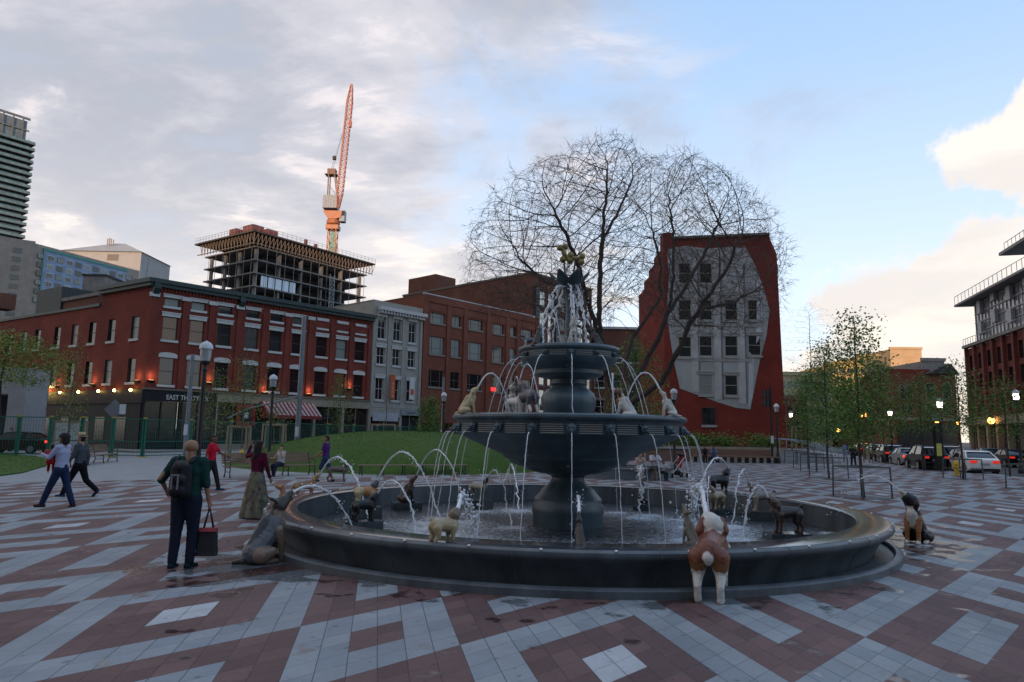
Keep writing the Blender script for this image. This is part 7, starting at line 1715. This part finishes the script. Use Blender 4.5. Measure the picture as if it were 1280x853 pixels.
# round planter under the big tree
pl = thing('round_planter', 'low round blue-grey granite planter seat encircling the bare tree', 'planter', (PX, PY, 0))
b = MB(frame(PX, PY, 0)); b.lathe([(PR, 0), (PR, .40), (PR+.04, .405), (PR+.04, .47), (PR-.5, .47), (PR-.5, .3)], 64); b.build('seat_wall', mat('planter_granite', (.10, .125, .14), .4, nscale=3, namt=.2), pl, smooth=True)
b = MB(frame(PX, PY, 0)); b.lathe([(PR-.5, .40), (.05, .46)], 48); b.build('soil', mat('soil', (.05, .04, .03), .95, nscale=6, namt=.4, bump=.6), pl)
bt.location.z = 0
def bench(name, label, a, c, back=True, legs=4, group=None, h=.45, d=.5, back_side=1):
    """bench whose seat runs from a to c (ground points); back_side +1 puts the backrest on the far side"""
    a = Vector(a); c = Vector(c); L = (c-a).length; ang = math.atan2(c.y-a.y, c.x-a.x); M = frame(a.x, a.y, ang); t = thing(name, label, 'bench', M, group)
    b = MB(M)
    for k in range(5): y = .02+k*.095; b.box(0, L, y, y+.08, h-.04, h)
    b.build('seat', wood, t)
    if back:
        b = MB(M)
        for k in range(5): z = h+.08+k*.085; y = (.50+.03*k); b.box(0, L, y, y+.03, z, z+.07)
        b.build('backrest', wood, t)
    for k in range(legs):
        x = .12+(L-.24)*k/(legs-1); b = MB(M)
        b.tube([(x, .02, 0), (x, .06, .20), (x, .04, .34), (x, .06, h-.045)], [.035, .022, .026, .022], 6); b.tube([(x, .52, 0), (x, .44, .20), (x, .46, .34), (x, .44, h-.045)], [.035, .022, .026, .022], 6)
        b.bar((x, .04, h-.06), (x, .48, h-.06), .035); b.bar((x, .06, .22), (x, .44, .22), .025)
        if back: b.bar((x, .47, h-.02), (x, .64, h+.5), .04)
        if back and k in (0, legs-1): b.tube([(x, .5, h+.22), (x, .2, h+.24), (x, .06, h+.2), (x, .04, h)], .018, 5)
        b.build('leg', cast, t)
    return t
a = G3(284, 598); c = G3(397, 594); bench('park_bench', 'long wooden slatted bench with back on black iron legs, woman seated at its middle', a, c, legs=4)
a = G3(449, 595); c = G3(585, 594); bench('backless_bench', 'long backless wooden bench on black iron legs before the grass mound', a, c, back=False, legs=6)
a = G3(88, 585); c = G3(148, 577); bench('park_bench', 'long wooden bench with back beside the pale path at left', a, c, legs=4)
MOUTH_ = None
b_ = thing('handbag', 'dark bag lying with pink and white cloth on the wooden bench', 'bag', (G3(297, 594)[0], G3(297, 594)[1]+.3, .46))
o = blob('bag_body', [((-.10, 0, .10), .10, (.10, 0, .10), .10, (.015, .015, .02)), ((0, 0, .18), .09, (.02, 0, .24), .05, (.015, .015, .02))], .02, bag, None); o.parent = b_
o = blob('cloth', [((.16, -.02, .06), .06, (.36, -.04, .05), .06, (.45, .06, .16)), ((.38, -.04, .05), .05, (.55, -.02, .04), .045, (.5, .5, .5))], .02, clothm, None, ripple=.008); o.parent = b_
# long terrace benches below the flatiron building
YB1 = 54.5
def terr(x0, x1, Y, z0, z1, name, label, m_, dep=.9, cat='bench'):
    a = aty(x0, 575, Y); c = aty(x1, 575, Y); t = thing(name, label, cat, (a.x, Y, 0))
    b = MB(); b.box(a.x, c.x, Y, Y+dep, z0, z1); b.build('seat' if cat == 'bench' else 'wall', m_, t); return t, a.x, c.x
wterr = mat('terrace_wood', (.17, .095, .07), .8, nscale=2, namt=.25, stretch=(.4, 6, 6))
t, xa, xc = terr(868, 976, YB1, .40, .50, 'terrace_bench', 'very long low wooden terrace bench below the flatiron building', wterr)
b = MB(); b.box(xa, xc-.4, YB1+.85, YB1+.95, .503, 1.0); b.build('backrest', wterr, t)
for k in range(12): x = xa+.2+(xc-xa-.4)*k/11; b = MB(); b.box(x-.05, x+.05, YB1+.1, YB1+.8, 0, .397); b.build('leg', cast, t)
t, xa, xc = terr(780, 862, YB1+1, .0, .95, 'terrace_wall', 'low brown terrace wall behind the planter on the right', wterr, cat='wall'); b = MB(); b.box(xa-.05, xc+.05, YB1+.9, YB1+2, .953, 1.05); b.build('coping', conc, t)
t, xa, xc = terr(830, 985, 58.5, 0, 1.15, 'planting_wall', 'pale retaining wall of the planting bed below the flatiron building', stone_b, dep=6, cat='wall'); b = MB(); b.box(xa+.3, xc-.3, 58.8, 64.2, 1.152, 1.2); b.build('soil', MATS['soil'], t)
for k, (x, w_, h_) in enumerate(((842, 1.3, .9), (858, 1.6, .8), (872, 1.1, 1.0), (893, 1.8, 1.1), (908, 1.2, .8), (947, 1.7, 1.1), (962, 1.2, .8), (806, 1.4, 1.2), (790, 1.3, 1.0))):
    q = aty(x, 560, 59.5); r_ = np.random.default_rng(60+k); P = r_.normal(size=(700, 3))*np.array([w_*.45, .4, h_*.32])+np.array([q.x, 59.6, 1.25+h_*.35]); P[:, 2] = np.maximum(P[:, 2], 1.2)
    sx = ['leftmost', 'second', 'third', 'fourth', 'fifth', 'sixth', 'rightmost', 'seventh', 'eighth'][k]
    t = thing('shrub', 'low dark green shrub under the flatiron wall, %s' % {0: 'left of the right lamp', 1: 'just right of the bowl edge', 2: 'by the left sapling frame', 3: 'tall one behind the seated pair', 4: 'small one right of the pair', 5: 'round one near the right sapling', 6: 'small one next to the steps', 7: 'behind the white-shirted man', 8: 'far left behind the planter'}[k], 'shrub', (q.x, 59.6, 1.2), 'shrubs in the planting bed')
    leafmesh('foliage', P, .17, leaf_d if k % 3 else leaf_g, t, up=-.2, seed=k); b = MB(); b.tube([(q.x, 59.6, 1.2), (q.x+.05, 59.6, 1.5)], .04, 5); b.build('stem', bark, t)
# steps with railings beside the flatiron building
st = thing('stepped_ramp', 'grey concrete steps with steel handrails right of the flatiron building', 'steps', (aty(990, 565, 57).x, 57, 0))
xs0 = aty(979, 565, 57).x
for k in range(6): b = MB(); b.box(xs0, xs0+4.6-k*.3, 57+k*.45, 57+3.2, k*.16+.001*k, (k+1)*.16); b.build('step', conc, st)
for yy in (56.8, 58.2, 59.6):
    b = MB(); b.tube([(xs0-.2, yy, 1.9), (xs0+1.8, yy, 1.75), (xs0+5.2, yy, .95)], .035, 6); b.tube([(xs0+.2, yy, 0), (xs0+.2, yy, 1.88)], .03, 6); b.tube([(xs0+2.6, yy, 0), (xs0+2.6, yy, 1.55)], .03, 6); b.tube([(xs0+5.0, yy, 0), (xs0+5.0, yy, 1.0)], .03, 6); b.build('handrail', mat('steel_rail', (.35, .36, .38), .35, metal=.6), st)
# steel tree guards
def guard(label, gp, s=1.0, rot=R(20)):
    M = frame(gp[0], gp[1], rot); t = thing('tree_guard', label, 'tree guard', M, 'steel tree guards on the plaza'); w_ = .62*s; h = 1.0
    for sx in (-1, 1):
        for sy in (-1, 1): b = MB(M); b.tube([(sx*w_, sy*w_, 0), (sx*w_*.97, sy*w_*.97, h-.02)], .028, 6); b.build('leg', steel, t)
    b = MB(M)
    for z, ww in ((h, .97), (h*.52, .98)):
        if z == h:
            for a_, c_ in (((-1, -1), (1, -1)), ((1, -1), (1, 1)), ((1, 1), (-1, 1)), ((-1, 1), (-1, -1))): b.bar((a_[0]*w_*ww, a_[1]*w_*ww, z), (c_[0]*w_*ww, c_[1]*w_*ww, z), .055, .05)
        else:
            b.bar((-w_*ww, -w_*ww, z), (w_*ww, -w_*ww, z), .03); b.bar((-w_*ww, w_*ww, z), (w_*ww, w_*ww, z), .03)
    b.build('rail', steel, t); b = MB(M); b.box(-w_*1.15, w_*1.15, -w_*1.15, w_*1.15, .003, .012); b.build('grate', mat('iron_grate', (.035, .035, .038), .6, nscale=20, namt=.4), t)
    return t
for (x, y), lb in zip(((1078, 622), (1036, 598), (1011, 586), (1106, 579), (1155, 588), (1204, 599), (1290, 612)), ('nearest steel guard, behind the mountain dog jet', 'second steel guard, left of the nearest', 'steel guard left of the two nearest ones', 'steel guard far back near the black cars', 'steel guard left of the tall double lamp', 'steel guard around the tree by the yellow hydrant', 'steel guard cut by the right edge of the plaza')): guard(lb, G3(x, y), 1.0 if y > 590 else 1.05)
for (x, y), lb in (((1021, 590), 'low steel guard between the left guards'), ((996, 580), 'leftmost low steel guard on the plaza')): guard(lb, G3(x, y))
# wooden sapling frames
pine = mat('raw_pine', (.30, .22, .15), .8, nscale=4, namt=.2)
def wframe(label, gp, w_=1.5, h=2.0, wrap=False):
    M = frame(gp[0], gp[1], R(5)); t = thing('sapling_frame', label, 'tree stake frame', M, 'wooden frames round the saplings')
    for sx in (-1, 1):
        for sy in (-1, 1): b = MB(M); b.bar((sx*w_/2*1.08, sy*.42, 0), (sx*w_/2, sy*.36, h), .09); b.build('post', pine, t)
    b = MB(M)
    for sy in (-1, 1): b.bar((-w_/2-.08, sy*.36-sy*.08, h-.05), (w_/2+.08, sy*.36-sy*.08, h-.05), .09, .12)
    b.build('rail', pine, t)
    if wrap: b = MB(M); b.box(-w_/2+.08, w_/2-.08, -.52, -.50, .25, h-.15); b.build('white_sheet', mat('white_sheet', (.42, .44, .46), .7, nscale=2, namt=.12), t)
wframe('pine frame with a white sheet behind the straw-hatted walker', G3(86, 569), 1.6, 2.25, True)
wframe('pine frame round the tall thin sapling by the hydrant', G3(296, 575), 1.1, 2.1); wframe('pine frame right of the hydrant, below the awning', G3(341, 571), 1.4, 2.3)
wframe('pine frame beyond the mound in front of the grey stone shop', (-11.8, 66), 2.1, 2.6)
wframe('left pine frame before the flatiron wall', (G3(880, 565)[0], 62.5), 1.5, 3.0); wframe('right pine frame before the flatiron wall', (G3(928, 565)[0], 62.5), 2.0, 3.0)
# lamp posts
lwhite = mat('lamp_white', (.55, .57, .60), .3, nscale=2, namt=.1); lglass = mat('lamp_globe', (.45, .47, .5), .15, trans=.4); llit = mat('lamp_lit', (1, .95, .8), .4, emit=(1, .93, .78), estr=3.5)
def lamp(label, gp, H=4.65, lit=False, double=False, group='globe street lamps'):
    M = frame(gp[0], gp[1], 0); t = thing('street_lamp', label, 'street lamp', M, group)
    b = MB(M); b.lathe([(.20, 0), (.20, .25), (.16, .32), (.13, .7), (.09, .85), (.075, 1.2), (.065, H-1.0), (.09, H-.98), (.09, H-.93), (.05, H-.9), (.05, H-.78)], 12); b.build('post', cast, t, smooth=True)
    for ox in ((-.42, .42) if double else (0,)):
        b = MB(M); b.lathe([(.06, H-.80), (.13, H-.74), (.15, H-.70), (.15, H-.66)], 12, c=(ox, 0, 0)); b.build('lamp_base', cast, t, smooth=True)
        b = MB(M); b.lathe([(.14, H-.66), (.165, H-.5), (.175, H-.28)], 16, c=(ox, 0, 0)); b.build('lamp_globe', llit if lit else lglass, t, smooth=True)
        b = MB(M); b.lathe([(.18, H-.28), (.21, H-.27), (.20, H-.16), (.13, H-.07), (.03, H-.02), (.02, H)], 16, c=(ox, 0, 0)); b.build('lamp_cap', lwhite, t, smooth=True)
    if double: b = MB(M); b.bar((-.42, 0, H-.85), (.42, 0, H-.85), .06); b.build('cross_arm', cast, t)
    return t
def gp(x, Y): q = aty(x, 560, Y); return (q.x, q.y)
lamp('nearest globe lamp on a tall black post, behind the bald man', gp(248.5, 22.6), 4.7)
lamp('globe lamp on black post in front of the striped awning', gp(336.5, 36.5), 4.75)
lamp('globe lamp on black post before the orange warehouse', gp(553, 50), 4.75)
lamp('globe lamp on black post right of the big bowl', gp(843, 40.5), 4.65)
lamp('globe lamp on black post right of the flatiron building', gp(972, 55), 4.6)
lamp('bright lit globe lamp beyond the black parked cars', gp(1115, 62), 4.7, lit=True)
lamp('bright lit lamp on a thick black post between the cars and the hydrant', gp(1178, 46.5), 4.75, lit=True)
lamp('bright lit lamp at the right edge of the frame', gp(1275, 44), 5.2, lit=True)
lamp('small distant lit lamp left of the long coat walker', gp(990, 80), 5, lit=True)
b = MB(); q = gp(1172, 46.3); tg_ = thing('utility_box_post', 'thick black signal post with yellow notice beside the lit lamp', 'post', (q[0], q[1], 0))
b.box(q[0]-.16, q[0]+.16, q[1]-.16, q[1]+.16, 0, 3.1); b.box(q[0]-.22, q[0]+.22, q[1]-.22, q[1]+.22, 0, .5); b.build('post', cast, tg_)
b = MB(); b.box(q[0]-.17, q[0]+.15, q[1]-.20, q[1]-.162, .95, 1.75); b.build('yellow_notice', mat('notice_yellow', (.5, .5, .12), .6, nscale=9, namt=.3), tg_); b = MB(); b.box(q[0]-.2, q[0]+.2, q[1]-.21, q[1]-.165, 3.15, 3.75); b.build('signal_back', mat('signal_grey', (.14, .15, .16), .6), tg_)
# tall grey poles
def pole(label, xb, Y, ztop, r0, r1, lean=0, group='grey utility poles', extra=None, m_=None):
    q = gp(xb, Y); t = thing('utility_pole', label, 'pole', (q[0], q[1], 0), group); b = MB(); b.tube([(q[0], q[1], 0), (q[0]+lean, q[1], ztop)], [r0, r1], 10); b.build('pole_shaft', m_ or metal_g, t)
    b = MB(); b.lathe([(r0*1.5, 0), (r0*1.5, .2), (r0, .3)], 10, c=(q[0], q[1], 0)); b.build('pole_foot', metal_g, t)
    b = MB(); b.box(q[0]-.1, q[0]+.1, q[1]-r0-.05, q[1]-r0, 1.5, 2.1); b.build('pole_notice', lwhite, t); return t, q
zt = aty(374, 396, 44).z; t, q = pole('tall thick grey pole rising past the red facade above the awning', 371, 44, zt, .19, .14)
b = MB(); b.tube([(q[0], q[1], zt-5), (q[0]-2.6, q[1]-1.5, zt-5.9), (q[0]-3.6, q[1]-2, zt-6.5)], .05, 6); b.build('guy_arm', metal_g, t)
zt = aty(236, 443, 40).z; pole('grey pole beside the bald man in front of the restaurant sign', 232, 40, zt, .14, .10)
zt = aty(554, 477, 56).z; pole('thin grey pole behind the lamp before the orange warehouse', 552, 52, zt, .10, .08)
pole('black signal pole right of the flatiron building', 965, 57, aty(965, 483, 57).z, .09, .07, m_=cast)
q = gp(965, 57); sg = thing('traffic_signal', 'pair of black traffic signal heads on the black pole by the flatiron building', 'traffic signal', (q[0], q[1]-.2, 4))
for k, z in enumerate((aty(963, 493, 57).z, aty(963, 504, 57).z)): b = MB(); b.lathe([(0, -.3), (.3, -.3), (.3, .3), (0, .3)], 12, c=(q[0]-.45, q[1]-.2, z)); b.bar((q[0]-.4, q[1]-.2, z), (q[0], q[1], z), .06); b.build('signal_head', cast, sg)
# sign diamond by the restaurant
q = gp(141, 46); t = thing('street_sign', 'grey diamond road sign back with a small white plate on a post', 'road sign', (q[0], q[1], 0)); z = aty(141, 512, 46).z
b = MB(); b.tube([(q[0], q[1], 0), (q[0], q[1], z+.3)], .04, 6); b.build('post', metal_g, t); b = MB(); b.prism([(q[0]-.1, z-.66), (q[0]+.5, z), (q[0]-.1, z+.66), (q[0]-.75, z)], q[1]-.05, q[1]-.03, 'y'); b.build('diamond_plate', mat('sign_back', (.16, .17, .19), .5), t); b = MB(); b.box(q[0]+.25, q[0]+.65, q[1]-.09, q[1]-.06, z-.3, z+.35); b.build('white_plate', lwhite, t)
# green construction fence
gm = mat('fence_green', (.010, .13, .085), .5); ym = mat('clamp_yellow', (.42, .30, .03), .6)
FA = np.array([aty(-20, 566, 44.5).x, 44.5]); FB = np.array([aty(178, 567, 45.5).x, 45.5]); FD = np.array([aty(545, 545, 77).x, 77.0])
def fence_panel(a, c, label, k):
    a = Vector((*a, 0)); c = Vector((*c, 0)); L = (c-a).length; M = frame(a.x, a.y, math.atan2(c.y-a.y, c.x-a.x)); t = thing('fence_panel', label, 'fence panel', M, 'green temporary fence panels')
    b = MB(M); H = 2.45
    b.bar((.05, 0, 0), (.05, 0, H), .10); b.bar((L-.05, 0, 0), (L-.05, 0, H), .08)
    for z in (.12, 1.0, H-.03): b.bar((.05, 0, z), (L-.05, 0, z), .06)
    b.build('frame', gm, t); b = MB(M)
    n = int(L/.16)
    for i in range(1, n): b.bar((L*i/n, 0, .12), (L*i/n, 0, H-.03), .013)
    for j in range(1, 8): b.bar((.05, 0, .12+j*.3), (L-.05, 0, .12+j*.3), .007)
    b.build('mesh_panel', gm, t); b = MB(M); b.box(-.10, .12, -.06, .06, H-.02, H+.08); b.build('clamp', ym, t)
    b = MB(M); b.box(-.12, .14, -.35, .35, .0, .06); b.build('foot', ym, t)
segs = []
for A, B_, n in ((FA, FB, 5), (FB, FD, 10)):
    for i in range(n): segs.append((A+(B_-A)*i/n, A+(B_-A)*(i+.985)/n))
plc = ['at the far left edge, before the dark car', 'behind the dark car\'s boot', 'left of the pine frame with sheet', 'right of the pine frame with sheet', 'left of the bald man', 'behind the bald man', 'right of the nearest lamp', 'behind the hydrant', 'left of the awning pole', 'below the striped awning', 'left end behind the mound', 'behind the mound\'s left slope', 'behind the mound below the grey shop', 'behind the mound by the hedge shrub', 'furthest right behind the mound']
for k, (a, c) in enumerate(segs): fence_panel(a, c, 'green mesh fence panel '+plc[k], k)
# hydrants
def hydrant(label, gp_):
    M = frame(gp_[0], gp_[1], 0); t = thing('fire_hydrant', label, 'fire hydrant', M); y = mat('hydrant_yellow', (.50, .33, .02), .45, nscale=8, namt=.15)
    b = MB(M); b.lathe([(.17, 0), (.17, .06), (.12, .08), (.115, .58), (.15, .60), (.15, .66), (.13, .72), (.09, .80), (.03, .84), (.03, .90), (.0, .90)], 14); b.build('barrel', y, t, smooth=True)
    b = MB(M)
    for sx in (-1, 1): b.tube([(sx*.1, 0, .48), (sx*.22, 0, .48)], [.065, .07], 8)
    b.tube([(0, -.1, .45), (0, -.22, .45)], [.08, .085], 8); b.build('outlet', y, t)
hydrant('yellow fire hydrant by the staked saplings at left', G3(301, 583)); hydrant('yellow fire hydrant beside the steel guard near the white car', G3(1196, 594.5))
# pushchair
q = G3(846, 597); M = frame(q[0], q[1], R(200)); t = thing('pushchair', 'red and black pushchair parked beside the round planter', 'pushchair', M)
b = MB(M)
b.bar((.45, -.25, .12), (-.35, -.25, 1.02), .035); b.bar((.45, .25, .12), (-.35, .25, 1.02), .035); b.bar((-.42, -.25, .12), (.2, -.25, .60), .03); b.bar((-.42, .25, .12), (.2, .25, .60), .03); b.bar((-.35, -.25, 1.02), (-.35, .25, 1.02), .04); b.build('frame', mat('steel_rail', (.35, .36, .38), .35), t)
o = blob('seat', [((.15, -.15, .45), .07, (.15, .15, .45), .07, (.02, .02, .02)), ((-.1, -.15, .50), .06, (-.28, -.12, .95), .05, (.35, .015, .02)), ((-.1, .15, .50), .06, (-.28, .12, .95), .05, (.35, .015, .02)), ((-.1, 0, .50), .07, (-.28, 0, .95), .05, (.02, .02, .02)), ((-.28, -.14, 1.02), .06, (-.28, .14, 1.02), .06, (.02, .02, .02)), ((-.12, -.14, 1.06), .04, (-.12, .14, 1.06), .04, (.02, .02, .02)), ((-.1, 0, .22), .12, (.1, 0, .22), .10, (.02, .02, .02))], .02, bag, None); o.parent = t
for sx, sy in ((.45, -.27), (.45, .27), (-.42, -.27), (-.42, .27)):
    b = MB(M); b.tube([(sx, sy-.02, .11), (sx, sy+.02, .11)], .11, 14); b.build('wheel', black_p, t)
# ------------------------------------------------------------------ cars
tyre = mat('tyre', (.012, .012, .012), .85); rimm = mat('wheel_rim', (.28, .29, .30), .35, metal=.8); cargl = mat('car_glass', (.012, .016, .022), .10, spec=.4)
tail = mat('tail_light', (.30, .01, .01), .25, emit=(1, .04, .02), estr=.25); head = mat('head_light', (.6, .6, .58), .15); platem = mat('number_plate', (.30, .33, .31), .5)
def car(label, pos, head_ang, paint, kind='sedan', braked=False, z=-.13, group='cars parked along the kerb', Lc=4.5):
    M = frame(pos[0], pos[1], head_ang, z); t = thing('parked_car', label, 'car', M, group)
    # side profile (x forward, z up), lower body then greenhouse
    if kind == 'sedan':
        low = [(-2.2, .38), (-2.26, .60), (-2.22, .93), (-2.05, 1.03), (-1.55, 1.05), (.95, .98), (1.75, .86), (2.15, .72), (2.25, .52), (2.2, .30), (1.85, .22), (-1.9, .24)]
        top = [(-1.75, 1.03), (-1.15, 1.37), (-.55, 1.45), (.15, 1.44), (.55, 1.34), (1.15, .98)]
    else:
        low = [(-2.2, .42), (-2.28, .65), (-2.25, 1.02), (-2.18, 1.12), (-1.6, 1.14), (1.0, 1.08), (1.85, .98), (2.18, .84), (2.28, .55), (2.2, .34), (1.85, .26), (-1.9, .28)]
        top = [(-2.12, 1.10), (-1.90, 1.58), (-1.3, 1.70), (.2, 1.70), (.6, 1.60), (1.25, 1.07)]
    W = .89 if kind == 'sedan' else .93
    def shell(poly, wfun, mb):
        n = len(poly); ys = (-1, -.93, -.6, 0, .6, .93, 1); vs = []
        for y in ys:
            for x, z in poly: sc = wfun(x, z); k_ = 1-.03*(abs(y) > .95); cxm = 0; vs.append((x*(1-.012*abs(y)**6*2), y*W*sc, z if abs(y) < .95 else z*(1-.02)+.01))
        fs = []
        for i in range(len(ys)-1):
            for k in range(n): q = (k+1) % n; fs.append((i*n+k, (i+1)*n+k, (i+1)*n+q, i*n+q))
        fs += [tuple(range(n)), tuple(range(len(vs)-1, len(vs)-1-n, -1))]
        mb.add(vs, fs)
    zt_ = low[4][1]
    b = MB(M); shell(low, lambda x, z: 1-.06*max(0, (abs(x)-1.6)/.65)**2-.05*max(0, (z-.75)/.3), b); b.build('body', paint, t, smooth=True)
    zr_ = max(z for x, z in top); wf = lambda x, z: .93-.20*(z-zt_)/(zr_-zt_) if z > zt_ else .93
    b = MB(M); shell(top, wf, b); b.build('cabin_glass', cargl, t, smooth=True)
    b = MB(M); tp = [(x, z) for x, z in top if z > zr_-.12]; n = len(tp); vs = []
    for y in (-1, -.8, 0, .8, 1):
        for x, z in tp: vs.append((x, y*W*wf(x, z)*1.005, z+.012+(0 if abs(y) > .9 else .02)))
    fs = [(i*n+k, i*n+k+1, (i+1)*n+k+1, (i+1)*n+k) for i in range(4) for k in range(n-1)]; b.add(vs, fs)
    for sy in (-1, 1):
        for (x0, z0), (x1, z1) in ((top[0], top[1]), (top[1], top[2]), (top[-1], top[-2])): b.bar((x0, sy*W*wf(x0, z0)*1.0, z0), (x1, sy*W*wf(x1, z1)*1.0, z1), .07, .05)
        xm = -.35; b.bar((xm, sy*W*.935, zt_), (xm-.05, sy*W*.74, zr_-.02), .06, .04)
    b.build('roof', paint, t, smooth=True)
    for x in (-1.38, 1.42):
        for sy in (-1, 1):
            b = MB(M); r_ = .33 if kind == 'sedan' else .37
            b.tube([(x, sy*(W-.19), r_), (x, sy*(W+.015), r_)], r_, 20); w_ = b.build('wheel', tyre, t, smooth=True); b = MB(M)
            b.tube([(x, sy*(W+.016), r_), (x, sy*(W+.024), r_)], r_*.64, 14); b.build('rim', rimm, w_)
            b = MB(M); b.lathe([(r_+.055, -.02), (r_+.055, .02)], 20, c=(0, 0, 0))
            b = MB(M); pts = [(x+(r_+.05)*math.cos(a_), sy*(W+.004), r_+(r_+.05)*math.sin(a_)) for a_ in np.linspace(0, math.pi, 12)]; b.tube(pts, .03, 4); b.build('wheel_arch', black_p, t)
    zl = .82 if kind == 'sedan' else .95
    for sy in (-1, 1):
        b = MB(M); b.box(-2.275, -2.10, sy*.60-.18, sy*.60+.18, zl-.07, zl+.08); b.build('tail_light', mat('tail_light_on', (.8, .02, .02), .3, emit=(1, .05, .03), estr=.8) if braked else tail, t)
        b = MB(M); b.box(2.0, 2.19, sy*.60-.17, sy*.60+.17, .62, .75); b.build('headlight', head, t)
        b = MB(M); b.box(.75, .92, sy*(W+.09)-.09, sy*(W+.09)+.09, zt_-.02, zt_+.12); b.build('wing_mirror', paint, t)
    b = MB(M); b.box(-2.30, -2.27, -.24, .24, .70 if kind != 'sedan' else .62, .84 if kind != 'sedan' else .75); b.build('number_plate', platem, t)
    b = MB(M); b.box(-2.29, -2.2, -.75, .75, .24, .42); b.build('bumper', black_p, t); b = MB(M); b.box(2.18, 2.27, -.7, .7, .26, .44); b.build('bumper', black_p, t)
    return t
def paint(name, c): return mat(name, c, .42, metal=.0, coat=.0, nscale=0, spec=.12)
pw = paint('paint_white', (.72, .72, .71)); pb = paint('paint_black', (.008, .008, .010)); ps = paint('paint_silver', (.24, .25, .27)); pbr = paint('paint_brown', (.035, .02, .018)); pg = paint('paint_graphite', (.035, .038, .045)); pbl = paint('paint_blue_grey', (.05, .07, .11)); pr_ = paint('paint_maroon', (.10, .01, .012))
hd_ = math.atan2(DS.y, DS.x)
def street(off, along): p = PC+DN*off+DS*along; return (p.x, p.y)
q = aty(1242, 585, 43.5); car('white sedan parked nearest at the kerb, seen from behind', (q.x, q.y+2.0), hd_, pw, braked=False)
# two rows of traffic further along
ox = (Vector((q.x, q.y+2, 0))-PC).dot(DN)
for i, (x, Y, m_, kd, lb, br) in enumerate((
    (1204, 55, pg, 'sedan', 'dark grey sedan in the lane left of the white sedan', True), (1183, 64, pw, 'suv', 'pale car with red tail lights behind the thick lamp post', True),
    (1158, 49.5, pb, 'suv', 'black van-like car at the kerb behind the steel guard', False), (1133, 57, ps, 'sedan', 'silver sedan with light windscreen at the kerb', True),
    (1111, 64, pb, 'suv', 'black car behind the silver sedan at the kerb', False), (1096, 72, pb, 'suv', 'furthest black car at the kerb by the coat walker', False), (1077, 92, pr_, 'suv', 'distant maroon car at the street end', True),
    (1262, 60, pb, 'sedan', 'black sedan across the street right of the white sedan', False), (1236, 70, pbl, 'sedan', 'blue-grey sedan across the street behind the white one', False), (1152, 82, pbl, 'sedan', 'blue-grey car in the far lane behind the black van', False))):
    q = aty(x, 570, Y); car(lb, (q.x, q.y), hd_ if i < 8 else hd_+math.pi, m_, kd, br)
q = aty(20, 560, 48.5); car('dark brown car with lit tail light behind the green fence at far left', (q.x, 48.5), R(186), pbr, 'sedan', True, z=.0, group='cars on the left street')
q = aty(10, 560, 60); person('passer-by by the dark car at far left', (aty(14, 545, 51.5).x, 51.5), R(0), 1.75, SK_M, (.3, .3, .32), small=True, fingers=False, voxel=.02)
# far signals and warm lamps down the street
for i, (x, y, c) in enumerate(((1239, 526, (1, .45, .08)), (1171, 529, (1, .35, .06)), (1198, 529, (1, .3, .06)), (1174, 536, (1, .16, .04)), (1077, 520, (1, .22, .04)), (1083, 519, (1, .18, .04)), (1048, 538, (1, .4, .08)))):
    Y = 100 if i != 0 else 92; q = aty(x, y, Y); t = thing('amber_lamp', 'glowing amber lamp down the street, %s' % ['largest, before the brick block', 'left of the lit double lamp post', 'right of the lit lamp post', 'lowest red-orange one by the lamp post', 'left of a close pair in the trees', 'right of a close pair in the trees', 'low one behind the left tree'][i], 'lamp', (q.x, Y, 0), 'amber lamps down the street')
    b = MB(); b.sphere((q.x, Y, q.z), .42 if i == 0 else .26, 10, 7); b.build('lamp_globe', mat('amber%d' % (i % 3), c, .5, emit=c, estr=4), t); b = MB(); b.tube([(q.x, Y+.1, 0), (q.x, Y+.1, q.z-.2)], .06, 6); b.build('post', cast, t)
